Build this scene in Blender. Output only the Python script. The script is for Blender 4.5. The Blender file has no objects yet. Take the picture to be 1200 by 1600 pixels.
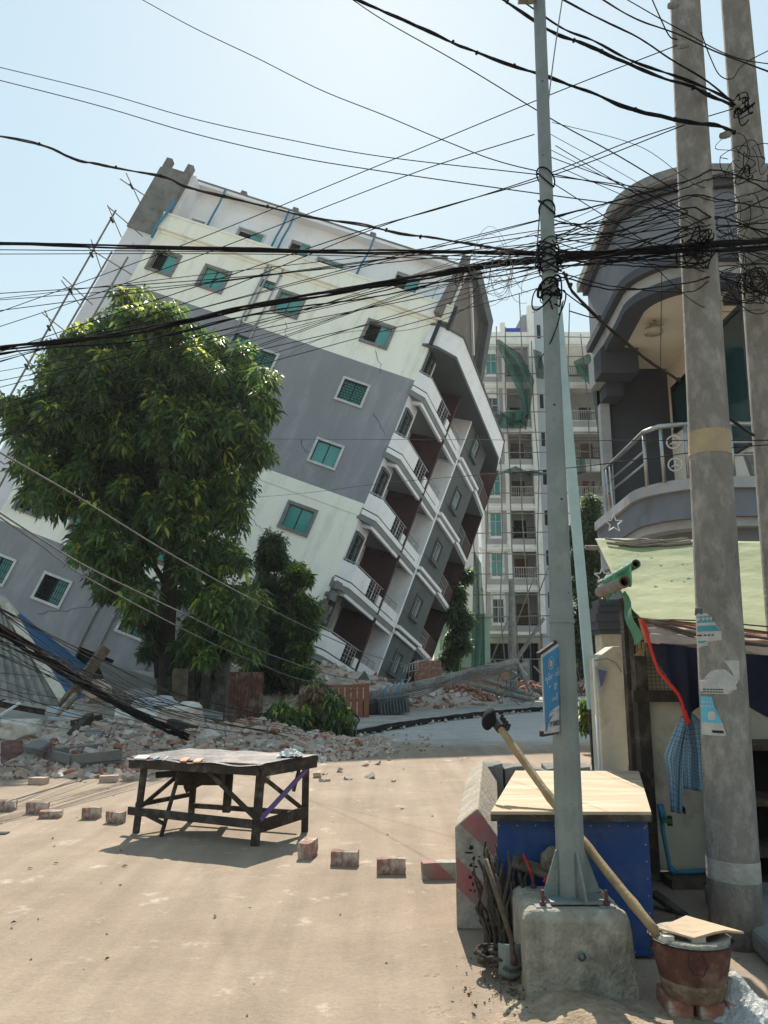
import bpy, math, random
import numpy as np
from mathutils import Vector, Matrix
random.seed(7); RS = np.random.RandomState(7)
R = math.radians
S = bpy.context.scene; COL = S.collection

AIR, DUS, OZ, GAM, SKS, SAT, SUNE, EXPO = 2.0, 0.5, 4.5, 0.20, 0.15, 2.1, 2.0, 2.05
# ---------------------------------------------------------------- camera, world, sun, exposure
TH = math.atan(0.2); CT, ST = math.cos(TH), math.sin(TH); FP = 1200.0; EYE = 1.6
cd = bpy.data.cameras.new('camera'); cam = bpy.data.objects.new('camera', cd); COL.objects.link(cam)
cam.location = (0, 0, EYE); cam.rotation_euler = (R(90) + TH, 0, 0)
cd.sensor_fit = 'VERTICAL'; cd.sensor_height = 24; cd.lens = 18; cd.clip_start = 0.05; cd.clip_end = 3000
S.camera = cam
SUN_EL, SUN_AZ = R(46.3), R(-1.0)            # azimuth measured from +Y towards +X
w = bpy.data.worlds.new('World'); S.world = w; w.use_nodes = True
nt = w.node_tree; bg = nt.nodes['Background']
sky = nt.nodes.new('ShaderNodeTexSky'); sky.sky_type = 'NISHITA'; sky.sun_disc = False
sky.sun_elevation = SUN_EL; sky.sun_rotation = SUN_AZ; sky.air_density = AIR; sky.dust_density = DUS; sky.ozone_density = OZ
hs = nt.nodes.new('ShaderNodeHueSaturation'); hs.inputs['Saturation'].default_value = SAT
gm = nt.nodes.new('ShaderNodeGamma'); gm.inputs[1].default_value = GAM
nt.links.new(sky.outputs[0], gm.inputs[0]); nt.links.new(gm.outputs[0], hs.inputs['Color']); tn = nt.nodes.new('ShaderNodeMixRGB'); tn.blend_type = 'MULTIPLY'; tn.inputs[0].default_value = 1; tn.inputs[2].default_value = (.95, 1.025, 1.01, 1); nt.links.new(hs.outputs[0], tn.inputs[1]); nt.links.new(tn.outputs[0], bg.inputs[0]); bg.inputs[1].default_value = SKS
sl = bpy.data.lights.new('sun', 'SUN'); sl.energy = SUNE; sl.angle = R(0.5); sl.color = (1.0, 0.93, 0.82)
so = bpy.data.objects.new('sun', sl); COL.objects.link(so)
sd = Vector((math.sin(SUN_AZ) * math.cos(SUN_EL), math.cos(SUN_AZ) * math.cos(SUN_EL), math.sin(SUN_EL)))
so.rotation_euler = sd.to_track_quat('Z', 'Y').to_euler(); so.location = (0, 0, 60)
S.view_settings.view_transform = 'Standard'; S.view_settings.look = 'None'; S.view_settings.gamma = 1
S.view_settings.exposure = EXPO
S.cycles.max_bounces = 8; S.cycles.transparent_max_bounces = 16

# ---------------------------------------------------------------- helpers
def ray(px, py):
    a, b = (px - 600) / FP, (800 - py) / FP
    return Vector((a, CT - b * ST, ST + b * CT))
def at(px, py, Y):
    r = ray(px, py); return r * (Y / r.y) + Vector((0, 0, EYE))
def gr(px, py, z=0.0):
    r = ray(px, py); return r * ((z - EYE) / r.z) + Vector((0, 0, EYE))
def tag(o, label=None, cat=None, group=None, kind=None):
    if label: o['label'] = label
    if cat: o['category'] = cat
    if group: o['group'] = group
    if kind: o['kind'] = kind
    return o
def empty(name, label, cat, loc=(0, 0, 0), group=None, mat=None):
    o = bpy.data.objects.new(name, None); COL.objects.link(o); o.empty_display_size = 0.1
    if mat is not None: o.matrix_world = mat
    else: o.location = loc
    return tag(o, label, cat, group)
def copy_tree(o, parent=None):
    c = o.copy(); COL.objects.link(c); c.parent = parent
    for ch in list(o.children): copy_tree(ch, c)
    return c

class MB:
    def __init__(s): s.v = []; s.f = []; s.m = []; s.mi = 0
    def add(s, vs, fs):
        n = len(s.v); s.v += [tuple(p) for p in vs]
        for f in fs: s.f.append([n + i for i in f]); s.m.append(s.mi)
        return s
    def hexa(s, p):      # 8 points: bottom 0-3 ccw, top 4-7
        return s.add(p, [(3, 2, 1, 0), (4, 5, 6, 7), (0, 1, 5, 4), (1, 2, 6, 5), (2, 3, 7, 6), (3, 0, 4, 7)])
    def box(s, x0, x1, y0, y1, z0, z1, M=None):
        p = [Vector(q) for q in ((x0, y0, z0), (x1, y0, z0), (x1, y1, z0), (x0, y1, z0), (x0, y0, z1), (x1, y0, z1), (x1, y1, z1), (x0, y1, z1))]
        if M is not None: p = [M @ q for q in p]
        return s.hexa(p)
    def prism(s, poly, ext):     # polygon (3d points) swept by vector
        n = len(poly); e = Vector(ext); a = [Vector(q) for q in poly]; b = [q + e for q in a]
        fs = [list(range(n))[::-1], list(range(n, 2 * n))] + [(i, (i + 1) % n, n + (i + 1) % n, n + i) for i in range(n)]
        return s.add(a + b, fs)
    def vprism(s, poly, z0, z1): return s.prism([(x, y, z0) for x, y in poly], (0, 0, z1 - z0))
    def bar(s, a, b, w, h=None, up=(0, 0, 1)):
        a = Vector(a); b = Vector(b); h = h or w; d = (b - a).normalized(); u = Vector(up)
        if abs(d.dot(u)) > 0.98: u = Vector((0, 1, 0))
        x = d.cross(u).normalized(); y = x.cross(d).normalized(); x *= w / 2; y *= h / 2
        return s.hexa([a - x - y, a + x - y, a + x + y, a - x + y, b - x - y, b + x - y, b + x + y, b - x + y])
    def tube(s, pts, r, n=6, cap=True):
        pts = [Vector(p) for p in pts]; k = len(pts); rr = r if isinstance(r, (list, tuple)) else [r] * k
        up = Vector((0, 0, 1)); base = len(s.v); prev = None
        for i, p in enumerate(pts):
            d = (pts[min(i + 1, k - 1)] - pts[max(i - 1, 0)])
            d = d.normalized() if d.length > 1e-9 else Vector((0, 0, 1))
            if prev is None:
                x = d.cross(up)
                if x.length < 0.05: x = d.cross(Vector((0, 1, 0)))
            else: x = prev - d * prev.dot(d)
            x.normalize(); prev = x; y = d.cross(x)
            for j in range(n):
                t = 2 * math.pi * j / n; s.v.append(tuple(p + (x * math.cos(t) + y * math.sin(t)) * rr[i]))
        for i in range(k - 1):
            for j in range(n):
                a = base + i * n + j; b = base + i * n + (j + 1) % n
                s.f.append([a, b, b + n, a + n]); s.m.append(s.mi)
        if cap:
            s.f.append([base + j for j in range(n)][::-1]); s.m.append(s.mi)
            s.f.append([base + (k - 1) * n + j for j in range(n)]); s.m.append(s.mi)
        return s
    def lathe(s, prof, c=(0, 0, 0), n=24):    # prof: (r,z)
        base = len(s.v); k = len(prof)
        for r, z in prof:
            for j in range(n):
                t = 2 * math.pi * j / n; s.v.append((c[0] + r * math.cos(t), c[1] + r * math.sin(t), c[2] + z))
        for i in range(k - 1):
            for j in range(n):
                a = base + i * n + j; b = base + i * n + (j + 1) % n
                s.f.append([a, b, b + n, a + n]); s.m.append(s.mi)
        return s
    def grid(s, fn, nu, nv):
        base = len(s.v)
        for i in range(nu + 1):
            for j in range(nv + 1): s.v.append(tuple(fn(i / nu, j / nv)))
        for i in range(nu):
            for j in range(nv):
                a = base + i * (nv + 1) + j; s.f.append([a, a + 1, a + nv + 2, a + nv + 1]); s.m.append(s.mi)
        return s
    def build(s, name, mats, parent=None, smooth=False, M=None):
        me = bpy.data.meshes.new(name)
        v = s.v if M is None else [tuple(M @ Vector(p)) for p in s.v]
        me.from_pydata(v, [], s.f)
        for m in (mats if isinstance(mats, (list, tuple)) else [mats]): me.materials.append(m)
        me.polygons.foreach_set('material_index', s.m)
        if smooth: me.polygons.foreach_set('use_smooth', [True] * len(s.f))
        me.update(); o = bpy.data.objects.new(name, me); COL.objects.link(o)
        if parent is not None: o.parent = parent
        return o
def bev(o, w=0.01, seg=2):
    m = o.modifiers.new('b', 'BEVEL'); m.width = w; m.segments = seg; m.limit_method = 'ANGLE'; return o
def rot_at(p, e): return Matrix.Translation(Vector(p)) @ __import__('mathutils').Euler(e).to_matrix().to_4x4()

# ---------------------------------------------------------------- materials
def mat(name, c, rough=0.8, c2=None, scale=3.0, amt=0.5, bump=0.0, bscale=30.0, metal=0.0, spec=0.3, alpha=None, emit=None, grime=None, gscale=0.8, coord='Object', detail=6, stretch=None):
    m = bpy.data.materials.new(name); m.use_nodes = True; n = m.node_tree.nodes; l = m.node_tree.links
    b = n['Principled BSDF']; b.inputs['Roughness'].default_value = rough; b.inputs['Metallic'].default_value = metal
    b.inputs['Specular IOR Level'].default_value = spec
    tc = n.new('ShaderNodeTexCoord'); src = tc.outputs[coord]
    if stretch:
        mp = n.new('ShaderNodeMapping'); mp.inputs['Scale'].default_value = stretch; l.new(src, mp.inputs[0]); src = mp.outputs[0]
    if c2 is None: c2 = tuple(x * 0.72 for x in c)
    nz = n.new('ShaderNodeTexNoise'); nz.inputs['Scale'].default_value = scale; nz.inputs['Detail'].default_value = detail; nz.inputs['Roughness'].default_value = 0.65
    l.new(src, nz.inputs['Vector'])
    cr = n.new('ShaderNodeValToRGB'); cr.color_ramp.elements[0].position = 0.5 - 0.22 * (1.1 - amt) ; cr.color_ramp.elements[1].position = 0.5 + 0.22
    cr.color_ramp.elements[0].color = (*c2, 1); cr.color_ramp.elements[1].color = (*c, 1)
    l.new(nz.outputs[0], cr.inputs[0]); out = cr.outputs[0]
    if grime:
        g = n.new('ShaderNodeTexNoise'); g.inputs['Scale'].default_value = gscale; g.inputs['Detail'].default_value = 9; g.inputs['Roughness'].default_value = 0.72
        l.new(src, g.inputs['Vector'])
        gr_ = n.new('ShaderNodeValToRGB'); gr_.color_ramp.elements[0].position = 0.50; gr_.color_ramp.elements[1].position = 0.68
        l.new(g.outputs[0], gr_.inputs[0])
        mx = n.new('ShaderNodeMixRGB'); mx.inputs[2].default_value = (*grime, 1); l.new(gr_.outputs[0], mx.inputs[0]); l.new(out, mx.inputs[1]); out = mx.outputs[0]
    l.new(out, b.inputs['Base Color'])
    if bump:
        bn = n.new('ShaderNodeTexNoise'); bn.inputs['Scale'].default_value = bscale; bn.inputs['Detail'].default_value = 5; l.new(src, bn.inputs['Vector'])
        bp = n.new('ShaderNodeBump'); bp.inputs['Strength'].default_value = bump; bp.inputs['Distance'].default_value = 0.02
        l.new(bn.outputs[0], bp.inputs['Height']); l.new(bp.outputs[0], b.inputs['Normal'])
    if alpha is not None:
        b.inputs['Alpha'].default_value = alpha
    if emit: b.inputs['Emission Color'].default_value = (*emit, 1); b.inputs['Emission Strength'].default_value = 1
    return m
MT = {}
MT['cream'] = mat('cream_paint', (.90, .90, .80), .85, (.86, .86, .76), 0.5, .6, .15, 18, grime=(.70, .69, .60), gscale=1.3, stretch=(1, 1, .22))
MT['grey_paint'] = mat('grey_paint', (.27, .275, .30), .85, (.23, .235, .255), 0.5, .6, .15, 18, grime=(.33, .33, .345), gscale=1.2, stretch=(1, 1, .25))
MT['white_paint'] = mat('white_paint', (.86, .86, .88), .8, (.80, .80, .82), 0.8, .6, .08, 20, grime=(.70, .70, .70), gscale=1.1)
MT['lilac'] = mat('lilac_white_paint', (.74, .74, .78), .8, (.66, .66, .70), 0.7, .6, .08, 20)
MT['dgrey'] = mat('dark_grey_paint', (.115, .125, .125), .8, (.09, .10, .10), 0.9, .6, .1, 20)
MT['mgrey'] = mat('mid_grey_paint', (.22, .24, .24), .8, (.18, .20, .20), 0.9, .6, .1, 20)
MT['maroon'] = mat('maroon_paint', (.075, .036, .034), .75, (.055, .027, .026), 1.0, .6, .05, 20)
MT['rawconc'] = mat('raw_concrete', (.23, .225, .21), .95, (.15, .148, .14), 1.3, .6, .4, 14, grime=(.10, .098, .09), gscale=1.2)
MT['black'] = mat('black_trim', (.02, .022, .025), .6, spec=.3)
MT['teal'] = mat('teal_glass', (.07, .30, .27), .12, (.06, .26, .235), .6, .5, spec=.6)
MT['dglass'] = mat('dark_glass', (.02, .06, .06), .08, spec=.6)
MT['dark'] = mat('dark_room', (.012, .012, .014), .9)  # near-black stands in for darkness in rooms, openings and under the balcony
MT['iron'] = mat('dark_iron', (.03, .032, .034), .5, metal=.6)
MT['steel'] = mat('steel_rail', (.42, .42, .42), .35, (.30, .30, .30), 6, metal=.85)
MT['alum'] = mat('white_frame', (.62, .63, .62), .6)
MT['stone'] = mat('grey_frame_stone', (.27, .27, .26), .9, (.16, .16, .155), 9, .6, .3, 40)
MT['wood'] = mat('weathered_wood', (.17, .125, .085), .9, (.075, .055, .04), 6, .6, .5, 30, stretch=(1, 1, 1))
MT['dwood'] = mat('dark_wet_wood', (.055, .043, .035), .85, (.03, .024, .02), 9, .6, .5, 40, grime=(.13, .11, .09), gscale=5)
MT['bamboo'] = mat('bamboo', (.34, .24, .12), .6, (.22, .15, .075), 9, .6, .2, 40)
MT['oldbamboo'] = mat('grey_bamboo_poles', (.28, .245, .20), .8, (.16, .14, .115), 5, .6, .2, 40)
MT['brown'] = mat('brown_door', (.17, .075, .04), .7, (.11, .05, .03), 3)
MT['bluepipe'] = mat('blue_pvc', (.05, .24, .40), .45, (.04, .19, .32), 2)
MT['cable'] = mat('black_cable_rubber', (.012, .012, .014), .85, spec=.08)
MT['cable2'] = mat('sun_faded_cable', (.05, .045, .04), .9, (.025, .022, .02), 12, spec=.08)
MT['cable3'] = mat('pale_grey_cable', (.20, .195, .185), .9, (.12, .115, .11), 3, spec=.1)
MT['polec'] = mat('pole_concrete', (.33, .31, .285), .95, (.19, .18, .165), 11, .9, .6, 60, grime=(.13, .12, .105), gscale=4.5, stretch=(1, 1, .55))
MT['galv'] = mat('galvanised_steel', (.25, .28, .275), .55, (.17, .20, .195), 7, .7, .25, 60, metal=.3, grime=(.12, .135, .13), gscale=3.5)
MT['block'] = mat('footing_concrete', (.40, .37, .30), .95, (.24, .22, .175), 9, .8, .9, 50, grime=(.07, .065, .055), gscale=3.1, stretch=(1, 1, .8))
MT['blueb'] = mat('blue_sheet', (.008, .048, .18), .6, (.006, .035, .135), 2.5, .5, .15, 12, grime=(.035, .06, .15), gscale=4)
MT['ply'] = mat('plywood_top', (.52, .40, .27), .85, (.38, .28, .185), 2.2, .6, .2, 30, stretch=(.6, 5, 1), grime=(.60, .50, .38), gscale=1.5)
MT['roadbrick'] = mat('scuffed_brick', (.50, .42, .36), .95, (.27, .15, .115), 15, .8, .8, 60, grime=(.55, .51, .46), gscale=12)
MT['brick'] = mat('dusty_brick', (.58, .47, .39), .95, (.42, .31, .25), 9, .6, .7, 50, grime=(.43, .29, .235), gscale=5)
MT['redbrick'] = mat('red_brick', (.36, .17, .11), .95, (.24, .10, .07), 8, .6, .7, 50, grime=(.50, .42, .35), gscale=7)
MT['rubble'] = mat('rubble_dust', (.53, .45, .375), .97, (.33, .27, .22), 5, .6, 1.0, 22, grime=(.20, .165, .14), gscale=2.5)
MT['plaster'] = mat('white_plaster_chunk', (.62, .58, .52), .95, (.42, .37, .32), 5, .6, .9, 18)
MT['beige'] = mat('beige_board', (.56, .52, .43), .9, (.44, .41, .33), 1.6, .6, .15, 20, grime=(.27, .23, .18), gscale=1.9)
MT['shopwall'] = mat('cream_wall', (.80, .74, .62), .85, (.73, .67, .55), 1.2, .6, .1, 20)  # plain cream colour of the corner house wall and soffit
MT['navy'] = mat('navy_tarp', (.005, .007, .026), .75, (.003, .004, .016), 4, .6, .3, 12)
MT['red'] = mat('red_cloth', (.50, .02, .015), .7, (.36, .015, .012), 10, .5)
MT['cgrey'] = mat('blue_grey_render', (.185, .20, .235), .85, (.15, .165, .195), .8, .6, .1, 15, grime=(.11, .115, .13), gscale=.9)
MT['tgrey'] = mat('pale_grey_trim', (.40, .41, .42), .85, (.30, .31, .32), 1.5, .6, .15, 20, grime=(.22, .22, .22), gscale=1.2)
MT['charc'] = mat('charcoal_render', (.075, .08, .095), .85, (.06, .065, .08), 1.0, .6, .1, 15)
MT['white'] = mat('plain_white', (.7, .7, .68), .7)
MT['rust'] = mat('rusty_metal', (.16, .06, .045), .75, (.07, .03, .025), 6, .6, .4, 30, grime=(.20, .17, .12), gscale=3)
MT['ash'] = mat('white_ash', (.50, .50, .48), .98, (.34, .34, .33), 12, .6, 1.0, 35)
MT['net'] = mat('green_net', (.012, .13, .09), .8, (.008, .09, .06), 3, .6, alpha=.8)
MT['bluesheet'] = mat('blue_corrugated', (.055, .20, .42), .5, (.035, .13, .28), 2, .6, grime=(.05, .09, .14), gscale=2)
MT['cabin'] = mat('transformer_grey', (.12, .15, .155), .6, (.075, .09, .095), 4)
MT['orange'] = mat('orange_slats', (.30, .115, .06), .7, (.21, .08, .045), 2)
MT['greenwall'] = mat('pale_green_wall', (.32, .44, .34), .9, (.22, .32, .25), .8)
MT['ochre'] = mat('ochre_wall', (.33, .24, .15), .95, (.22, .15, .09), 1.2)
MT['purple'] = mat('purple_cloth', (.16, .12, .32), .8)
MT['greencl'] = mat('green_plastic', (.03, .22, .09), .6, (.02, .14, .06), 4)

# ---------------------------------------------------------------- ground
def ground_mat(name, shade=1.0):
    m = bpy.data.materials.new(name); m.use_nodes = True; n = m.node_tree.nodes; l = m.node_tree.links
    b = n['Principled BSDF']; b.inputs['Roughness'].default_value = .93; b.inputs['Specular IOR Level'].default_value = .2
    tc = n.new('ShaderNodeTexCoord')
    def noise(sc, det=8, ro=.65, st=None):
        x = n.new('ShaderNodeTexNoise'); x.inputs['Scale'].default_value = sc; x.inputs['Detail'].default_value = det; x.inputs['Roughness'].default_value = ro
        if st:
            mp = n.new('ShaderNodeMapping'); mp.inputs['Scale'].default_value = st; l.new(tc.outputs['Object'], mp.inputs[0]); l.new(mp.outputs[0], x.inputs['Vector'])
        else: l.new(tc.outputs['Object'], x.inputs['Vector'])
        return x.outputs[0]
    def ramp(src, a, bb, ca=(0, 0, 0), cb=(1, 1, 1)):
        r = n.new('ShaderNodeValToRGB'); r.color_ramp.elements[0].position = a; r.color_ramp.elements[1].position = bb
        r.color_ramp.elements[0].color = (*ca, 1); r.color_ramp.elements[1].color = (*cb, 1); l.new(src, r.inputs[0]); return r.outputs[0]
    def mix(f, a, c, bt='MIX', fac=None):
        x = n.new('ShaderNodeMixRGB'); x.blend_type = bt
        if fac is not None: x.inputs[0].default_value = fac
        else: l.new(f, x.inputs[0])
        l.new(a, x.inputs[1])
        if isinstance(c, tuple): x.inputs[2].default_value = (*c, 1)
        else: l.new(c, x.inputs[2])
        return x.outputs[0]
    base = ramp(noise(.9), .35, .68, (.275, .212, .158), (.36, .285, .215))
    c = mix(ramp(noise(2.3, 9, .7), .60, .72), base, (.56, .49, .40))
    c = mix(ramp(noise(.55, 9, .75, (1, 1.6, 1)), .57, .66), c, (.30, .25, .195))
    c = mix(ramp(noise(1.1, 9, .78, (1.0, 1.9, 1)), .60, .69), c, (.43, .375, .31))
    c = mix(ramp(noise(4, 9, .75, (1.0, 2.6, 1)), .64, .72), c, (.48, .43, .37))
    c = mix(ramp(noise(3.1, 6, .6, (1.7, .8, 1)), .66, .78), c, (.24, .19, .14))
    c = mix(None, c, ramp(noise(1.3, 5, .6, (3.2, .16, 1)), .36, .62, (.84, .83, .82), (1.06, 1.06, 1.06)), 'MULTIPLY', .8)
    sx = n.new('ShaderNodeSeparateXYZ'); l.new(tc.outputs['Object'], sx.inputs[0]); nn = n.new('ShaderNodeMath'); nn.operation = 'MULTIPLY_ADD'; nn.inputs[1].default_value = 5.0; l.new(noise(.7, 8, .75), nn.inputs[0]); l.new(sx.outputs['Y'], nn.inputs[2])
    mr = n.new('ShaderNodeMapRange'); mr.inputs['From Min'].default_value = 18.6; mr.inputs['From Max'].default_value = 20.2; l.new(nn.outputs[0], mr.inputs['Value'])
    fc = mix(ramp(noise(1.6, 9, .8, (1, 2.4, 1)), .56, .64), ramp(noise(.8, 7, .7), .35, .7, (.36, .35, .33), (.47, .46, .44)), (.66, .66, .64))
    c = mix(mr.outputs[0], c, fc)  # far grey concrete, its colour lifted paler where the road lies in shade
    c = mix(None, c, ramp(noise(150, 3, .8), .3, .7, (.62, .62, .62), (1.15, 1.15, 1.15)), 'MULTIPLY', .55)
    c = mix(None, c, ramp(noise(38, 4, .8), .3, .66, (.70, .68, .66), (1.1, 1.1, 1.1)), 'MULTIPLY', .5)
    l.new(c, b.inputs['Base Color'])
    bp = n.new('ShaderNodeBump'); bp.inputs['Strength'].default_value = .5; bp.inputs['Distance'].default_value = .012
    l.new(noise(70, 6, .75), bp.inputs['Height'])
    bp2 = n.new('ShaderNodeBump'); bp2.inputs['Strength'].default_value = .5; bp2.inputs['Distance'].default_value = .05
    l.new(noise(3, 8, .7), bp2.inputs['Height']); l.new(bp.outputs[0], bp2.inputs['Normal']); l.new(bp2.outputs[0], b.inputs['Normal'])
    return m
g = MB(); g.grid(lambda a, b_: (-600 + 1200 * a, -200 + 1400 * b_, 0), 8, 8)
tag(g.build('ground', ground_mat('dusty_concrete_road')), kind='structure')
MT['pave'] = mat('far_pavement', (.38, .36, .33), .95, (.26, .245, .225), 1.4, .6, .5, 30, grime=(.40, .37, .32), gscale=1.1)
# pavement behind the far kerb
kp = [gr(520, 1152), gr(600, 1137), gr(680, 1125), gr(760, 1116), gr(870, 1109), gr(950, 1107)]
g = MB(); g.vprism([(p.x, p.y) for p in kp] + [(30, 70), (-16, 70), (-14, 22)], 0.0, .09)
tag(g.build('pavement', MT['pave']), kind='structure')

# ---------------------------------------------------------------- collapsed leaning building
LB = Matrix(((.93556, -.00453, .35314, 2.645), (-.03579, .99356, .10755, 34.483), (-.35135, -.11326, .92937, 17.846), (0, 0, 0, 1)))  # local: x along the side wall, y into depth, z up the wall
PHI = R(20.5); Ex, Ey = math.sin(PHI), math.cos(PHI); Nx, Ny = math.cos(PHI), -math.sin(PHI)
def fr(s, p, v): return (s * Ex + p * Nx, s * Ey + p * Ny, v)
def fbox(mb, s0, s1, p0, p1, v0, v1):
    return mb.hexa([fr(s0, p1, v0), fr(s1, p1, v0), fr(s1, p0, v0), fr(s0, p0, v0), fr(s0, p1, v1), fr(s1, p1, v1), fr(s1, p0, v1), fr(s0, p0, v1)])
LBr = empty('apartment_building', 'collapsed cream and grey apartment block leaning steeply to the right behind the mango tree', 'building', mat=LB)
def lb(mb, name, m, smooth=False, parent=None): return mb.build(name, m, LBr if parent is None else parent, smooth)

def holed_wall(mb, u0, u1, v0, v1, holes, pt, depth, mfn=None, extra=()):
    """front face at pt(u,0,v); holes (a,b,c,d) get reveals of depth"""
    us = sorted({u0, u1, *[x for h in holes for x in h[:2]], *[e for e in extra if False]})
    vs = sorted({v0, v1, *[x for h in holes for x in h[2:]], *extra})
    us = [x for x in us if u0 <= x <= u1]; vs = [x for x in vs if v0 <= x <= v1]
    for i in range(len(us) - 1):
        for j in range(len(vs) - 1):
            cu, cv = (us[i] + us[i + 1]) / 2, (vs[j] + vs[j + 1]) / 2
            if any(h[0] < cu < h[1] and h[2] < cv < h[3] for h in holes): continue
            if mfn: mb.mi = mfn(cu, cv)
            mb.add([pt(us[i], 0, vs[j]), pt(us[i + 1], 0, vs[j]), pt(us[i + 1], 0, vs[j + 1]), pt(us[i], 0, vs[j + 1])], [(0, 1, 2, 3)])
    for a, b, c, d in holes:
        if mfn: mb.mi = mfn((a + b) / 2, (c + d) / 2)
        q = [(a, c), (b, c), (b, d), (a, d)]
        for i in range(4):
            (x0, z0), (x1, z1) = q[i], q[(i + 1) % 4]
            mb.add([pt(x0, 0, z0), pt(x1, 0, z1), pt(x1, depth, z1), pt(x0, depth, z0)], [(0, 1, 2, 3)])

WINS = []   # (uc, vc, w, h, style)   style: stone/white frame, grille, open side
UA, UB, UC, UD = -2.52, -7.15, -11.13, -13.83
rowv = lambda k: -1.69 - 3.3 * k
for k in range(6):
    for c, u in (('A', UA), ('B', UB), ('C', UC), ('D', UD)):
        if (c == 'A' and k >= 5): continue
        grey = k in (1, 2) or k >= 5
        WINS.append((u, rowv(k) + (-.08 if k >= 4 else 0), 1.16, 1.06, 'white' if grey else 'stone',
                     'lattice' if k == 1 else ('bars' if k == 5 else None), (c, k) in (('A', 0), ('D', 0), ('D', 4), ('C', 5))))
for k in range(5): WINS.append((-8.5, -1.04 - 3.24 * k, .6, .34, 'thin', None, False))
pt = lambda u, d, v: (u, d, v)
holes = [(u - a / 2, u + a / 2, v - h / 2, v + h / 2) for u, v, a, h, *_ in WINS] + [(-8.9, -7.3, -21.3, -20.0)]
def band(cu, cv): return 0 if (cv > -3.37 or -16.3 < cv < -9.9) else 1
mb = MB(); holed_wall(mb, -14.95, 0, -17.0, -.0, [h for h in holes if h[3] > -17.0 and h[2] > -17], pt, .22, band, (-3.37, -9.9, -16.3))
lb(mb, 'side_wall', [MT['cream'], MT['grey_paint']])
mb = MB(); mb.mi = 1; holed_wall(mb, -14.95, -4.2, -24.5, -17.0, [h for h in holes if h[2] < -17], pt, .22, lambda a, b: 1)
lb(mb, 'lower_side_wall', [MT['cream'], MT['grey_paint']])
# cornice, parapet and the thin band below the upper grey field
mb = MB(); mb.box(-14.95, .45, -.22, .15, -.02, .82); lb(mb, 'parapet', MT['cream'])
mb = MB(); mb.box(-14.97, .48, -.27, -.2, .80, .90); mb.box(-14.9, .1, -.06, .0, -.18, -.03); mb.box(-14.9, -.05, -.035, .0, -10.5, -9.92); lb(mb, 'cornice', MT['cream'])
mb = MB(); mb.box(.455, .62, -.30, .4, -.35, .92); mb.box(-.02, .16, -.30, .4, -1.45, -.1); lb(mb, 'trim', MT['black'])
# windows
def make_window(u, v, a, h, fs, gr_, op):
    fw = .14 if fs == 'stone' else (.11 if fs == 'white' else .05)
    m = {'stone': MT['stone'], 'white': MT['alum'], 'thin': MT['black']}[fs]
    mb = MB(); y0 = -.06 if fs != 'thin' else -.02
    A, H = a / 2, h / 2
    mb.box(u - A - fw, u + A + fw, y0, .03, v + H, v + H + fw); mb.box(u - A - fw, u + A + fw, y0 - .02, .03, v - H - fw, v - H)
    mb.box(u - A - fw, u - A, y0, .03, v - H, v + H); mb.box(u + A, u + A + fw, y0, .03, v - H, v + H)
    w_ = lb(mb, 'window', m)
    mb = MB(); t = .035
    mb.box(u - A, u + A, .06, .10, v + H - t, v + H); mb.box(u - A, u + A, .06, .10, v - H, v - H + t)
    mb.box(u - A, u - A + t, .06, .10, v - H + t, v + H - t); mb.box(u + A - t, u + A, .06, .10, v - H + t, v + H - t); mb.box(u - .02, u + .02, .055, .105, v - H + t, v + H - t)
    lb(mb, 'sash', MT['black'], parent=w_)
    mb = MB()
    if op: mb.add([(u - .0, .08, v - H), (u + A, .08, v - H), (u + A, .08, v + H), (u - .0, .08, v + H)], [(0, 1, 2, 3)])
    else: mb.add([(u - A, .08, v - H), (u + A, .08, v - H), (u + A, .08, v + H), (u - A, .08, v + H)], [(0, 1, 2, 3)])
    lb(mb, 'pane', MT['teal'], parent=w_)
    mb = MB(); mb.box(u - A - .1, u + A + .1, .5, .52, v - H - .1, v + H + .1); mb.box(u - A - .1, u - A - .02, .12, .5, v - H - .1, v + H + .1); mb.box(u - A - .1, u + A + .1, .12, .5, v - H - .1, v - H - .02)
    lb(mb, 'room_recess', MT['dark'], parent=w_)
    if gr_ == 'lattice':
        mb = MB()
        for i in range(9): z = v - H + h * i / 8; mb.box(u - A, u + A, -.02, .0, z - .014, z + .014)
        for j in range(8):
            for i in range(7):
                x = u - A + (i + (.5 if j % 2 else 0.12)) * a / 6.6; z = v - H + h * j / 8
                if x < u + A: mb.box(x - .014, x + .014, -.02, .0, z, z + h / 8)
        lb(mb, 'grille', MT['black'], parent=w_)
    elif gr_ == 'bars':
        mb = MB()
        for i in range(11): x = u - A + a * (i + .5) / 11; mb.box(x - .012, x + .012, -.03, -.01, v - H, v + H)
        for f in (.2, .5, .8): mb.box(u - A, u + A, -.035, -.005, v - H + h * f - .012, v - H + h * f + .012)
        lb(mb, 'grille', MT['iron'], parent=w_)
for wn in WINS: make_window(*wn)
# black panel standing in for the darkness behind the low wall opening
mb = MB(); mb.box(-9.2, -7.0, .5, .6, -21.6, -19.7); lb(mb, 'opening_darkness', MT['dark'])
# drain pipes
for u, t, b_ in ((-8.92, .0, -20.2), (-8.72, -.1, -3.3), (-8.12, .0, -20.4), (-5.9, -16.2, -20.5)):
    mb = MB(); mb.tube([(u, -.07, t), (u, -.07, b_)], .045, 8)
    for k in range(7):
        z = t - .4 - k * 3.0
        if z > b_: mb.box(u - .07, u + .07, -.13, .0, z, z + .07)
    lb(mb, 'drain_pipe', MT['grey_paint'] if t < -5 else MT['tgrey'], True)
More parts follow.
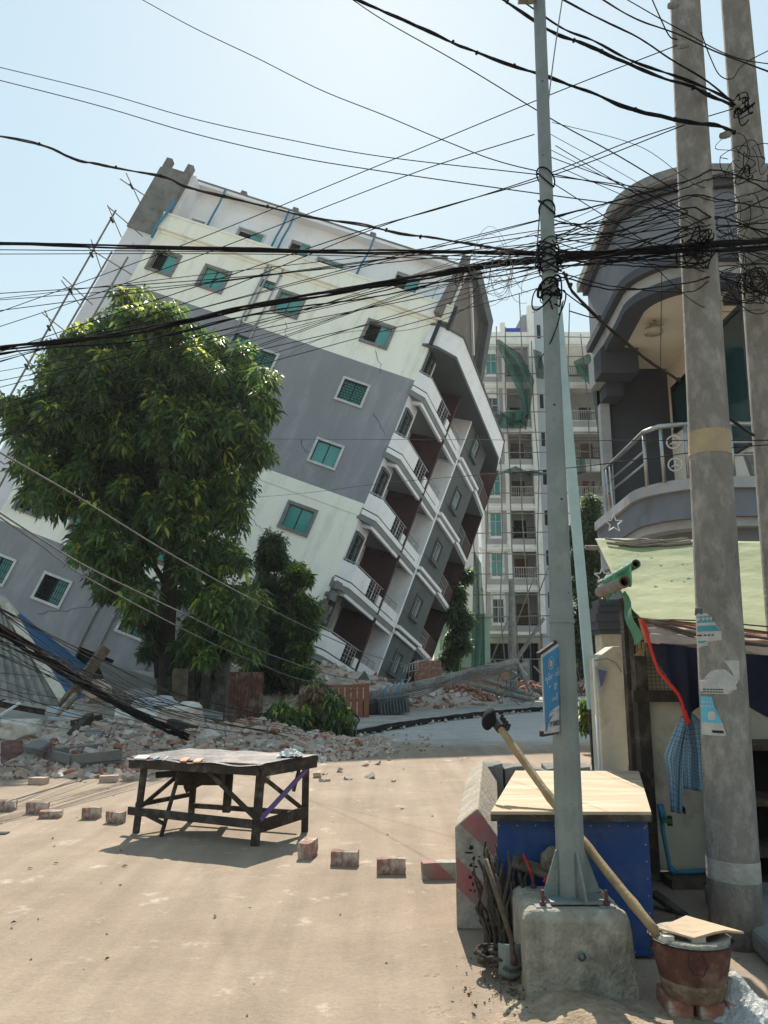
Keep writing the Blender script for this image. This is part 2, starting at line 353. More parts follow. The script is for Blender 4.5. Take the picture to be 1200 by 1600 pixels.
# body behind (back, left end, decks)
mb = MB()
foot = [(-14.95, .3), (-.1, .3), fr(1.35, -1.3, 0)[:2], fr(14.3, -1.3, 0)[:2], (-12, 16.5), (-14.95, 15)]
fo = [(x, y) for x, y in foot]
n = len(fo)
for i in (1, 2, 3, 4, 5):
    (x0, y0), (x1, y1) = fo[i], fo[(i + 1) % n]
    mb.add([(x0, y0, -19), (x1, y1, -19), (x1, y1, -.2), (x0, y0, -.2)], [(0, 1, 2, 3)])
mb.add([(x, y, -.25) for x, y in fo], [list(range(n))]); mb.add([(x, y, -17) for x, y in fo], [list(range(n))])
lb(mb, 'rear_walls', MT['tgrey'])
# raw stair tower and unplastered strip at the left end
mb = MB(); mb.box(-16.5, -14.98, .15, 3.8, -26, -.35); lb(mb, 'end_wall', MT['lilac'])
mb = MB(); mb.box(-16.55, -14.96, .05, 3.8, -.35, 3.55); lb(mb, 'stair_tower', MT['rawconc'])
for u, y in ((-16.35, .25), (-15.15, .25), (-14.4, 2.4)):
    mb = MB(); mb.box(u - .16, u + .16, y - .16, y + .2, 3.3, 4.25 if y < 1 else 4.45); lb(mb, 'column_stub', MT['rawconc'])
mb = MB(); mb.box(-16.4, -15.0, .1, .35, 3.5, 3.72); lb(mb, 'stub_beam', MT['rawconc'])
# set back top storey
mb = MB(); hw = [(-14.5, -13.7, 1.7, 2.2), (-11.9, -10.5, 1.5, 2.55), (-9.05, -7.95, 1.8, 2.85), (-7.35, -5.9, 1.3, 2.35), (-3.2, -1.9, 1.9, 3.0)]
holed_wall(mb, -14.95, -1.0, -.25, 4.0, hw, lambda u, d, v: (u, 1.6 + d, v), .2)
mb.box(-15.1, -14.75, .4, 1.6, -.2, 3.9); mb.add([(-1.0, 1.6, -.2), (-.2, 9, -.2), (-.2, 9, 4.0), (-1.0, 1.6, 4.0)], [(0, 1, 2, 3)])
lb(mb, 'penthouse_wall', MT['white_paint'])
mb = MB(); mb.box(-15.0, -.3, 1.05, 10, 3.95, 4.12); lb(mb, 'penthouse_roof', MT['white_paint'])
mb = MB(); mb.box(-15.0, -.3, 1.03, 1.3, 4.12, 4.22); lb(mb, 'roof_edge', MT['rawconc'])
for i, (a, b_, c, d) in enumerate(hw):
    mb = MB(); mb.box(a - .08, b_ + .08, 1.54, 1.62, c - .08, c); mb.box(a - .08, b_ + .08, 1.54, 1.62, d, d + .08); mb.box(a - .08, a, 1.54, 1.62, c, d); mb.box(b_, b_ + .08, 1.54, 1.62, c, d)
    w_ = lb(mb, 'window', MT['alum'] if i in (1, 3) else MT['white_paint'])
    mb = MB(); m_ = (a + b_) / 2 if i else b_
    mb.add([(m_, 1.7, c), (b_, 1.7, c), (b_, 1.7, d), (m_, 1.7, d)], [(0, 1, 2, 3)]); lb(mb, 'pane', MT['teal'], parent=w_)
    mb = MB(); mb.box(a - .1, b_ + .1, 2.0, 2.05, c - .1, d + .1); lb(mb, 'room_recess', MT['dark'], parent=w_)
for u in (-12.6, -9.6, -5.2, -1.2):
    mb = MB(); mb.box(u - .15, u + .15, 1.5, 1.8, 4.2, 4.75); lb(mb, 'column_stub', MT['rawconc'])
for u in (-13.4, -9.75, -9.4, -5.0):
    mb = MB(); j = .12
    mb.tube([(u + .1, .98, 3.95 + j), (u + .15, 1.0, 3.2), (u - .05, 1.35, 2.6), (u - .1, 1.5, 1.2)], .055, 8); lb(mb, 'blue_pipe', MT['bluepipe'], True)
mb = MB(); mb.tube([(-14.7, -.32, 1.6), (-14.78, -.34, .6), (-14.92, -.3, .1), (-14.9, -.2, -.7)], .07, 8); lb(mb, 'blue_pipe', MT['bluepipe'], True)
# concrete hood at the road end of the top storey
P0 = .35
hood = [(-.75, 2.2), (.2, 3.55), (1.0, 3.75), (3.9, 3.35), (5.9, .15), (3.9, .1), (.9, .1)]
mb = MB(); mb.prism([fr(s - .2, P0, v) for s, v in [(.0, 3.3), (1.1, 3.85), (4.6, 3.45), (6.5, .1), (5.9, .1), (4.2, 2.9), (1.3, 3.25)]], Vector(fr(0, .35, 0))); lb(mb, 'hood_rim', MT['dgrey'])
mb = MB(); mb.prism([fr(s - .2, P0 - .5, v) for s, v in [(-.4, .1), (.1, 3.3), (1.1, 3.8), (4.6, 3.4), (6.5, .1)]], Vector(fr(0, .3, 0))); lb(mb, 'hood_panel', mat('taupe_render', (.20, .18, .165), .9, (.155, .14, .13), 1.2))
mb = MB()
for a, b_ in (((.15, .2), (.3, 3.2)), ((1.2, 3.3), (4.6, 1.3))):
    mb.bar(fr(a[0], P0 - .12, a[1]), fr(b_[0], P0 - .12, b_[1]), .12, .14)
lb(mb, 'hood_rib', MT['lilac'])
mb = MB(); mb.box(-.35, .1, 1.3, 1.7, 3.6, 5.0); lb(mb, 'column_stub', MT['rawconc'])
mb = MB(); mb.add([(-.95, 1.55, -.2), fr(.2, .0, -.2), fr(.2, .0, 3.2), (-.95, 1.55, 4.0)], [(0, 1, 2, 3)]); lb(mb, 'penthouse_end_wall', MT['white_paint'])

# road facing front: floors, balconies, bays
T = [-3.72, -7.05, -10.2, -13.45, -16.55]
for k, t in enumerate(T):
    ceil = (T[k - 1] - .45) if k else -.9
    last = k == 4
    # slab with grey underside and white fascia
    out = [(-.05, .06), (.5, .56), (6.8, .56), (6.8, -1.4), (.0, -1.4)]
    mb = MB(); mb.prism([fr(s, p, t - .45) for s, p in out], (0, 0, .44)); lb(mb, 'floor_slab', MT['mgrey'])
    mb = MB()
    o2 = [(-.07, .08), (.49, .59), (6.8, .59)]
    for (s0, p0), (s1, p1) in zip(o2[:-1], o2[1:]):
        mb.prism([fr(s0, p0, t - .2), fr(s1, p1, t - .2), fr(s1, p1 - .06, t - .2), fr(s0, p0 - .06, t - .2)], (0, 0, .22))
    lb(mb, 'slab_fascia', MT['white_paint'])
    mb = MB()
    for (s0, p0), (s1, p1) in zip(o2[:-1], [(.49, .59), (6.2, .59)]):
        mb.prism([fr(s0, p0 - .01, t + .02), fr(s1, p1 - .01, t + .02), fr(s1, p1 - .09, t + .02), fr(s0, p0 - .09, t + .02)], (0, 0, .055))
    lb(mb, 'trim', MT['black'])
    # parapet: solid corner piece, open railing, stub, low wall past the fin
    mb = MB()
    pp = [(-.03, .02), (.5, .54), (2.3, .54), (2.3, .44), (.55, .44), (.05, -.08)]
    mb.prism([fr(s, p, t + .075) for s, p in pp], (0, 0, .76)); lb(mb, 'balcony_parapet', MT['white_paint'])
    mb = MB(); fbox(mb, 3.72, 4.12, .42, .56, t + .075, t + .55); lb(mb, 'parapet_stub', MT['white_paint'])
    mb = MB(); fbox(mb, 4.32, 6.7, .42, .5, t + .075, t + .52); lb(mb, 'low_parapet', MT['white_paint'])
    mb = MB(); mb.tube([fr(0, .0, t + .93), fr(.52, .49, t + .93), fr(4.0, .49, t + .93)], .03, 8)
    for s in (.1, .55, 1.4, 2.35, 3.0, 3.05, 3.7): mb.tube([fr(s, .49 if s > .3 else .1, t + .1), fr(s, .49 if s > .3 else .1, t + .93)], .02, 6)
    for h_ in (.25, .45, .65, .8): mb.tube([fr(2.35, .49, t + h_), fr(3.72, .49, t + h_)], .014, 5)
    for s in (2.7, 3.35): mb.tube([fr(s, .49, t + .1), fr(s, .49, t + .93)], .014, 5)
    lb(mb, 'railing', MT['steel'])
    mb = MB(); mb.tube([fr(4.35, .46, t + .88), fr(6.3, .46, t + .88)], .03, 8); mb.tube([fr(4.35, .46, t + .7), fr(6.3, .46, t + .7)], .015, 5)
    for s in (4.5, 5.4, 5.5, 6.25): mb.tube([fr(s, .46, t + .5), fr(s, .46, t + .88)], .02, 6)
    lb(mb, 'railing', MT['steel'])
    # corner wall with tall window
    wm = MT['rawconc'] if last else MT['lilac']
    mb = MB(); holed_wall(mb, .0, 1.4, t, ceil, [(.28, 1.02, t + .35, t + 2.2)], lambda a, d, v: fr(a, -d, v), .25)
    mb.add([fr(1.4, 0, t), fr(1.4, -1.3, t), fr(1.4, -1.3, ceil), fr(1.4, 0, ceil)], [(0, 1, 2, 3)])
    lb(mb, 'corner_wall', wm)
    if not last:
        mb = MB(); fbox(mb, .16, .28, -.02, .07, t + .1, t + 2.32); fbox(mb, 1.02, 1.14, -.02, .07, t + .1, t + 2.32); fbox(mb, .28, 1.02, -.02, .10, t + 2.2, t + 2.34); fbox(mb, .28, 1.02, -.02, .09, t + .1, t + .35)
        w_ = lb(mb, 'corner_window', MT['dgrey'])
        mb = MB(); fbox(mb, .28, 1.02, -.16, -.13, t + .35, t + 2.2); lb(mb, 'pane', MT['dglass'], parent=w_)
        mb = MB()
        for i in range(6): s = .33 + i * .125; fbox(mb, s - .012, s + .012, .0, .02, t + .35, t + 2.2)
        for h_ in (.8, 1.3, 1.8): fbox(mb, .28, 1.02, .0, .02, t + h_, t + h_ + .025)
        lb(mb, 'grille', MT['iron'], parent=w_)
    # loggia back wall, door, ceiling trim
    mb = MB(); fbox(mb, 1.4, 6.85, -1.4, -1.25, t, ceil); lb(mb, 'loggia_wall', MT['white_paint'])
    mb = MB(); fbox(mb, 1.9, 2.7, -1.25, -1.18, t, t + 2.1); lb(mb, 'door', MT['brown'])
    mb = MB(); fbox(mb, .6, 6.7, .36, .52, ceil - .16, ceil); fbox(mb, 6.5, 6.7, -1.2, .36, ceil - .16, ceil); fbox(mb, .5, .66, -.1, .5, ceil - .16, ceil); lb(mb, 'ceiling_trim', MT['white_paint'])
    # maroon fin and pale fin
    mb = MB(); fbox(mb, 4.14, 4.3, -1.25, .60, t - .25, ceil + .02); fbox(mb, 4.05, 4.16, -1.2, -.2, ceil - .35, ceil); lb(mb, 'maroon_fin', MT['maroon'])
    mb = MB(); fbox(mb, 6.70, 6.86, -1.25, .585, t - .45, ceil + .02); lb(mb, 'pale_fin', MT['white_paint'])
    # grey bay with a small window
    hs_, he = 8.15, 9.15
    mb = MB(); holed_wall(mb, 6.86, 10.7, t - .45, ceil + .0, [(hs_, he, t + 1.0, t + 2.05)], lambda a, d, v: fr(a, .54 - d, v), .2); lb(mb, 'grey_bay', MT['dgrey'])
    mb = MB(); fbox(mb, hs_ - .1, hs_, .52, .62, t + .9, t + 2.15); fbox(mb, he, he + .1, .52, .62, t + .9, t + 2.15); fbox(mb, hs_, he, .52, .62, t + 2.05, t + 2.15); fbox(mb, hs_ - .15, he + .15, .52, .72, t + .8, t + 1.0); fbox(mb, 6.9, hs_ - .1, .545, .56, t + .83, t + .88)
    w_ = lb(mb, 'bay_window', MT['dgrey'])
    mb = MB(); fbox(mb, hs_, he, .40, .42, t + 1, t + 2.05); lb(mb, 'pane', MT['dglass'] if k > 1 else MT['teal'], parent=w_)
    mb = MB(); fbox(mb, hs_, hs_ + .05, .42, .5, t + 1, t + 2.05); fbox(mb, he - .05, he, .42, .5, t + 1, t + 2.05); fbox(mb, hs_, he, .42, .5, t + 1, t + 1.05); fbox(mb, hs_, he, .42, .5, t + 2.0, t + 2.05)
    for i in range(1, 4): fbox(mb, hs_ + i * .25 - .015, hs_ + i * .25 + .015, .44, .47, t + 1, t + 2.05)
    lb(mb, 'sash', MT['alum'], parent=w_)
    if k < 5:
        mb = MB(); fbox(mb, 6.86, 10.78, .50, .80, t - .12, t + .04); fbox(mb, 6.95, 10.3, .50, .70, t - .42, t - .26); lb(mb, 'ledge', MT['white_paint'])
    # far balcony
    fb = [(10.7, .56), (14.45, .28), (14.45, -1.4), (10.7, -1.4)]
    mb = MB(); mb.prism([fr(s, p, t - .35) for s, p in fb], (0, 0, .34)); lb(mb, 'floor_slab', MT['mgrey'])
    mb = MB(); mb.prism([fr(10.7, .60, t - .16), fr(14.5, .31, t - .16), fr(14.5, .2, t - .16), fr(10.7, .5, t - .16)], (0, 0, .2)); lb(mb, 'slab_fascia', MT['white_paint'])
    mb = MB(); mb.prism([fr(12.0, .46, t + .04), fr(14.4, .27, t + .04), fr(14.4, .17, t + .04), fr(12.0, .36, t + .04)], (0, 0, .85)); lb(mb, 'balcony_parapet', MT['maroon'])
    mb = MB(); mb.tube([fr(10.75, .5, t + .95), fr(14.4, .22, t + .95)], .03, 6)
    for i in range(6): s = 10.8 + i * .24; mb.tube([fr(s, .5, t), fr(s, .5, t + .95)], .016, 5)
    for h_ in (.3, .6): mb.tube([fr(10.75, .5, t + h_), fr(12.0, .42, t + h_)], .014, 5)
    lb(mb, 'railing', MT['steel'])
    mb = MB(); fbox(mb, 14.3, 14.45, -1.4, .3, t, ceil + .14); fbox(mb, 10.7, 14.3, -1.4, -1.25, t, ceil + .14); lb(mb, 'maroon_fin', MT['maroon'])
    if k == 1:
        mb = MB(); mb.hexa([fr(2.6, -.5, t), fr(3.3, -.5, t), fr(3.3, -.3, t), fr(2.6, -.3, t), fr(2.6, -.5, t + 1.2), fr(3.3, -.5, t + 1.2), fr(3.3, -.3, t + 1.2), fr(2.6, -.3, t + 1.2)]); lb(mb, 'balcony_cupboard', mat('orange_wood', (.35, .14, .05), .6))
# roof fascia band over the front
o1 = [(0.0, -.15), (.4, -.15), fr(.7, 1.2, 0)[:2], fr(11.0, 1.2, 0)[:2], fr(13.0, .62, 0)[:2], fr(13.4, -1.0, 0)[:2], fr(0, -1.0, 0)[:2]]
def scale_poly(o, e):
    r = []; 
    for x, y in o: r.append((x + (e if x > .2 else 0), y - (e * .6 if x < 2 else 0)))
    return r
mb = MB(); mb.vprism(o1, -1.38, -.32); lb(mb, 'roof_fascia', MT['white_paint'])
mb = MB(); mb.vprism(scale_poly(o1, .05), -1.52, -1.38); mb.vprism(scale_poly(o1, .05), -.32, -.22); lb(mb, 'trim', MT['dgrey'])
# crack lines on the lowest pale wall and broken plaster lumps
mb = MB(); rr = random.Random(4)
for i in range(14):
    c = Vector(fr(rr.uniform(-.25, .25), rr.uniform(-.1, .3), -13.9 + rr.uniform(-1.6, .35))); rad = rr.uniform(.08, .22)
    mb.hexa([c + Vector((rr.uniform(.6, 1.2) * rad * sx, rr.uniform(.6, 1.2) * rad * sy, rr.uniform(.6, 1.2) * rad * sz)) for sz in (-1, 1) for sx, sy in ((-1, -1), (1, -1), (1, 1), (-1, 1))])
lb(mb, 'broken_plaster', MT['rawconc'])

rr = random.Random(15)
for (u, v, L_, dv) in ((-2.3, -2.55, .9, -1), (-6.9, -2.65, .8, -1), (-1.2, -5.6, 1.3, -.6), (-5.0, -12.0, 1.6, -.4), (-11.2, -19.4, 2.2, .5), (-3.8, -8.0, .9, -.8), (-9.4, -15.5, 1.5, .5), (-15.8, -1.2, 1.2, -.3), (-6.0, -17.6, 1.8, -.5), (-1.4, -15.0, 1.1, 1)):
    mb = MB(); p = Vector((u, -.006 if u > -15 else .04, v)); q = [p.copy()]
    for i in range(9): p = p + Vector((rr.uniform(-.1, .1) + L_ / 9 * (.3 if abs(dv) > .8 else .8), 0, L_ / 9 * dv + rr.uniform(-.07, .07))); q.append(p.copy())
    for i in range(9): mb.bar(q[i], q[i + 1], .022 * (1 - i / 12), .01, up=(0, 1, 0))
    lb(mb, 'wall_crack', MT['black'])
# bamboo scaffold standing along the left end of the leaning building
SCr = empty('bamboo_scaffold', 'grey bamboo scaffold fixed along the left end of the leaning apartment block', 'scaffold', mat=LB)
rr = random.Random(11)
for u, y in ((-16.75, -.9), (-16.0, -.75), (-15.1, -.75)):
    mb = MB(); mb.tube([(u + rr.uniform(-.12, .12), y + rr.uniform(-.1, .1), v) for v in (-25, -17, -9, -.3 if u < -16.5 else -2.5)], .05, 6)
    mb.build('upright_pole', MT['oldbamboo'], SCr, True)
for i in range(11):
    v = 1.3 - i * 2.15
    mb = MB(); a = rr.uniform(-.35, .35); mb.tube([(-17.3 + rr.uniform(-.3, .3), -.95, v + .35 + a), (-14.9 + rr.uniform(-.9, .4), -.8, v - .3)], .028, 6); mb.build('ledger_pole', MT['oldbamboo'], SCr, True)
    mb = MB(); mb.tube([(-17.1 + rr.uniform(-.15, .2), -1.3, v + .1 + rr.uniform(0, .5)), (-16.5, .1, v - .2)], .026, 6); mb.build('brace_pole', MT['oldbamboo'], SCr, True)
    mb = MB(); mb.tube([(-16.85, -.95, v + .05), (-16.65, -.85, v - .12)], .06, 6); mb.build('lashing', MT['cable2'], SCr, True)

# ---------------------------------------------------------------- far unfinished apartment building
FB = empty('unfinished_apartment_building', 'tall white apartment building under construction at the end of the street, wrapped in bamboo scaffold', 'building', loc=(0, 60, 0))
def fb_(mb, name, m, parent=None, smooth=False): return mb.build(name, m, FB if parent is None else parent, smooth)
LV = [0, 4.02, 7.63, 10.82, 14.12, 17.34, 20.5, 24.36, 28.0]
XL, XR = 7.7, 19.0
MT['fwhite'] = mat('far_white_render', (.86, .84, .80), .85, (.78, .76, .72), .5, .6, .1, 10, grime=(.62, .59, .53), gscale=.35)
MT['fgrey'] = mat('far_grey_render', (.42, .40, .38), .85, (.33, .32, .30), .6)
MT['fshaft'] = mat('far_blue_grey_shaft', (.45, .50, .53), .85, (.38, .42, .45), .5)
mb = MB(); mb.box(XL + .05, XR, 1.9, 14, 0, 28.45); fb_(mb, 'core_wall', MT['fgrey'])
mb = MB(); mb.box(12.2, 14.4, -.15, 12, 0, 31.2); fb_(mb, 'stair_shaft', MT['fshaft'])
mb = MB(); mb.box(12.0, 12.5, -.3, 0.1, 4, 31.2); mb.box(14.1, 14.9, -.3, .1, 4, 31.2); fb_(mb, 'shaft_pilaster', MT['fwhite'])
mb = MB()
for z in (6, 9.3, 12.5, 15.8, 19, 22.2, 25.6, 28.3): mb.box(12.75, 13.05, -.17, .05, z, z + 1.2); mb.box(13.55, 13.85, -.17, .05, z, z + 1.2)
fb_(mb, 'shaft_window', MT['dark'])
for i in range(1, 8):
    z0, z1 = LV[i], LV[i + 1]; h = z1 - z0
    # left bay wall with an arched window
    wx0, wx1, wz0, wz1 = 8.45, 9.3, z0 + .85, z0 + 2.65
    mb = MB(); holed_wall(mb, XL, 10.0, z0, z1, [(wx0, wx1, wz0, wz1)], lambda a, d, v: (a, d, v), .3); mb.box(9.95, 10.05, .0, 1.9, z0, z1); mb.box(XL, XL + .1, .02, 1.9, z0, z1)
    fb_(mb, 'left_bay_wall', MT['fwhite'])
    mb = MB(); mb.box(7.95, 8.3, -.05, .0, z0 + .45, z1 - .35); mb.box(9.42, 9.75, -.05, .0, z0 + .45, z1 - .35)
    mb.prism([(8.0, -.04, z0 + .2), (9.7, -.04, z0 + .2), (9.7, -.04, z0 + .62), (8.0, -.04, z0 + .62)], (0, .03, 0)); fb_(mb, 'wall_panel', MT['fgrey'])
    # arched surround
    mb = MB(); xc = (wx0 + wx1) / 2; r0 = (wx1 - wx0) / 2
    for j in range(8):
        a0, a1 = math.pi * j / 8, math.pi * (j + 1) / 8
        q = [(xc + math.cos(a) * rr_, -.14, wz1 + math.sin(a) * rr_) for a, rr_ in ((a0, r0), (a1, r0), (a1, r0 + .16), (a0, r0 + .16))]
        mb.prism(q, (0, .13, 0))
    mb.box(wx0 - .15, wx0, -.14, 0, wz0 - .1, wz1); mb.box(wx1, wx1 + .15, -.14, 0, wz0 - .1, wz1)
    w_ = fb_(mb, 'arched_window', MT['white'])
    mb = MB(); mb.add([(wx0, .15, wz0), (wx1, .15, wz0), (wx1, .15, wz1), (wx0, .15, wz1)], [(0, 1, 2, 3)]); fb_(mb, 'pane', MT['dglass'] if i in (1, 6) else MT['teal'], w_)
    mb = MB(); mb.box(wx0, wx1, .08, .13, wz0 + 1.15, wz0 + 1.22); mb.box(xc - .03, xc + .03, .08, .13, wz0, wz1); fb_(mb, 'glazing_bar', MT['alum'], w_)
    # balconies left (10.05..12.0) and right (14.9..19)
    for a, b_ in ((10.05, 12.0), (14.9, 18.6)):
        mb = MB(); mb.box(a, b_, -.1, 1.9, z0 - .12, z0 + .14); fb_(mb, 'balcony_floor', MT['fwhite'])
        mb = MB(); mb.box(a + .05, b_ - .05, -.1, -.04, z0 + .14, z0 + .62); fb_(mb, 'balcony_panel', MT['fgrey'])
        mb = MB(); mb.box(a, b_, -.12, .0, z0 + .62, z0 + .72)
        mb.box(a, b_, -.1, -.05, z0 + 1.5, z0 + 1.55); nb = int((b_ - a) / .17)
        for j in range(nb + 1): x = a + (b_ - a) * j / nb; mb.box(x - .015, x + .015, -.09, -.06, z0 + .72, z0 + 1.5)
        fb_(mb, 'railing', MT['iron'] if i % 2 else MT['alum'])
        mb = MB(); m_ = (a * .45 + b_ * .55); mb.box(m_ - .5, m_ + .5, 1.82, 1.89, z0 + .14, z0 + 2.45); fb_(mb, 'door', MT['dark'] if i in (3, 6) else MT['brown'])
    mb = MB(); mb.box(XL - .25, 12.0, -.35, .0, z1 - .28, z1 - .1); mb.box(XL - .15, 12.0, -.2, .0, z1 - .42, z1 - .28)
    mb.box(14.9, XR, -.35, .0, z1 - .28, z1 - .1); mb.box(14.9, XR, -.2, .0, z1 - .42, z1 - .28); fb_(mb, 'cornice', MT['fwhite'])
mb = MB(); mb.box(18.6, 19.0, -.1, 2, 0, 28); mb.box(XL, 8.0, -.1, .0, 4, 28.3); mb.box(9.75, 10.05, -.1, .0, 4, 28.3); fb_(mb, 'pilaster', MT['fwhite'])
mb = MB(); mb.box(XL, 12.0, -.1, .1, 28.0, 28.9); mb.box(14.9, XR, -.1, .1, 28.0, 28.9)
for x in (XL + .2, 9.9): mb.box(x - .2, x + .2, -.2, .2, 28.0, 29.7)
fb_(mb, 'roof_parapet', MT['fwhite'])
mb = MB(); mb.prism([(10.3, 1.5, 28.1), (12.2, 1.5, 28.1), (12.2, 1.5, 31.2), (11.9, 1.5, 31.2)], (0, .2, 0)); fb_(mb, 'roof_stair', MT['fgrey'])
mb = MB(); mb.box(10.2, 11.5, -.0, .8, 28.9, 29.3); fb_(mb, 'blue_cover', mat('blue_cover', (.03, .08, .45), .6))
# open ground storey
mb = MB(); mb.box(XL, XR, .0, .4, 3.3, 4.0)
for x in (XL, 9.6, 11.9, 14.3, 16.5, 18.7): mb.box(x, x + .35, .0, .4, 0, 3.3)
fb_(mb, 'ground_columns', mat('far_cream', (.40, .35, .27), .9, (.28, .24, .18), 1))
mb = MB()
for i in range(20): x = 8.1 + i * .5; mb.box(x, x + .05, .5, .55, 0, 3.2)
mb.box(8.0, 18.6, .5, .55, 1.5, 1.58); mb.box(8, 18.6, .52, .55, 2.6, 2.66)
fb_(mb, 'iron_gate', MT['iron'])
mb = MB(); mb.box(8, 18.6, 1.6, 1.8, 0, 3.3); fb_(mb, 'shutter', MT['dark'])

# scaffold of the far building
FS = empty('street_scaffold', 'bamboo scaffold grid in front of the far white building under construction', 'scaffold', loc=(0, 58.9, 0))
rr = random.Random(5)
for i in range(13):
    x = 7.0 + i * 1.02; mb = MB(); tp = rr.uniform(29, 32.5) if i in (2, 4, 8, 10) else rr.uniform(26, 29)
    if i < 2: tp = 18 + i * 6
    mb.tube([(x + rr.uniform(-.25, .25), rr.uniform(-.1, .3), z) for z in np.linspace(0, tp, 6)], .05, 5); mb.build('upright_pole', MT['oldbamboo'], FS, True)
for i in range(17):
    z = 2.0 + i * 1.62; x0 = 6.4 + rr.uniform(-.5, .8); mb = MB(); mb.tube([(x0, -.1, z + rr.uniform(-.1, .1)), (12.5, -.1, z + rr.uniform(-.12, .12)), (rr.uniform(17.5, 19.3), -.1, z + rr.uniform(-.1, .1))], .045, 5)
    mb.build('ledger_pole', MT['oldbamboo'], FS, True)
for i in range(5):
    mb = MB(); x = 7.6 + i * 2.1; mb.tube([(x, -.3, 1 + i * 3), (x + 2.2, -.3, 6 + i * 3.2)], .045, 5); mb.build('brace_pole', MT['oldbamboo'], FS, True)
# nets
def net(name, pts, label, Y=58.4, n=24, m=14, fold=.45, matn='net', cat='net'):
    """pts: left edge list and right edge list of pixels, top to bottom"""
    L, Rr = pts; rr = random.Random(len(label)); ph = [rr.uniform(0, 6) for _ in range(4)]
    def ip(P, t):
        f = t * (len(P) - 1); i = min(int(f), len(P) - 2); f -= i
        return (P[i][0] * (1 - f) + P[i + 1][0] * f, P[i][1] * (1 - f) + P[i + 1][1] * f)
    def fn(a, b):
        l, r = ip(L, a), ip(Rr, a); x = l[0] * (1 - b) + r[0] * b; y = l[1] * (1 - b) + r[1] * b + 2 * math.sin(a * 9 + ph[2])
        return at(x, y, Y + fold * (math.sin(b * 14 + ph[0] + a * 3) + .6 * math.sin(b * 31 + ph[1] + a * 5)))
    mb = MB(); mb.grid(fn, n, m); return tag(mb.build(name, MT[matn], smooth=True), label, cat, 'green safety nets on the far scaffold')
net('safety_net', ([(774, 530), (795, 580), (815, 630), (822, 670), (778, 640)], [(780, 528), (812, 552), (835, 596), (828, 640), (800, 672)]), 'large torn green net hanging in a curve from the upper left of the far scaffold')
net('safety_net', ([(775, 650), (776, 668)], [(818, 640), (817, 668)]), 'green net strip stretched across the scaffold left of the metal pole')
net('safety_net', ([(833, 545), (836, 575), (838, 590)], [(846, 550), (850, 575), (850, 592)]), 'small green net patch close to the left edge of the metal pole, high up', n=8)
net('safety_net', ([(896, 565), (908, 592), (930, 604)], [(920, 552), (938, 566), (938, 590)]), 'crumpled green net on the scaffold right of the metal pole, topmost one', n=12)
net('safety_net', ([(925, 605), (935, 690), (940, 770)], [(940, 600), (945, 690), (948, 770)]), 'narrow green net hanging down beside the right hand building')
net('safety_net', ([(893, 720), (895, 735), (896, 745)], [(914, 714), (916, 735), (915, 740)]), 'green net scrap right of the metal pole at mid height', n=8)
net('safety_net', ([(785, 738), (830, 742)], [(806, 730), (853, 740)]), 'thin sagging green net strip left of the metal pole at mid height', n=8)
net('safety_net', ([(740, 860), (738, 960), (735, 1060)], [(752, 880), (757, 960), (758, 1060)]), 'long dark green net hanging beside the green walled house', Y=50, n=20, m=8)

# pale green house, boundary wall and details at the street end
GH = empty('green_house', 'low pale green walled house behind the fallen poles', 'house', loc=(0, 52, 0))
mb = MB(); a = at(688, 1070, 52); b_ = at(758, 1070, 52); mb.box(a.x, b_.x + .4, 0, 6, 0, 4.8); mb.build('wall', MT['greenwall'], GH)
mb = MB(); mb.box(a.x - .3, b_.x + .6, -.4, 6.3, 4.8, 5.0); mb.build('roof', MT['tgrey'], GH)
mb = MB(); mb.box(a.x + 1.3, a.x + 1.38, -.06, 0, .5, 4.8); mb.build('drain_pipe', MT['greencl'], GH)
OW = MB(); a = at(722, 1095, 44); b_ = at(800, 1095, 44); OW.box(a.x, b_.x, 44, 44.3, 0, 1.5); tag(OW.build('boundary_wall', MT['ochre']), 'low ochre wall stub behind the brick heap at the street end', 'wall')
OW = MB(); OW.box(b_.x + .8, b_.x + 1.1, 44.2, 44.6, 0, 2.0); tag(OW.build('gate_pillar', MT['mgrey']), 'short grey pillar behind the fallen poles', 'pillar')

# ---------------------------------------------------------------- right hand corner building
RB = empty('corner_house', 'grey rendered corner building with rounded roof fascia and curved balcony on the right', 'building', loc=(0, 0, 0))
def rb(mb, name, m, smooth=False, parent=None): return mb.build(name, m, RB if parent is None else parent, smooth)
def rounded(x0, y0, x1, y1, r, n=10):     # plan outline: down the left side, around the near left corner, along the front
    pts = [(x0 + .12, y1)]
    for i in range(n + 1):
        t = math.pi + (math.pi / 2) * i / n
        pts.append((x0 + r + r * math.cos(t), y0 + r + r * math.sin(t)))
    pts.append((x1, y0)); return pts
def strip(mb, out, z0, z1, t=.15, slope=0):
    n = len(out); inn = []
    for i, (x, y) in enumerate(out):
        a = Vector(out[max(i - 1, 0)]); b_ = Vector(out[min(i + 1, n - 1)]); d = (b_ - a).normalized(); nn = Vector((-d.y, d.x)); inn.append((x + nn.x * t, y + nn.y * t))
    for i in range(n - 1):
        (x0, y0), (x1, y1) = out[i], out[i + 1]; (a0, b0), (a1, b1) = inn[i], inn[i + 1]
        mb.hexa([(x0, y0, z0), (x1, y1, z0), (a1, b1, z0), (a0, b0, z0), (x0, y0, z1), (x1, y1, z1), (a1, b1, z1), (a0, b0, z1)])
    return mb
RO = rounded(3.68, 10.0, 12, 13.25, 1.05)
mb = MB(); strip(mb, RO, 7.35, 8.5, .15); rb(mb, 'roof_fascia', MT['cgrey'], False)
mb = MB(); strip(mb, rounded(3.52, 9.84, 12, 13.4, 1.15), 8.5, 8.68, .5); rb(mb, 'roof_rim', MT['stone'])
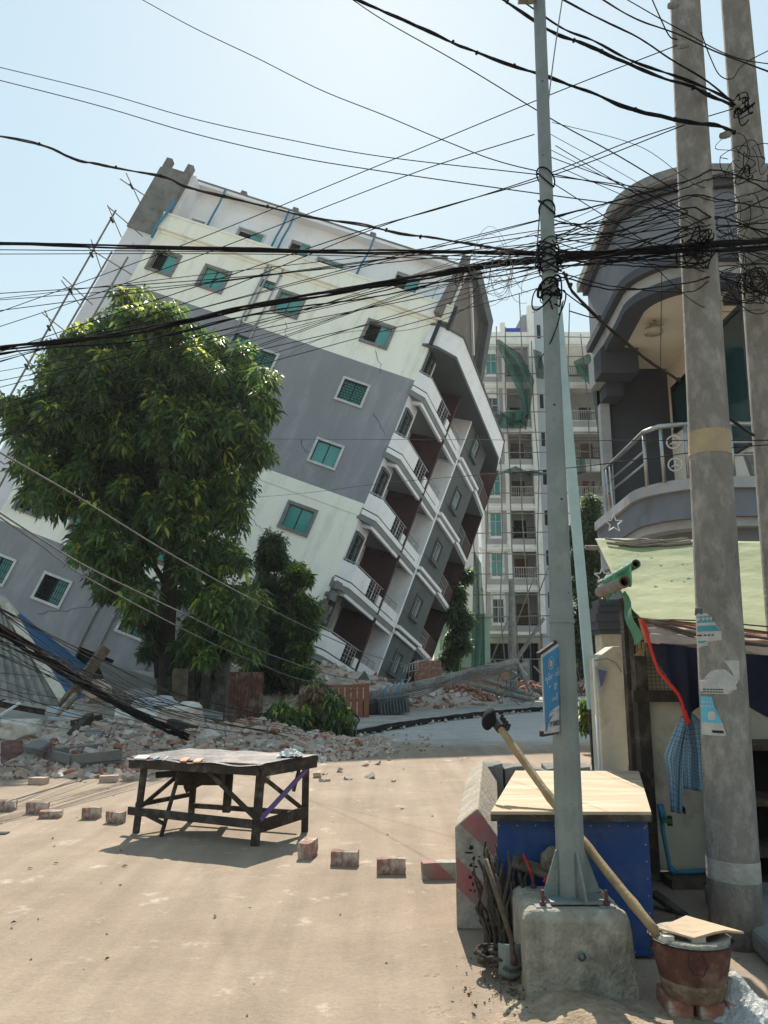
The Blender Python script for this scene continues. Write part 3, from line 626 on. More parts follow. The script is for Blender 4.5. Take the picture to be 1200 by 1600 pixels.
mb = MB(); strip(mb, rounded(3.60, 9.92, 12, 13.3, 1.10), 8.38, 8.5, .4); strip(mb, rounded(3.61, 9.93, 12, 13.3, 1.08), 7.25, 7.38, .25); rb(mb, 'fascia_trim', MT['charc'])
mb = MB(); strip(mb, rounded(3.72, 10.05, 12, 13.4, 1.0), 7.05, 7.25, .2); rb(mb, 'lower_fascia', MT['tgrey'])
mb = MB(); mb.box(5.26, 12, 10.4, 13.5, 3.8, 7.02); rb(mb, 'main_wall', MT['shopwall'])
mb = MB(); mb.vprism([(x + .25, y + .2) for x, y in RO] + [(12, 13.6), (3.95, 13.6)], 7.02, 7.08); rb(mb, 'soffit', MT['shopwall'])
mb = MB(); mb.vprism([(x + .3, y + .3) for x, y in RO] + [(12, 13.6), (3.95, 13.6)], 8.4, 8.48); rb(mb, 'roof_deck', MT['tgrey'])
mb = MB(); strip(mb, [(3.86, 12.9)] + [(x + .2, y + .12) for x, y in rounded(3.5, 9.9, 12, 12.9, 1.0)][1:], 6.93, 7.06, .3); rb(mb, 'soffit_trim', MT['charc'])
mb = MB(); mb.box(5.0, 12, 10.1, 10.5, 6.80, 6.93); mb.box(3.75, 4.4, 12.5, 12.95, 6.55, 7.0); mb.box(3.95, 4.25, 12.95, 13.6, 6.3, 7.0); rb(mb, 'soffit_beam', MT['charc'])
mb = MB(); mb.box(3.78, 3.95, 12.95, 13.4, 6.55, 7.05); mb.box(3.95, 4.12, 13.38, 13.55, 0, 7.0); rb(mb, 'end_pier', MT['tgrey'])
mb = MB(); mb.box(4.12, 5.26, 13.5, 13.7, 0, 7.02); rb(mb, 'end_wall', MT['charc'])
mb = MB(); mb.box(4.6, 12, 13.7, 14.6, 0, 7.0); rb(mb, 'rear_block', MT['tgrey'])
mb = MB(); mb.box(5.3, 12, 10.6, 13.6, 0, 3.8); rb(mb, 'ground_storey_wall', MT['dark'])
# gable rising at the far right
mb = MB(); mb.prism([(6.0, 10.2, 8.5), (9, 10.2, 8.5), (9, 10.2, 10.8), (6.45, 10.2, 9.5)], (0, .2, 0)); rb(mb, 'upper_gable', MT['charc'])
mb = MB(); mb.bar((5.9, 10.1, 8.55), (6.45, 10.1, 9.6), .12, .5); mb.bar((6.45, 10.1, 9.6), (9, 10.1, 10.9), .12, .5); rb(mb, 'gable_rim', MT['tgrey'])
mb = MB(); mb.box(5.5, 12, 9.9, 10.0, 7.5, 8.3); rb(mb, 'fascia_panel', MT['cgrey'])
# balcony: curved slab and lower band
BO = rounded(3.60, 9.95, 12, 13.35, 1.0)
mb = MB(); strip(mb, BO, 3.93, 4.08, .5); rb(mb, 'balcony_rim', MT['tgrey'])
mb = MB(); strip(mb, [(x + .06, y + .06) for x, y in BO], 3.55, 3.93, .2); rb(mb, 'balcony_band', MT['cgrey'])
mb = MB(); strip(mb, [(x + .12, y + .14) for x, y in BO], 3.43, 3.55, .3); rb(mb, 'balcony_moulding', MT['tgrey'])
mb = MB(); strip(mb, [(x + .32, y + .35) for x, y in BO], 2.6, 3.43, .2); rb(mb, 'lower_band', MT['cgrey'])
mb = MB(); mb.vprism([(x + .3, y + .3) for x, y in BO] + [(12, 14), (4.1, 13.4)], 3.8, 4.0); rb(mb, 'balcony_floor', MT['tgrey'])
# windows and door on the set back wall
def xwin(y0, y1, z0, z1, m, fr_, name='window'):
    mb = MB(); X = 5.26
    mb.box(X - .05, X, y0 - .06, y0, z0, z1); mb.box(X - .05, X, y1, y1 + .06, z0, z1); mb.box(X - .05, X, y0 - .06, y1 + .06, z1, z1 + .06); mb.box(X - .06, X, y0 - .06, y1 + .06, z0 - .06, z0)
    w_ = rb(mb, name, fr_); mb = MB(); mb.box(X - .02, X - .004, y0, y1, z0, z1); rb(mb, 'pane', m, parent=w_); return w_
xwin(12.55, 13.2, 5.75, 6.5, MT['dglass'], MT['black'])
xwin(11.9, 12.25, 4.0, 6.1, MT['fshaft'], MT['cgrey'], 'door')
w_ = xwin(10.45, 11.25, 4.75, 6.75, MT['dglass'], MT['charc'])
# railing
mb = MB(); rl = [(3.74, 12.1, 4.55), (3.72, 11.2, 4.78), (3.70, 10.5, 4.84), (3.85, 10.22, 4.86), (4.1, 10.15, 4.86), (4.8, 10.12, 4.86), (5.9, 10.12, 4.86)]
rl = [(3.74, 12.6, 4.86), (3.72, 11.2, 4.86), (3.70, 10.5, 4.86), (3.82, 10.24, 4.86), (4.1, 10.15, 4.86), (4.8, 10.12, 4.86), (5.35, 10.12, 4.86)]
mb.tube(rl, .035, 8)
for h in (4.42, 4.6):
    mb.tube([(3.74, 12.6, h), (3.71, 10.5, h)], .016, 6); mb.tube([(4.15, 10.14, h), (5.35, 10.12, h)], .016, 6)
for p in ((3.74, 12.5), (3.74, 12.3), (3.71, 10.55), (4.14, 10.14), (3.84, 10.24), (5.25, 10.12), (4.75, 10.12)): mb.tube([(p[0], p[1], 4.06), (p[0], p[1], 4.86)], .028, 8)
rl_o = rb(mb, 'railing', MT['steel'], True)
for z in (4.3, 4.62):
    mb = MB()
    c = Vector((3.99, 10.19, z)); ax = Vector((.3, -.1, 0)).normalized(); q = [c + (ax * math.cos(t) + Vector((0, 0, 1)) * math.sin(t)) * .09 for t in np.linspace(0, 2 * math.pi, 17)]
    mb.tube(q, .012, 5, False)
    for t in (math.pi / 2, math.pi * 7 / 6, math.pi * 11 / 6): mb.tube([c, c + (ax * math.cos(t) + Vector((0, 0, 1)) * math.sin(t)) * .06], .01, 5)
    rb(mb, 'railing_emblem', MT['alum'], True, parent=rl_o)
# bracket notch under balcony, ceiling light
mb = MB(); mb.box(3.78, 4.3, 12.3, 13.3, 3.2, 3.55); rb(mb, 'balcony_bracket', MT['tgrey'])
CLt = empty('ceiling_light', 'round cream ceiling light under the soffit of the corner building', 'ceiling light', loc=(4.32, 11.5, 7.02))
mb = MB(); mb.lathe([(0, 0), (.05, 0), (.05, -.12), (.12, -.13), (.15, -.16), (.15, -.2), (0, -.21)], n=20); mb.build('lamp_shade', MT['beige'], CLt, True)
mb = MB()
for a in range(3): mb.bar((0, 0, -.05), (.16 * math.cos(a * 2.1), .16 * math.sin(a * 2.1), -.06), .05, .02)
mb.build('bracket', MT['beige'], CLt)
mb = MB(); mb.hexa([Vector(p) for p in ((5.1, 10.25, 4.1), (5.3, 10.25, 4.1), (5.3, 10.35, 4.1), (5.1, 10.35, 4.1), (5.0, 10.25, 4.5), (5.2, 10.25, 4.5), (5.2, 10.35, 4.5), (5.0, 10.35, 4.5))]); tag(mb.build('metal_box', MT['stone']), 'small grey box leaning on the balcony behind the railing', 'box')
# star lanterns hanging from the balcony
def star(c, r, label):
    mb = MB(); P = [Vector((math.sin(i * math.pi / 5) * (r if i % 2 == 0 else r * .42), 0, math.cos(i * math.pi / 5) * (r if i % 2 == 0 else r * .42))) + Vector(c) for i in range(10)]
    for i in range(10): mb.tube([P[i], P[(i + 1) % 10]], .008, 5)
    mb.tube([P[0], P[0] + Vector((0, 0, .35))], .003, 4)
    tag(mb.build('star_decoration', MT['alum']), label, 'decoration', 'wire star decorations')
star(at(959, 818, 9.8), .12, 'wire star decoration hanging under the curved balcony edge')
star(at(941, 900, 8.6), .09, 'wire star decoration hanging in front of the dark tree, beside the rolled tarps')

# ---------------------------------------------------------------- utility poles
def pole(name, label, base, top, r0, r1, m, bands=(), n=28):
    root = empty(name, label, 'utility pole', loc=base); B = Vector((0, 0, 0)); Tt = Vector(top) - Vector(base)
    k = 14; mb = MB(); mb.tube([B + Tt * (i / k) for i in range(k + 1)], [r0 + (r1 - r0) * i / k for i in range(k + 1)], n); mb.build('shaft', m, root, True)
    for (f0, f1, mm) in bands:
        mb = MB(); mb.tube([B + Tt * f0, B + Tt * f1], [r0 + (r1 - r0) * f0 + .0025, r0 + (r1 - r0) * f1 + .0025], n, False); mb.build('painted_band', mm, root, True)
    return root
PC0, PC1 = (2.075, 4.92, 0), (2.30, 4.92, 7.6)
bandy = mat('ochre_band', (.40, .32, .20), .95, (.31, .25, .165), 8, .6, .4, 50); bandw = mat('chalky_band', (.42, .41, .38), .95, (.27, .26, .24), 7, .8, .5, 50)
def fz(py): return at(1120, py, 4.92).z / 7.6
cp = pole('concrete_pole', 'thick concrete utility pole with torn posters and an ochre band, before the stall', PC0, PC1, .152, .098, MT['polec'], [(fz(713), fz(677), bandy), (fz(1372), fz(1340), bandw)])
cp2 = pole('concrete_pole', 'second concrete utility pole at the right edge, partly out of the picture', (2.78, 5.4, 0), (2.92, 5.4, 8), .15, .10, MT['polec'])
def pxc(C0, C1, px, py, r):
    """angle on the pole surface seen at a pixel"""
    p = at(px, py, C0[1] - r); f = p.z / C1[2]; cx = C0[0] + (C1[0] - C0[0]) * f
    return math.asin(max(-1, min(1, (p.x - cx) / r))), p.z
def poster(rows, m, off, name='paper'):
    """rows: (py, pxL, pxR) patches hugging the concrete pole"""
    mb = MB(); G = []
    for py, a, b_ in rows:
        z = at(1120, py, 4.8).z; r = .152 + (.098 - .152) * z / 7.6 + off; cx = PC0[0] + (PC1[0] - PC0[0]) * z / 7.6
        ta, _ = pxc(PC0, PC1, a, py, r); tb, _ = pxc(PC0, PC1, b_, py, r)
        G.append([(cx + r * math.sin(t), PC0[1] - r * math.cos(t), z) for t in np.linspace(ta, tb, 9)])
    for i in range(len(G) - 1):
        for j in range(8): mb.add([G[i][j], G[i][j + 1], G[i + 1][j + 1], G[i + 1][j]], [(3, 2, 1, 0)])
    return mb
MT['paperw'] = mat('torn_white_paper', (.46, .46, .45), .85, (.34, .34, .33), 14)
MT['papert'] = mat('teal_print', (.06, .27, .33), .7, (.05, .20, .26), 20)
MT['papers'] = mat('sky_blue_print', (.11, .42, .55), .7, (.09, .35, .48), 10)
MT['ink'] = mat('black_ink', (.02, .02, .022), .8)
MT['papergr'] = mat('grey_glue_patch', (.12, .12, .115), .9)
# poster 1
r1 = empty('torn_poster', 'torn teal and white paper poster high on the concrete pole', 'poster', group='torn posters on the concrete pole', loc=(0, 0, 0))
poster([(944, 1095, 1101), (960, 1095, 1112), (980, 1095, 1124), (987, 1095, 1128), (1000, 1095, 1129), (1008, 1095, 1112), (1012, 1095, 1105)], MT['paperw'], .003).build('paper', MT['paperw'], r1)
poster([(946, 1096, 1101), (953, 1096, 1106)], None, .0045).build('print_band', MT['papert'], r1)
poster([(962, 1096, 1113), (972, 1096, 1119)], None, .0045).build('print_band', MT['papert'], r1)
poster([(977, 1096, 1121), (986, 1096, 1127)], None, .0045).build('print_band', MT['papert'], r1)
poster([(1001, 1096, 1112), (1004, 1096, 1108)], None, .0045).build('print_band', MT['papert'], r1)
mb = poster([(965, 1099, 1114), (966.4, 1099, 1115)], None, .006); 
for i in range(5): mb2 = poster([(963.5, 1098 + i * 4, 1100 + i * 4), (969, 1098 + i * 4, 1100 + i * 4)], None, .006); n0 = len(mb.v); mb.v += mb2.v; mb.f += [[n0 + q for q in f] for f in mb2.f]; mb.m += mb2.m
mb.build('lettering', MT['paperw'], r1)
mb = poster([(990.5, 1098, 1101), (998, 1099, 1102)], None, .006)
for i in range(4): mb2 = poster([(991, 1104 + i * 4, 1106.5 + i * 4), (993, 1104 + i * 4, 1106.5 + i * 4)], None, .006); n0 = len(mb.v); mb.v += mb2.v; mb.f += [[n0 + q for q in f] for f in mb2.f]; mb.m += mb2.m
mb.build('lettering', MT['ink'], r1)
mb = MB(); c = at(1090, 955, 4.75); mb.prism([c + Vector(q) for q in ((.03, .0, .02), (-.02, -.02, .015), (-.03, -.03, -.03), (-.005, -.02, -.015), (.03, 0, -.02))], (0, .006, .004)); mb.build('peeling_corner', MT['papergr'], r1)
# poster 2
r2 = empty('torn_poster', 'torn plain white paper scrap at the middle of the concrete pole', 'poster', group='torn posters on the concrete pole', loc=(0, 0, 0))
poster([(1032, 1132, 1156), (1040, 1137, 1156), (1050, 1144, 1156.5), (1056, 1146, 1156.5), (1062, 1146, 1156)], None, .003).build('paper', MT['paperw'], r2)
poster([(1046, 1122, 1133), (1050, 1115, 1139), (1058, 1111, 1147), (1064, 1104, 1155), (1070, 1107, 1150), (1076, 1108, 1152), (1084.5, 1110, 1138)], None, .0034).build('paper', MT['paperw'], r2)
mb = MB()
for yy in (1076.5, 1080.5):
    for i in range(7):
        mb2 = poster([(yy, 1109.5 + i * 3.2, 1111.9 + i * 3.2), (yy + 1.7, 1109.5 + i * 3.2, 1111.9 + i * 3.2)], None, .006); n0 = len(mb.v); mb.v += mb2.v; mb.f += [[n0 + q for q in f] for f in mb2.f]; mb.m += mb2.m
mb.build('lettering', MT['ink'], r2)
# poster 3
r3 = empty('torn_poster', 'sky blue poster with a white foot, lowest on the concrete pole', 'poster', group='torn posters on the concrete pole', loc=(0, 0, 0))
poster([(1089, 1101, 1118), (1095, 1101, 1119), (1104, 1101, 1121), (1118, 1101.5, 1126), (1130, 1102, 1131)], None, .003).build('paper', MT['papers'], r3)
poster([(1130, 1102, 1131), (1141, 1102.5, 1134), (1147, 1103, 1136), (1150, 1112, 1134)], None, .003).build('paper_foot', MT['paperw'], r3)
poster([(1112, 1116, 1121), (1116, 1114.5, 1122.5), (1124, 1115, 1123), (1126, 1116, 1120)], None, .0055).build('printed_house', MT['paperw'], r3)
mb = MB()
for yy, a, n_ in ((1096.5, 1107, 4), (1103, 1104, 6), (1120, 1103, 2), (1131, 1104, 2)):
    for i in range(n_):
        mb2 = poster([(yy, a + i * 2.8, a + 1.8 + i * 2.8), (yy + 2.4, a + i * 2.8, a + 1.8 + i * 2.8)], None, .0058); n0 = len(mb.v); mb.v += mb2.v; mb.f += [[n0 + q for q in f] for f in mb2.f]; mb.m += mb2.m
mb.build('lettering', MT['paperw'], r3)
poster([(1141.5, 1119, 1132), (1145.5, 1119.5, 1133)], None, .0055).build('label_block', MT['ink'], r3)
# chipped plaster splotches on the pole
mb = poster([(1180, 1146, 1152), (1186, 1143, 1156), (1194, 1144, 1160), (1200, 1150, 1157)], None, .0022); mb.build('paint_splash', MT['paperw'], cp)
mb = poster([(1153, 1146, 1149), (1158, 1150, 1156)], None, .0022); mb.build('paint_splash', MT['paperw'], cp)
for py in (838, 300, 350, 372, 415, 243, 262):     # wires bound round the pole
    z = at(1120, py, 4.8).z; f = z / 7.6; cx = PC0[0] + (PC1[0] - PC0[0]) * f; r = .152 - .054 * f + .004; ti = random.uniform(-.3, .3) if py != 838 else .0
    mb = MB(); mb.tube([(cx + r * math.cos(t), PC0[1] + r * math.sin(t), z + ti * .1 * math.cos(t)) for t in np.linspace(0, 2 * math.pi, 25)], .003 if py > 500 else .006, 5, False); mb.build('wire_tie', MT['cable'], cp, True)

# metal pole on its footing
MP = empty('metal_pole', 'galvanised grey steel pole bolted to the concrete block in the foreground', 'pole', loc=(.99, 4.37, .405))
H = 5.62
def mpr(z): return float(np.interp(z, [0, 1.4, 2.0, 2.8, 4.0, 5.7], [.078, .070, .060, .051, .043, .040]))
mb = MB(); mb.tube([(.05 * f, 0, f * H) for f in np.linspace(0, 1, 10)], [mpr(f * H) for f in np.linspace(0, 1, 10)], 12); mb.build('shaft', MT['galv'], MP)
for z in (1.43,):
    mb = MB(); mb.tube([(.0127, 0, z), (.0127, 0, z + .02)], .0745, 12); mb.build('joint_ring', MT['galv'], MP)
mb = MB(); mb.box(-.14, .14, -.14, .14, .0, .014); mb.build('base_plate', MT['galv'], MP)
for a in range(4):
    t = a * math.pi / 2 + .25; d = Vector((math.cos(t), math.sin(t), 0)); s_ = Vector((-d.y, d.x, 0)) * .005; r_ = .078
    mb = MB(); mb.prism([d * r_ + s_ + Vector((0, 0, .014)), d * (r_ + .085) + s_ + Vector((0, 0, .014)), d * (r_ + .075) + s_ + Vector((0, 0, .05)), d * (r_ + .004) + s_ + Vector((0, 0, .235)), d * (r_ - .01) + s_ + Vector((0, 0, .235))], s_ * -2); mb.build('gusset', MT['galv'], MP)
mb = MB(); mb.box(-.03, .0, -.09, -.03, 5.5, 5.62); mb.box(-.09, .0, -.03, .03, 5.56, 5.6); mb.build('top_bracket', MT['stone'], MP)
mb = MB()
for k in range(9):
    z = .5 + k * .55 + random.uniform(-.03, .03); t = -math.pi / 2 + random.uniform(-.8, .8); r_ = mpr(z) - .001
    c = Vector((.05 * z / H + r_ * math.cos(t), r_ * math.sin(t), z)); q = random.uniform(.003, .009)
    mb.prism([c + Vector((-q, 0, -q * .5)), c + Vector((q, 0, -q * .4)), c + Vector((q * .7, 0, q * .6)), c + Vector((-q * .6, 0, q * .5))], (0, -.002, 0))
mb.build('chipped_spot', MT['ink'], MP)
FT = empty('concrete_footing', 'stained concrete block carrying the metal pole', 'footing', loc=(.97, 4.38, 0))
prof = [(-.265, .0), (-.27, .35), (-.255, .38), (-.225, .395), (.215, .395), (.245, .38), (.26, .345), (.285, .0)]
def fblock():
    m = MB(); n = 14; rows = []
    for i in range(n + 1):
        y = -.24 + .5 * i / n; e = min(i, n - i) / n; tap = .0 if 0 < i < n else .03
        rows.append([(x * (1 - tap * .6) + random.uniform(-.004, .004), y + random.uniform(-.004, .004), max(0, z - (tap * 1.4 if z > .3 else 0) + (random.uniform(-.004, .004) if z > 0 else 0))) for x, z in prof])
    base = 0
    for r_ in rows: m.v += r_
    k = len(prof)
    for i in range(n):
        for j in range(k - 1): m.f.append([i * k + j, (i + 1) * k + j, (i + 1) * k + j + 1, i * k + j + 1]); m.m.append(0)
    m.f.append(list(range(k))[::1]); m.m.append(0); m.f.append([n * k + j for j in range(k)][::-1]); m.m.append(0); return m
o = fblock().build('block', MT['block'], FT); bev(o, .007, 2)
for dx, dy in ((-.16, -.15), (.165, -.15), (-.15, .16), (.17, .14)):
    mb = MB(); mb.tube([(dx, dy, .36), (dx, dy, .475)], .009, 8); b0 = mb.build('anchor_bolt', MT['rust'], FT); mb = MB(); mb.tube([(dx, dy, .405), (dx, dy, .42)], .018, 6); mb.build('nut', MT['rust'], b0); mb = MB(); mb.box(dx - .04, dx + .04, dy - .03, dy + .03, .396, .402); mb.build('washer', MT['stone'], b0)
mb = MB(); mb.tube([(-.0, -.20, .205), (-.0, -.27, .20)], .02, 12, False); mb.tube([(-.0, -.20, .205), (-.0, -.262, .20)], .015, 12); mb.build('pipe_stub', MT['galv'], FT, True)

# banner sign fixed on the left of the metal pole
SG = empty('banner_sign', 'faded blue banner sign with white lettering in a wooden frame fixed to the metal pole', 'sign', loc=(0, 0, 0))
A = [at(846, 1024, 4.15), at(874, 1004, 4.32), at(875, 1143, 4.32), at(851, 1147, 4.15)]
ux = (A[1] - A[0]); nrm = ux.cross(A[3] - A[0]).normalized()
if nrm.y > 0: nrm = -nrm
def sgp(a, b, off=0):
    top = A[0] * (1 - a) + A[1] * a; bot = A[3] * (1 - a) + A[2] * a; return top * (1 - b) + bot * b + nrm * off
mb = MB(); mb.prism([sgp(0, 0), sgp(1, 0), sgp(1, 1), sgp(0, 1)], -nrm * .004); mb.build('banner', MT['paperw'], SG)
mblue = mat('sign_blue', (.045, .20, .36), .7, (.035, .15, .29), 9)
mb = MB(); mb.prism([sgp(.05, .035, .0015), sgp(.96, .035, .0015), sgp(.96, .70, .0015), sgp(.75, .76, .0015), sgp(.45, .82, .0015), sgp(.25, .88, .0015), sgp(.13, .97, .0015), sgp(.06, .97, .0015)], nrm * .001); mb.build('blue_print', mblue, SG)
mb = MB(); q = [sgp(.47 + .14 * math.cos(t), .17 + .075 * math.sin(t), .004) for t in np.linspace(0, 2 * math.pi, 17)]; mb.tube(q, .0018, 4, False); mb.build('round_emblem', MT['paperw'], SG)
mb = MB(); mb.prism([sgp(.47 + .07 * math.cos(t), .175 + .045 * math.sin(t), .003) for t in np.linspace(0, 2 * math.pi, 9)[:-1]], nrm * .001); mb.build('emblem_figure', MT['brick'], SG)
mb = MB(); mb.prism([sgp(.2, .76, .003), sgp(.93, .70, .003), sgp(.93, .755, .003), sgp(.2, .81, .003)], nrm * .001); mb.build('text_strip', MT['paperw'], SG)
def sign_text(txt, a0, a1, b0, b1, m, name='lettering'):
    cu = bpy.data.curves.new('t', 'FONT'); cu.body = txt; cu.offset = .03; cu.align_x = 'LEFT'; to = bpy.data.objects.new('t', cu); COL.objects.link(to)
    bpy.context.view_layer.update(); dg = bpy.context.evaluated_depsgraph_get(); me = bpy.data.meshes.new_from_object(to.evaluated_get(dg)); bpy.data.objects.remove(to)
    if not len(me.vertices): return
    xs = [v.co.x for v in me.vertices]; ys = [v.co.y for v in me.vertices]; X0, X1, Y0, Y1 = min(xs), max(xs), min(ys), max(ys)
    for v in me.vertices:
        a = a0 + (a1 - a0) * (v.co.x - X0) / (X1 - X0); b_ = b1 + (b0 - b1) * (v.co.y - Y0) / (Y1 - Y0); v.co = sgp(a, b_, .0045)
    me.materials.clear(); me.materials.append(m); o = bpy.data.objects.new(name, me); COL.objects.link(o); o.parent = SG
sign_text('\u101b\u1015\u103a\u1000\u103d\u1000\u103a', .1, .95, .275, .395, MT['paperw'])
sign_text('\u1021\u1011\u1030\u1038', .3, .8, .43, .50, MT['paperw'])
sign_text('T-\u1001\u1031\u102b\u103a', .32, .82, .55, .645, MT['paperw'])
sign_text('\u1019\u102d\u1010\u103a\u1006\u1000\u103a', .25, .9, .735, .765, mblue)
sign_text('09-500021', .33, .93, .865, .925, MT['ink'])
mb = MB()
for a, b_ in ((sgp(1, 0), sgp(1, 1)), (sgp(0, 1), sgp(1, 1)), (sgp(0, 0), sgp(1, 0))): mb.bar(a - nrm * .02, b_ - nrm * .02, .028, .02, up=nrm)
mb.build('frame', MT['dwood'], SG)
mb = MB(); mb.prism([at(862, 988, 4.45), at(874, 987, 4.45), at(874, 1010, 4.45), at(863, 1010, 4.45)], (0, .01, 0)); mb.build('card', MT['ply'], SG)

# pale blue plank leaning behind the metal pole
mb = MB(); mb.bar(at(926, 1108, 6.9), at(868, 455, 6.9), .085, .05); a = mb.build('pale_blue_post', mat('pale_blue_paint', (.42, .55, .57), .7, (.34, .46, .48), 6)); 
PB = empty('leaning_post', 'long pale blue painted post standing just behind the metal pole', 'post', loc=at(926, 1205, 6.9)); 
a.name = 'painted_part'; a.parent = PB; a.matrix_parent_inverse = PB.matrix_world.inverted() if False else Matrix.Translation(-PB.location)
mb = MB(); mb.bar(at(933, 1205, 6.9), at(926, 1108, 6.9), .075, .045); b_ = mb.build('bare_foot', MT['dwood']); b_.parent = PB; b_.matrix_parent_inverse = Matrix.Translation(-PB.location)

# ---------------------------------------------------------------- roadside barrier, low wall, blue chest
mb = MB()
BRm = bpy.data.materials.new('striped_concrete'); BRm.use_nodes = True; n = BRm.node_tree.nodes; l = BRm.node_tree.links; b0 = n['Principled BSDF']; b0.inputs['Roughness'].default_value = .95
tc = n.new('ShaderNodeTexCoord'); mp = n.new('ShaderNodeMapping'); mp.inputs['Rotation'].default_value = (0, R(48), 0); wv = n.new('ShaderNodeSeparateXYZ'); l.new(tc.outputs['Object'], mp.inputs[0]); l.new(mp.outputs[0], wv.inputs[0])
mt_ = n.new('ShaderNodeMath'); mt_.operation = 'MULTIPLY'; mt_.inputs[1].default_value = 3.4; ad = n.new('ShaderNodeMath'); ad.operation = 'ADD'; ad.inputs[1].default_value = .93; fr_ = n.new('ShaderNodeMath'); fr_.operation = 'FRACT'; gt = n.new('ShaderNodeMath'); gt.operation = 'GREATER_THAN'; gt.inputs[1].default_value = .55
l.new(wv.outputs['X'], mt_.inputs[0]); l.new(mt_.outputs[0], ad.inputs[0]); l.new(ad.outputs[0], fr_.inputs[0]); l.new(fr_.outputs[0], gt.inputs[0])
nz = n.new('ShaderNodeTexNoise'); nz.inputs['Scale'].default_value = 9; nz.inputs['Detail'].default_value = 9; nz.inputs['Roughness'].default_value = .8; l.new(tc.outputs['Object'], nz.inputs['Vector'])
cr = n.new('ShaderNodeValToRGB'); cr.color_ramp.elements[0].position = .38; cr.color_ramp.elements[1].position = .62; l.new(nz.outputs[0], cr.inputs[0])
mx = n.new('ShaderNodeMixRGB'); mx.inputs[1].default_value = (.42, .40, .35, 1); mx.inputs[2].default_value = (.42, .10, .11, 1); l.new(gt.outputs[0], mx.inputs[0])
m2 = n.new('ShaderNodeMixRGB'); m2.inputs[1].default_value = (.22, .20, .165, 1); l.new(cr.outputs[0], m2.inputs[0]); l.new(mx.outputs[0], m2.inputs[2]); l.new(m2.outputs[0], b0.inputs['Base Color'])
bp = n.new('ShaderNodeBump'); bp.inputs['Strength'].default_value = .6; bp.inputs['Distance'].default_value = .01; l.new(nz.outputs[0], bp.inputs['Height']); l.new(bp.outputs[0], b0.inputs['Normal'])
MT['stripe'] = BRm
BA = empty('road_barrier', 'chipped concrete barrier with worn red stripes and black scribbles left of the chest', 'barrier', loc=(.45, 5.17, 0))
x0 = 0; prof = [(0, 0), (.28, 0), (.28, .52), (.145, .71), (0, .60)]
mb = MB(); mb.prism([(x, 0, z) for x, z in prof], (.36, 2.6, 0)); o = mb.build('barrier_body', mat('pale_barrier_concrete', (.40, .35, .28), .95, (.27, .235, .185), 7, .8, .6, 40), BA); bev(o, .012)
mb = MB(); mb.prism([(x * .97 + .004, -.003, z * .985 + .004) for x, z in prof], (0, .004, 0)); mb.build('painted_end', MT['stripe'], BA)
mb = MB(); rr = random.Random(3)
for cx, cz, wd, hg in ((.10, .475, .035, .03), (.085, .445, .06, .01), (.115, .41, .02, .03), (.10, .37, .03, .02), (.125, .36, .03, .012), (.11, .325, .025, .03), (.09, .30, .02, .02), (.125, .295, .016, .025), (.105, .26, .014, .03), (.09, .225, .02, .012), (.115, .22, .012, .02), (.15, .42, .02, .008), (.14, .40, .01, .02)):
    q = [(cx + wd * .5 * math.cos(t) * rr.uniform(.6, 1.2), -.0055, cz + hg * .6 * math.sin(t) * rr.uniform(.6, 1.2)) for t in np.linspace(0, 2 * math.pi, 9)[:-1]]
    mb.prism(q[::-1], (0, .002, 0))
mb.build('painted_scribble', MT['ink'], BA)
mb = MB(); nn_ = 14
def lw(i): 
    f = i / nn_; return (Vector((.95, 7.75, 0)) * (1 - f) + Vector((2.35, 7.45, 0)) * f)
for i in range(nn_):
    a, b_ = lw(i), lw(i + 1); h0 = .64 + rr.uniform(-.03, .03); mb.hexa([a, b_, b_ + Vector((0, .28, 0)), a + Vector((0, .28, 0))] + [q + Vector((rr.uniform(-.02, .02), 0, h0 + rr.uniform(-.02, .02))) for q in (a, b_, b_ + Vector((0, .28, 0)), a + Vector((0, .28, 0)))])
tag(bev(mb.build('low_wall', MT['rawconc']), .01), 'broken low concrete wall behind the blue chest', 'wall')
BX = empty('blue_chest', 'blue sheet clad chest with a weathered plywood top behind the metal pole', 'chest', loc=(.62, 4.66, 0))
q = [(.03, .02), (.89, .0), (1.36, 1.62), (.43, 1.66)]
mb = MB(); mb.vprism(q, .02, .745); mb.build('body', MT['blueb'], BX)
mb = MB(); mb.vprism([(-.01, -.03), (.90, -.04), (1.39, 1.68), (.42, 1.7)], .765, .785); o = mb.build('plywood_top', MT['ply'], BX)
mb = MB(); mb.bar((-.01, -.02, .75), (.895, -.035, .75), .035, .035); mb.bar((.895, -.02, .75), (1.37, 1.66, .75), .03, .035); mb.build('edge_batten', MT['dwood'], BX)
mb = MB()
for i in range(9):
    for e, (x, z) in enumerate(((.04 + i * .105, .70), (.04 + i * .105, .04))): mb.tube([(x, -.001 + .02 - x * .02, z), (x, -.004 + .018 - x * .02, z)], .0025, 6)
for i in range(8): z = .06 + i * .09; mb.tube([(.87, .004, z), (.87, -.003, z)], .003, 6)
mb.build('nail_heads', MT['alum'], BX)

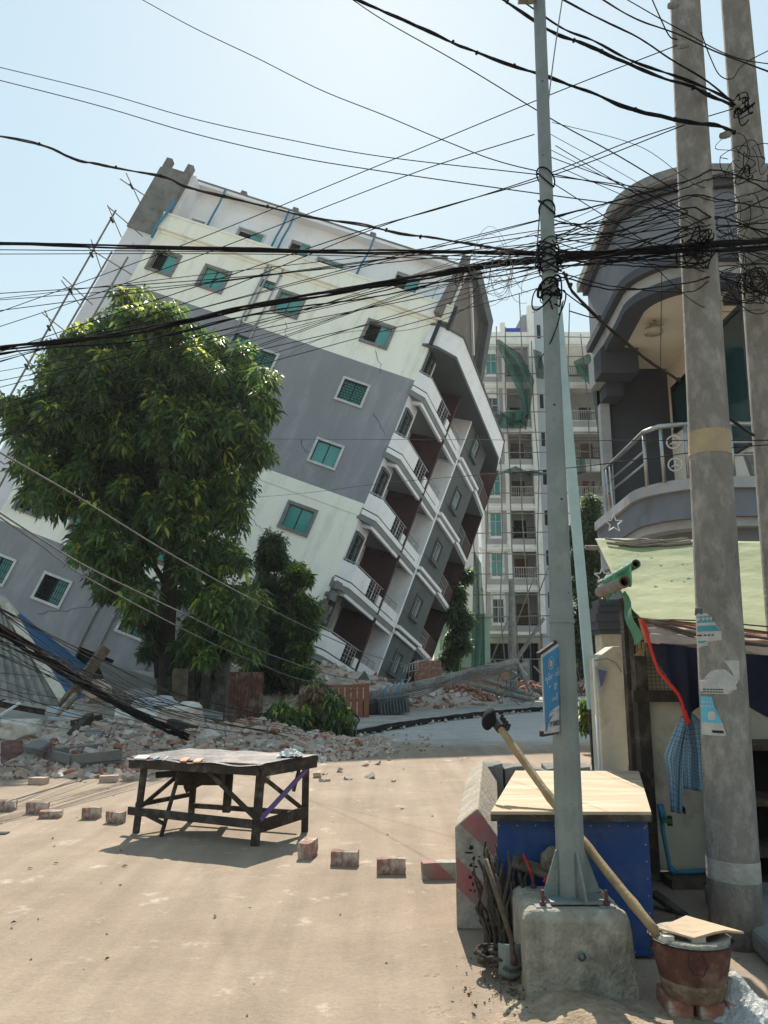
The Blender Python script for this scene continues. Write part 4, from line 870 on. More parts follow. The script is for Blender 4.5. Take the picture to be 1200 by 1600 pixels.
# bamboo pole with a hose coupling on top, leaning over the chest
BP = empty('bamboo_pole', 'long yellow bamboo pole with a black coupling on top, leaning across the blue chest', 'pole', loc=(0, 0, 0))
a, b_ = at(1030, 1462, 4.35), at(778, 1130, 4.15)
a = at(1030, 1462, 4.0); b_ = at(775, 1128, 5.2)
pts = [a + (b_ - a) * f for f in np.linspace(0, 1, 26)]; rad = [.0245 + (.004 if i % 6 == 3 else 0) - .0 for i in range(26)]
pts = [p + Vector((0, 0, -.03 * math.sin(i / 25 * math.pi))) for i, p in enumerate(pts)]
mb = MB(); mb.tube(pts, rad, 12); mb.build('cane', MT['bamboo'], BP, True)
dr = (b_ - a).normalized()
mb = MB(); pr = [(0, -.012), (.055, -.012), (.075, .0), (.07, .012), (.04, .02), (.03, .03), (0, .03)]
zq = Vector((-.75, -.35, .25)).normalized().to_track_quat('Z', 'Y').to_matrix().to_4x4(); mb.lathe(pr, n=20); mb.build('rubber_cup', MT['cable'], BP, True, M=Matrix.Translation(b_ + dr * .03 + Vector((-.03, 0, 0))) @ zq)
mb = MB(); mb.tube([b_ - dr * .07, b_ + dr * .035], .036, 10); 
for i in range(4): mb.tube([b_ - dr * (.08 - i * .03) + Vector((.03, -.03, .0)), b_ - dr * (.07 - i * .03) + Vector((.05, -.02, .03))], .012, 6)
mb.build('coupling', MT['iron'], BP)

# digging tools and roots piled between barrier and footing
rr = random.Random(21)
MT['root'] = mat('dry_root', (.11, .09, .07), .95, (.05, .04, .032), 30, .6, 1.0, 90)
JB = empty('root_bundle', 'tangle of dry dark roots and sticks leaning between the barrier and the concrete block', 'root bundle', loc=(.635, 4.70, 0))
for i in range(110):
    mb = MB() if i % 6 == 0 else mb
    bx, by = rr.uniform(-.03, .22), rr.uniform(-.2, .2); tx = bx + rr.uniform(-.09, .06); ty = by + rr.uniform(.0, .12); hh = rr.uniform(.22, .60) * (1 - max(0, tx - .1) * 2)
    p = [(bx + (tx - bx) * f + rr.uniform(-.022, .022), by + (ty - by) * f + rr.uniform(-.02, .02), hh * f) for f in np.linspace(0, 1, 8)]; r0 = rr.uniform(.009, .021)
    mb.tube(p, [r0 * (1 - .5 * f) for f in np.linspace(0, 1, 8)], 6)
    if i % 6 == 5 or i == 109: mb.build('root_strand', MT['root'], JB, True)
mb = MB()
for i in range(24):
    c = Vector((rr.uniform(-.08, .12), rr.uniform(-.34, -.14), .03)); R0 = rr.uniform(.05, .11)
    mb.tube([c + Vector((R0 * math.cos(t), R0 * .6 * math.sin(t), .03 + R0 * .7 * abs(math.sin(t * .5 + i)))) for t in np.linspace(i, i + 4.5, 12)], rr.uniform(.007, .012), 6)
mb.build('curled_root', MT['root'], JB, True)
SH = empty('shovel', 'old shovel with a mud caked blade standing head down against the concrete block', 'shovel', loc=at(798, 1490, 4.35)); SH.location.z = .0
mb = MB(); mb.grid(lambda a, b_: (-.062 + .124 * b_, -.03 + .03 * (2 * b_ - 1) ** 2 + .02 * a, .19 - .17 * a + .02 * (2 * b_ - 1) ** 2 * (1 if a > .9 else 0)), 8, 8); o = mb.build('blade', MT['galv'], SH, True); sm = o.modifiers.new('s', 'SOLIDIFY'); sm.thickness = .004
mb = MB(); mb.tube([(.01, -.035, .10), (.0, -.03, .22), (-.06, .08, .42), (-.10, .15, .56)], .013, 10); mb.build('handle', MT['wood'], SH, True)
mb = MB(); mb.lathe([(0, 0), (.02, 0), (.016, .04), (0, .05)], (.01, -.04, .10), 12); mb.build('socket', MT['rust'], SH, True)
BK = empty('wood_offcut', 'broken wooden plank wedged between the roots and the metal pole', 'plank', loc=(0, 0, 0))
mb = MB(); mb.bar(at(800, 1345, 4.65), at(868, 1368, 4.6), .09, .02, up=(0, -.5, 1)); o = mb.build('board', MT['wood'], BK); bev(o, .004)
mb = MB(); mb.tube([at(818, 1335, 4.6), at(826, 1355, 4.55), at(832, 1375, 4.55)], .007, 6); mb.tube([at(850, 1378, 4.5), at(862, 1362, 4.55)], .009, 6); tag(mb.build('red_strap', MT['red'], None, True), 'short red plastic strap caught on the broken plank', 'strap')
mb = MB(); rr = random.Random(8); c = at(862, 1345, 4.62)
mb.grid(lambda a, b_: c + Vector((math.cos(b_ * 6.283) * math.sin(a * 3.1416) * .065 * (1 + .2 * math.sin(5 * b_ * 6.28 + a * 4)), math.sin(b_ * 6.283) * math.sin(a * 3.1416) * .05, math.cos(a * 3.1416) * .07 * (1 + .15 * math.sin(b_ * 12.6)))), 12, 20)
tag(mb.build('sack', mat('dirty_cloth', (.22, .19, .145), .95, (.10, .085, .065), 14, .6, .8, 30), None, True), 'crumpled dirty cloth sack against the left of the metal pole', 'sack')

# ---------------------------------------------------------------- stove on bricks
BZ = empty('bucket_stove', 'rusty bucket stove with clay lining and a board on top, at the lower right', 'stove', loc=(1.47, 4.02, .07))
mb = MB(); mb.lathe([(.0, .0), (.128, .0), (.15, .07), (.172, .165), (.185, .24), (.192, .25), (.18, .25), (.165, .20), (.0, .19)], n=36); mb.build('bucket', MT['rust'], BZ, True)
mb = MB(); mb.lathe([(.1295, .002), (.1505, .065), (.154, .085), (.150, .08), (.128, .0)], n=36); mb.build('chipped_base_band', mat('worn_clay_band', (.26, .20, .14), .95, (.14, .09, .06), 14, .8, .6, 50, grime=(.12, .05, .035), gscale=9), BZ, True)
mb = MB(); mb.lathe([(.10, .18), (.10, .262), (.172, .268), (.182, .25), (.17, .2)], n=30); mb.build('clay_lining', MT['block'], BZ, True)
mb = MB(); mb.tube([(-.192 + .0, -.02, .24), (-.21, -.05, .19)], .004, 5); q = [(-.075, -.175, .235), (-.085, -.185, .19), (-.06, -.19, .155), (-.02, -.195, .15), (-.0, -.195, .19), (-.02, -.187, .235)]; mb.tube(q, .0025, 5, False); mb.tube([(.192 * math.cos(t), .192 * math.sin(t), .252) for t in np.linspace(0, 6.2832, 37)], .005, 6, False); mb.build('wire_handle', MT['iron'], BZ, True)
mb = MB(); mb.box(-.035, .03, -.12, -.06, .262, .29); mb.box(-.16, -.11, -.1, -.05, .255, .285); mb.build('pebble_props', MT['plaster'], BZ)
LD = MB(); c = Vector((1.49, 4.0, .362)); q = [(-.185, -.03), (-.05, -.115), (.05, -.10), (.12, -.065), (.22, -.03), (.02, .16)]
LD.prism([c + Vector((x, y, .012 * math.sin(x * 20))) for x, y in q], (0, 0, .009)); tag(LD.build('stove_board', MT['ply']), 'diamond shaped plywood board lying on the bucket stove', 'board')
mb = MB(); mb.grid(lambda a, b_: (1.30 + .10 * math.cos(b_ * 6.28) * a * (1 + .2 * math.sin(b_ * 17)) + .38, 4.02 + .13 * math.sin(b_ * 6.28) * a, .0 + .15 * (1 - a) ** 1.2 + .012 * math.sin(b_ * 25 + a * 9)), 10, 30)
AS = MB(); rr = random.Random(2)
def ashz(x, y): return max(0, .17 * math.exp(-(((x - 1.66) / .09) ** 2 + ((y - 4.02) / .10) ** 2)) + .10 * math.exp(-(((x - 1.75) / .16) ** 2 + ((y - 3.85) / .12) ** 2)))
AS.grid(lambda a, b_: (1.5 + .55 * a + rr.uniform(-.004, .004), 3.6 + .62 * b_ + rr.uniform(-.004, .004), ashz(1.5 + .55 * a, 3.6 + .62 * b_) + rr.uniform(-.006, .006) - .008), 60, 66)
tag(AS.build('ash_heap', MT['ash'], None, True), 'heap of pale ash beside the bucket stove', 'ash', kind='stuff')

# ---------------------------------------------------------------- bricks
def brick_mesh(seed, m, dims=(.225, .11, .075), rough=.006):
    import bmesh
    rr = random.Random(seed); bm = bmesh.new(); bmesh.ops.create_cube(bm, size=1)
    bmesh.ops.subdivide_edges(bm, edges=bm.edges[:], cuts=2, use_grid_fill=True)
    for v in bm.verts:
        ed = sum(abs(abs(c) - .5) < 1e-4 for c in v.co)
        k = 1 - (.022 if ed == 3 else .008 if ed == 2 else 0) * rr.uniform(.2, 1.6)
        v.co = Vector((v.co.x * dims[0] * k, v.co.y * dims[1] * k, v.co.z * dims[2] * k)) + Vector([rr.uniform(-rough, rough) * .5 for _ in range(3)])
    me = bpy.data.meshes.new('brick'); bm.to_mesh(me); bm.free(); me.materials.append(m); return me
def place(me, name, loc, rot, label, cat, group=None, sc=None):
    o = bpy.data.objects.new(name, me); COL.objects.link(o); o.location = loc; o.rotation_euler = rot
    if sc: o.scale = sc
    tag(o, label, cat, group); return o
rbm = [brick_mesh(i + 80, MT['roadbrick'], rough=.009) for i in range(4)]; bm_ = [brick_mesh(i, MT['brick']) for i in range(4)]; bmr = [brick_mesh(i + 9, MT['redbrick']) for i in range(3)]
ROWL = [((6, 1268), 'standing', 'brick at the left edge of the road row, cut by the picture border', .1), ((55, 1272), 'e', 'dusty brick on edge, second from the left in the road row', -.1),
        ((76, 1279), 'f', 'brick lying flat with a broken reddish end, in the left part of the road row', .15), ((140, 1280), 'e', 'squarish dusty brick left of the table, before the last one', .05),
        ((178, 1287), 'e', 'broken brick closest to the left legs of the table', -.35), ((480, 1340), 'up', 'brick standing upright just right of the table', .3),
        ((538, 1354), 'e', 'white smeared brick on edge, second one right of the table', -.12), ((611, 1367), 'e', 'plain dusty brick on edge in the middle of the road', .03), ((690, 1374), 'e', 'red and white painted brick on edge touching the barrier', .08)]
pb = brick_mesh(33, MT['stripe'], (.30, .12, .12))
for i, ((x, y), st, lab, rz) in enumerate(ROWL):
    p = gr(x, y); lab2 = lab
    if st == 'up': me, rot, z, sc = rbm[1], (0, 0, rz + 1.1), .065, (1.0, 1.1, 1.7)
    elif st == 'f': me, rot, z, sc = rbm[2], (0, 0, rz), .038, None
    elif st == 'standing': me, rot, z, sc = rbm[0], (0, 0, rz), .055, (.9, 1, 1.5)
    else: me, rot, z, sc = rbm[i % 4], (0, 0, rz), .058, (1.0, .8, 1.5)
    if i == 3 or i == 4: sc = (.82, .9, 1.5)
    if i == 8: me, sc, z = pb, None, .06
    place(me, 'loose_brick', (p.x, p.y + .05, z), rot, lab2, 'brick', 'bricks set in a row across the road', sc)
for i, (x, y, lab) in enumerate(((1.385, 4.05, 'left red brick under the bucket stove'), (1.51, 4.03, 'middle red brick under the bucket stove'), (1.63, 4.02, 'right red brick under the bucket stove, half in ash'))):
    place(bmr[i % 3], 'stove_brick', (x, y, .035), (0, 0, 1.5 + .1 * i), lab, 'brick', 'red bricks under the stove', (1, 1, .95))

# ---------------------------------------------------------------- old table
TB = empty('wooden_table', 'rickety dark wooden street table with a peeling sheet on its top, standing in the road', 'table', loc=(-1.75, 8.0, 0))
o_ = Vector((-1.75, 8.0, 0))
def tbp(x, y, z): return Vector((x, y, z)) - o_
NR, NL, BR_, BL = (-1.17, 7.42), (-2.42, 7.96), (-.78, 8.02), (-2.02, 8.56)
def tb_bar(a, b_, w, h, name, m=None, up=(0, 0, 1)):
    mb = MB(); mb.bar(tbp(*a), tbp(*b_), w, h, up); o = mb.build(name, m or MT['dwood'], TB); bev(o, .004, 1); return o
tb_bar((NR[0], NR[1], 0), (NR[0] + .03, NR[1] + .03, .66), .075, .075, 'leg'); tb_bar((NL[0], NL[1], 0), (NL[0] + .04, NL[1] + .03, .66), .06, .05, 'leg')
tb_bar((BR_[0], BR_[1], 0), (BR_[0] - .0, BR_[1], .66), .065, .07, 'leg'); tb_bar((-2.02, 8.5, 0), (-2.0, 8.5, .66), .06, .06, 'leg'); tb_bar((-1.62, 8.35, .12), (-1.60, 8.35, .66), .08, .06, 'leg')
tb_bar((-2.13, 7.80, 0), (-1.98, 7.86, .66), .045, .035, 'leg')
tb_bar((NL[0] - .1, NL[1] + .04, .20), (NR[0] - .02, NR[1] - .04, .19), .03, .075, 'stretcher'); tb_bar((NR[0] + .02, NR[1] - .02, .16), (BR_[0] + .02, BR_[1] - .03, .19), .03, .11, 'stretcher')
tb_bar((NL[0], NL[1] - .03, .22), (NL[0] + .3, NL[1] - .16, .12), .025, .035, 'stretcher'); tb_bar((-2.45, 8.0, .25), (-2.02, 8.46, .28), .03, .045, 'stretcher'); tb_bar((-2.02, 8.46, .17), (-.85, 8.05, .17), .03, .05, 'stretcher')
tb_bar((-1.72, 7.63, .66), (-1.14, 7.38, .22), .022, .045, 'brace'); tb_bar((-1.16, 7.44, .62), (-.80, 7.97, .22), .022, .04, 'brace'); tb_bar((-1.13, 7.40, .22), (-.76, 7.98, .60), .02, .05, 'brace', MT['purple'])
tb_bar((-.88, 7.85, .40), (-.82, 7.9, .66), .02, .035, 'brace'); tb_bar((-2.44, 8.0, .2), (-1.98, 8.4, .62), .025, .04, 'brace'); tb_bar((-2.0, 8.1, .38), (-1.55, 8.2, .60), .03, .075, 'brace')
tb_bar((-2.3, 8.1, .52), (-1.55, 8.3, .55), .03, .06, 'rail')
mb = MB(); mb.box(-.32, .12, .1, .45, .42, .62); bev(mb.build('drawer_box', MT['dwood'], TB), .005)
tcn = [(-2.52, 7.90), (-1.12, 7.33), (-.66, 8.05), (-2.10, 8.66)]
mb = MB(); mb.prism([tbp(x, y, .665) for x, y in tcn], (0, 0, .05)); bev(mb.build('tabletop', MT['dwood'], TB), .006)
mb = MB(); mb.bar(tbp(-2.50, 7.89, .655), tbp(-1.14, 7.34, .655), .03, .08); mb.bar(tbp(-1.11, 7.35, .65), tbp(-.68, 8.02, .65), .03, .09); mb.build('apron', MT['dwood'], TB)
vm = mat('peeling_printed_vinyl', (.15, .14, .135), .45, (.05, .05, .06), 3.5, .6, .2, 30, grime=(.30, .20, .16), gscale=3.2)
rr = random.Random(6)
def shp(a, b_):
    p = Vector(tcn[0] + (0,)) * (1 - a) * (1 - b_) + Vector(tcn[1] + (0,)) * a * (1 - b_) + Vector(tcn[2] + (0,)) * a * b_ + Vector(tcn[3] + (0,)) * (1 - a) * b_
    z = .721 + .004 * math.sin(a * 23) * math.sin(b_ * 11) + rr.uniform(0, .003)
    q = p - o_; q.z = z
    if b_ == 0: q += Vector((-.01, -.03, -.022 - .01 * math.sin(a * 17)))
    return q
mb = MB(); mb.grid(shp, 40, 14); mb.build('printed_sheet', vm, TB, True)
for c_, xs in (((.45, .45, .44), (.06, .16)), ((.08, .25, .35), (.21, .235)), ((.60, .22, .12), (.42, .47)), ((.66, .28, .16), (.52, .57)), ((.5, .5, .5), (.29, .30))):
    mb = MB(); a0, a1 = xs; q = [Vector(tcn[0] + (0,)) * (1 - a) + Vector(tcn[1] + (0,)) * a - o_ for a in (a0, a1)]
    mb.hexa([q[0] + Vector((-.014, -.036, .700)), q[1] + Vector((-.014, -.036, .702)), q[1] + Vector((0, .10, .7305)), q[0] + Vector((0, .08, .7305)), q[0] + Vector((-.014, -.036, .712)), q[1] + Vector((-.014, -.036, .716)), q[1] + Vector((0, .10, .7325)), q[0] + Vector((0, .08, .7325))]); mb.build('print_patch', mat('print', c_, .6), TB)
mb = MB(); rr = random.Random(5); c = Vector((-.92, 7.85, .735))
mb.grid(lambda a, b_: c + Vector(((2 * a - 1) * .12, (2 * b_ - 1) * .09, .06 * max(0, 1 - (2 * a - 1) ** 2) * max(0, 1 - (2 * b_ - 1) ** 2) + rr.uniform(-.012, .014))), 14, 12)
tag(mb.build('plastic_bag', MT['white']), 'crumpled white plastic bag on the far right corner of the table', 'bag')

# ---------------------------------------------------------------- roadside stall: posts, boards, tarps
MT['dustyt'] = mat('sun_bleached_green_tarp', (.31, .315, .165), .85, (.25, .27, .145), 2.2, .7, .8, 6, grime=(.17, .23, .13), gscale=1.2)
MT['tarpd'] = mat('dusty_tarp_fold', (.42, .34, .27), .8, (.27, .21, .17), 5, .6, .5, 18, grime=(.50, .22, .14), gscale=2.2)
MT['teal_t'] = mat('green_tarp_edge', (.10, .27, .17), .7, (.06, .19, .12), 5, .6, .3, 20)
STL = empty('roadside_stall', 'small roadside stall of pale boards and dark timber behind the concrete pole', 'stall', loc=(0, 0, 0))
def stb(mb, name, m, smooth=False): return mb.build(name, m, STL, smooth)
YW = 6.3
mb = MB(); a = at(1010, 1095, YW); b_ = at(1010, 1400, YW); mb.box(at(1003, 1095, YW).x, 4.5, YW, YW + .04, .06, a.z); stb(mb, 'wall_board', MT['beige'])
mb = MB(); mb.box(a.x - .02, 4.5, YW + .12, YW + .16, a.z, 2.0); stb(mb, 'upper_board', MT['beige'])
mb = MB(); x0 = at(986, 1000, YW).x; mb.box(x0, x0 + .095, YW - .06, YW + .06, .0, 1.98); stb(mb, 'post', MT['dwood'])
mb = MB(); mb.box(x0 - .03, x0 + .03, YW + .07, YW + .16, .3, 2.15); stb(mb, 'post', MT['dwood'])
z0 = at(1030, 1096, YW).z; z1 = at(1030, 1078, YW).z; mb = MB(); mb.box(x0 - .04, x0 + .7, YW - .1, YW - .05, z0, z1); stb(mb, 'cross_beam', MT['dwood'])
mb = MB(); mb.box(x0 + .10, 4.5, YW - .28, YW - .01, .0, .06); stb(mb, 'plinth', mat('dirty_plinth', (.16, .13, .095), .95, (.07, .055, .042), 6, .6, .6, 30))
mb = MB()
for i in range(14): x = x0 + .10 + i * .032; mb.tube([(x, YW - .04, z1), (x, YW - .04, z1 + .26)], .002, 4)
for i in range(9): mb.tube([(x0 + .10, YW - .04, z1 + .01 + i * .03), (x0 + .6, YW - .04, z1 + .01 + i * .03)], .002, 4)
stb(mb, 'wire_mesh', MT['iron'])
mb = MB()
for xx, zz in ((2.95, 1.0), (2.95, .62), (2.95, .28)): mb.box(2.55, 4.4, 5.75, 6.25, zz, zz + .035)
mb.box(2.98, 3.05, 5.75, 5.82, 0, 1.0); stb(mb, 'counter_shelf', MT['wood'])
mb = MB(); mb.box(2.5, 4.4, 6.22, 6.26, .02, 1.0); mb.box(3.9, 4.5, 5.7, 6.2, .02, 1.5); stb(mb, 'dark_back', MT['dark'])
for q in ([(x0 + .02, YW, 1.9), (2.3, 6.1, 1.88), (4.5, 5.8, 1.75)], [(2.05, 7.75, 2.78), (4.4, 7.6, 2.70)]):
    mb = MB(); mb.tube(q, .025, 8); stb(mb, 'roof_pole', MT['oldbamboo'], True)
mb = MB(); c = at(1180, 1167, 5.9); mb.box(c.x - .03, c.x + .03, c.y, c.y + .01, c.z - .015, c.z + .015); stb(mb, 'tape_patch', MT['blueb'])
# green tarp roof
def lerp(a, b, t): return a * (1 - t) + b * t
rr = random.Random(9)
TL, TR = at(930, 842, 7.8), at(1290, 850, 7.3); BLc, BRc = at(999, 968, 5.95), at(1290, 1000, 5.3)
def tarp(a, b_):
    l = lerp(TL, BLc, a); r = lerp(TR, BRc, a); p = lerp(l, r, b_)
    p.z += .008 * math.sin(a * 7 + b_ * 3) + .003 * math.sin(b_ * 17 + a * 5) + .0025 * math.sin(a * 41 + b_ * 3 + 2 * math.sin(b_ * 4)) + rr.uniform(-.0006, .0006) - .05 * math.sin(a * math.pi)
    return p
TA = empty('green_tarp', 'sun bleached green tarp stretched as the stall roof', 'tarp', loc=(0, 0, 0))
mb = MB(); mb.grid(tarp, 50, 60); o = mb.build('roof_sheet', MT['dustyt'], TA, True); o.modifiers.new('s', 'SOLIDIFY').thickness = .004
LPl, LPr = at(1012, 1004, 5.72), at(1290, 1030, 5.15)
def lip(a, b_):
    p = lerp(lerp(BLc, LPl, a), lerp(BRc, LPr, a), b_); p.z += .012 + .016 * math.sin(a * 17 + b_ * 9) * a + .003 * math.sin(b_ * 43 + a * 8) + .004 * math.sin(b_ * 17); return p
mb = MB(); mb.grid(lip, 20, 70); mb.build('folded_edge', MT['tarpd'], TA, True)
mb = MB()
for i in range(12):
    a = .04 + rr.uniform(0, .07); b0_ = rr.uniform(0, .35); p = [tarp(a + .02 * math.sin(j), b0_ + j * .05) + Vector((0, 0, .02 + .01 * i % .03)) for j in range(5)]
    mb.tube(p, rr.uniform(.008, .016), 6)
mb.build('bundled_strips', MT['oldbamboo'], TA, True)
mb = MB(); c0 = at(1003, 970, 5.86)
for yy, yE, rad_ in ((985, 1002, .010), (975, 992, .007), (995, 1014, .012), (970, 982, .006), (1002, 1020, .008)):
    e0 = at(1100, yy, 5.58); e1 = at(1230, yE, 5.30); mb.tube([c0, lerp(c0, e0, .5) + Vector((0, 0, .008)), e0, e1], rad_, 6)
mb.build('fold_gap_shade', mat('fold_gap_brown', (.12, .085, .065), .9, (.06, .045, .035), 20), TA, True)  # dark brown tubes draw the shaded gaps between the folds
mb = MB(); mb.tube([at(999, 966, 5.93), at(1060, 974, 5.75), at(1100, 979, 5.62), at(1230, 993, 5.35)], .009, 6); mb.prism([at(997, 966, 5.9), at(1011, 970, 5.86), at(1016, 1003, 5.72), at(1008, 1005, 5.72)], (0, .01, 0)); mb.build('orange_hem', mat('orange_hem', (.55, .18, .08), .8, (.40, .13, .07), 12), TA)
for px, py in ((1040, 883), (1048, 905), (1072, 880), (1012, 868), (1020, 915), (1075, 900), (1030, 872), (1066, 905)):
    mb = MB(); c = tarp(max(0, (py - 842) / 128), max(0, (px - 960) / 300)) + Vector((0, 0, .006)); q = rr.uniform(.012, .035); mb.prism([c + Vector((-q, 0, 0)), c + Vector((q, .01, .002)), c + Vector((q * .4, .03, .012)), c + Vector((-q * .5, .02, .01))], (0, 0, .003)); mb.build('torn_spot', MT['teal_t'], TA)
# hanging flap along the left edge
mb = MB(); F0 = [at(978, 925, 6.0), at(992, 960, 5.9), at(1003, 1000, 5.8), at(998, 1018, 5.8)]; F1 = [at(968, 925, 6.3), at(975, 965, 6.25), at(990, 1010, 6.1), at(996, 1020, 6.0)]
mb.grid(lambda a, b_: lerp(lerp(F0[0], F0[2], a), lerp(F1[0], F1[2], a), b_) + Vector((.015 * math.sin(a * 9), 0, .01 * math.sin(b_ * 9))), 10, 6); mb.build('hanging_flap', MT['teal_t'], TA, True)
mb = MB()
for i in range(16): c = at(1001 + rr.uniform(-5, 7), 1003, 5.75); mb.tube([c, c + Vector((rr.uniform(-.02, .02), 0, -.05)), c + Vector((rr.uniform(-.04, .03), 0, -.10))], .003, 4)
mb.build('frayed_end', MT['bamboo'], TA)
# navy tarp
NA = [at(1012, 1003, 5.75), at(1060, 1008, 5.6), at(1110, 1016, 5.5), at(1170, 1022, 5.4), at(1290, 1030, 5.2)]
NBt = [at(1014, 1006, 5.75), at(1074, 1128, 5.6), at(1110, 1090, 5.5), at(1165, 1100, 5.4), at(1290, 1170, 5.2)]
def pl(P, t):
    f = t * (len(P) - 1); i = min(int(f), len(P) - 2); return lerp(P[i], P[i + 1], f - i)
def navy(a, b_):
    p = lerp(pl(NA, b_), pl(NBt, b_), a); p.y += .05 * math.sin(b_ * 16 + a * 2) * a + .02 * math.sin(b_ * 40); return p
mb = MB(); mb.grid(navy, 14, 60); tag(mb.build('navy_tarp', MT['navy'], None, True), 'dark navy tarp hanging below the dusty lip of the stall roof', 'tarp')
RD = [at(998, 968, 5.7), at(1008, 1003, 5.68), at(1027, 1048, 5.6), at(1052, 1082, 5.54), at(1063, 1105, 5.52), at(1070, 1129, 5.5)]
def rib(a, b_):
    p = pl(RD, a); wdt = (.024 if a < .85 else .038) * (1 - .3 * math.sin(a * 3)); return p + Vector((wdt * b_ + .01 * math.sin(a * 12), -.03 - .02 * math.sin(b_ * 3.1), .02 * (b_ - .5)))
mb = MB(); mb.grid(rib, 30, 5); tag(mb.build('red_ribbon', MT['red'], None, True), 'long red cloth strip hanging along the edge of the navy tarp', 'cloth strip')
# rolled tarps
def roll(a, b_, r, m, label):
    root = empty('rolled_tarp', label, 'roll', group='rolled tarps', loc=a); d = (b_ - a); mb = MB(); n = 14
    pts = [d * (i / n) for i in range(n + 1)]; mb.tube(pts, [r * (1 + .06 * math.sin(i * 2.3)) for i in range(n + 1)], 20, False); mb.tube([d * 0, d * .3], r * .72, 20, False); mb.build('roll', m, root, True)
    dn = d.normalized(); ax = dn.cross(Vector((0, 0, 1))).normalized(); up = ax.cross(dn)
    mb = MB(); q = [(ax * math.cos(t) + up * math.sin(t)) for t in np.linspace(0, 2 * math.pi, 21)]
    for i in range(20): mb.add([q[i] * r * 1.02, q[i + 1] * r * 1.02, q[i + 1] * r * .70, q[i] * r * .70], [(0, 1, 2, 3)])
    mb.build('tube_end', MT['wood'], root); mb = MB(); mb.tube([dn * .25, dn * .26], r * .7, 16); mb.build('hollow', MT['dark'], root)
roll(at(976, 909, 5.7), at(938, 925, 6.5), .044, MT['oldbamboo'], 'pale grey rolled tube resting below the green roll on the stall roof corner')
roll(at(994, 881, 5.85), at(948, 908, 6.7), .034, MT['teal_t'], 'green rolled tarp sticking out at the corner of the stall roof, above the grey tube')
mb = MB(); mb.grid(lambda a, b_: lerp(at(985, 885, 5.8), at(945, 915, 6.6), a) + Vector((.02 * math.sin(a * 9), -.02, -.12 * b_ + .02 * math.sin(a * 14 + b_ * 3))), 14, 5); tag(mb.build('green_wrap', MT['greencl'], None, True), 'torn green plastic wrap sagging between the two rolls', 'wrap')
# plaid shirt
pm = bpy.data.materials.new('blue_plaid'); pm.use_nodes = True; n = pm.node_tree.nodes; l = pm.node_tree.links; b0 = n['Principled BSDF']; b0.inputs['Roughness'].default_value = .9
tc = n.new('ShaderNodeUVMap'); sx = n.new('ShaderNodeSeparateXYZ'); l.new(tc.outputs[0], sx.inputs[0])
def stripes(sock, fr_, w_):
    m = n.new('ShaderNodeMath'); m.operation = 'MULTIPLY'; m.inputs[1].default_value = fr_; f = n.new('ShaderNodeMath'); f.operation = 'FRACT'; g_ = n.new('ShaderNodeMath'); g_.operation = 'LESS_THAN'; g_.inputs[1].default_value = w_
    l.new(sock, m.inputs[0]); l.new(m.outputs[0], f.inputs[0]); l.new(f.outputs[0], g_.inputs[0]); return g_.outputs[0]
cur = None
col = (.13, .24, .33, 1)
rgb = n.new('ShaderNodeRGB'); rgb.outputs[0].default_value = col; cur = rgb.outputs[0]
for sock, f_, w_, c_, k in ((sx.outputs[0], 14, .28, (.03, .06, .12, 1), .7), (sx.outputs[1], 22, .28, (.03, .06, .12, 1), .7), (sx.outputs[0], 28, .14, (.35, .45, .50, 1), .7), (sx.outputs[1], 44, .14, (.35, .45, .50, 1), .7)):
    x = n.new('ShaderNodeMixRGB'); x.inputs[2].default_value = c_; mm = n.new('ShaderNodeMath'); mm.operation = 'MULTIPLY'; mm.inputs[1].default_value = k; l.new(stripes(sock, f_, w_), mm.inputs[0]); l.new(mm.outputs[0], x.inputs[0]); l.new(cur, x.inputs[1]); cur = x.outputs[0]
l.new(cur, b0.inputs['Base Color'])
def cloth(name, L, Rr, Y, m, parent, nf=3.0, dep=.03):
    def ip(P, t):
        f = t * (len(P) - 1); i = min(int(f), len(P) - 2); f -= i; return (P[i][0] * (1 - f) + P[i + 1][0] * f, P[i][1] * (1 - f) + P[i + 1][1] * f)
    NU, NV = 24, 24; vs = []; uv = []
    for i in range(NU + 1):
        for j in range(NV + 1):
            a, b_ = i / NU, j / NV; x0, y0 = ip(L, a); x1, y1 = ip(Rr, a); q = at(x0 + (x1 - x0) * b_, y0 + (y1 - y0) * b_, Y + dep * (math.sin(b_ * nf * 6.28 + a * 2) + .4 * math.sin(b_ * 31 + a * 5)) - .03 * math.sin(b_ * 3.14)); vs.append(q); uv.append((b_ * .5, a))
    mb = MB(); mb.v = [tuple(q) for q in vs]
    for i in range(NU):
        for j in range(NV): a = i * (NV + 1) + j; mb.f.append([a, a + 1, a + NV + 2, a + NV + 1]); mb.m.append(0)
    o = mb.build(name, m, parent, True); me = o.data; lay = me.uv_layers.new(name='UVMap')
    for lp in me.loops: lay.data[lp.index].uv = uv[lp.vertex_index]
    o.modifiers.new('s', 'SOLIDIFY').thickness = .004; return o
SHI = empty('plaid_shirt', 'blue plaid shirt hanging from the tarp edge against the stall wall', 'shirt', loc=(0, 0, 0))
cloth('shirt_body', [(1068, 1118), (1060, 1140), (1068, 1170), (1067, 1200), (1068, 1232)], [(1083, 1115), (1098, 1130), (1105, 1180), (1108, 1215), (1112, 1240)], 5.75, pm, SHI, 2.4)
cloth('sleeve', [(1064, 1118), (1046, 1158), (1038, 1180), (1045, 1210), (1048, 1268)], [(1076, 1120), (1070, 1165), (1068, 1195), (1066, 1230), (1066, 1272)], 5.70, pm, SHI, 1.5, .022)
cloth('dark_lining', [(1062, 1255), (1062, 1265)], [(1070, 1262), (1071, 1273)], 5.74, MT['navy'], SHI)
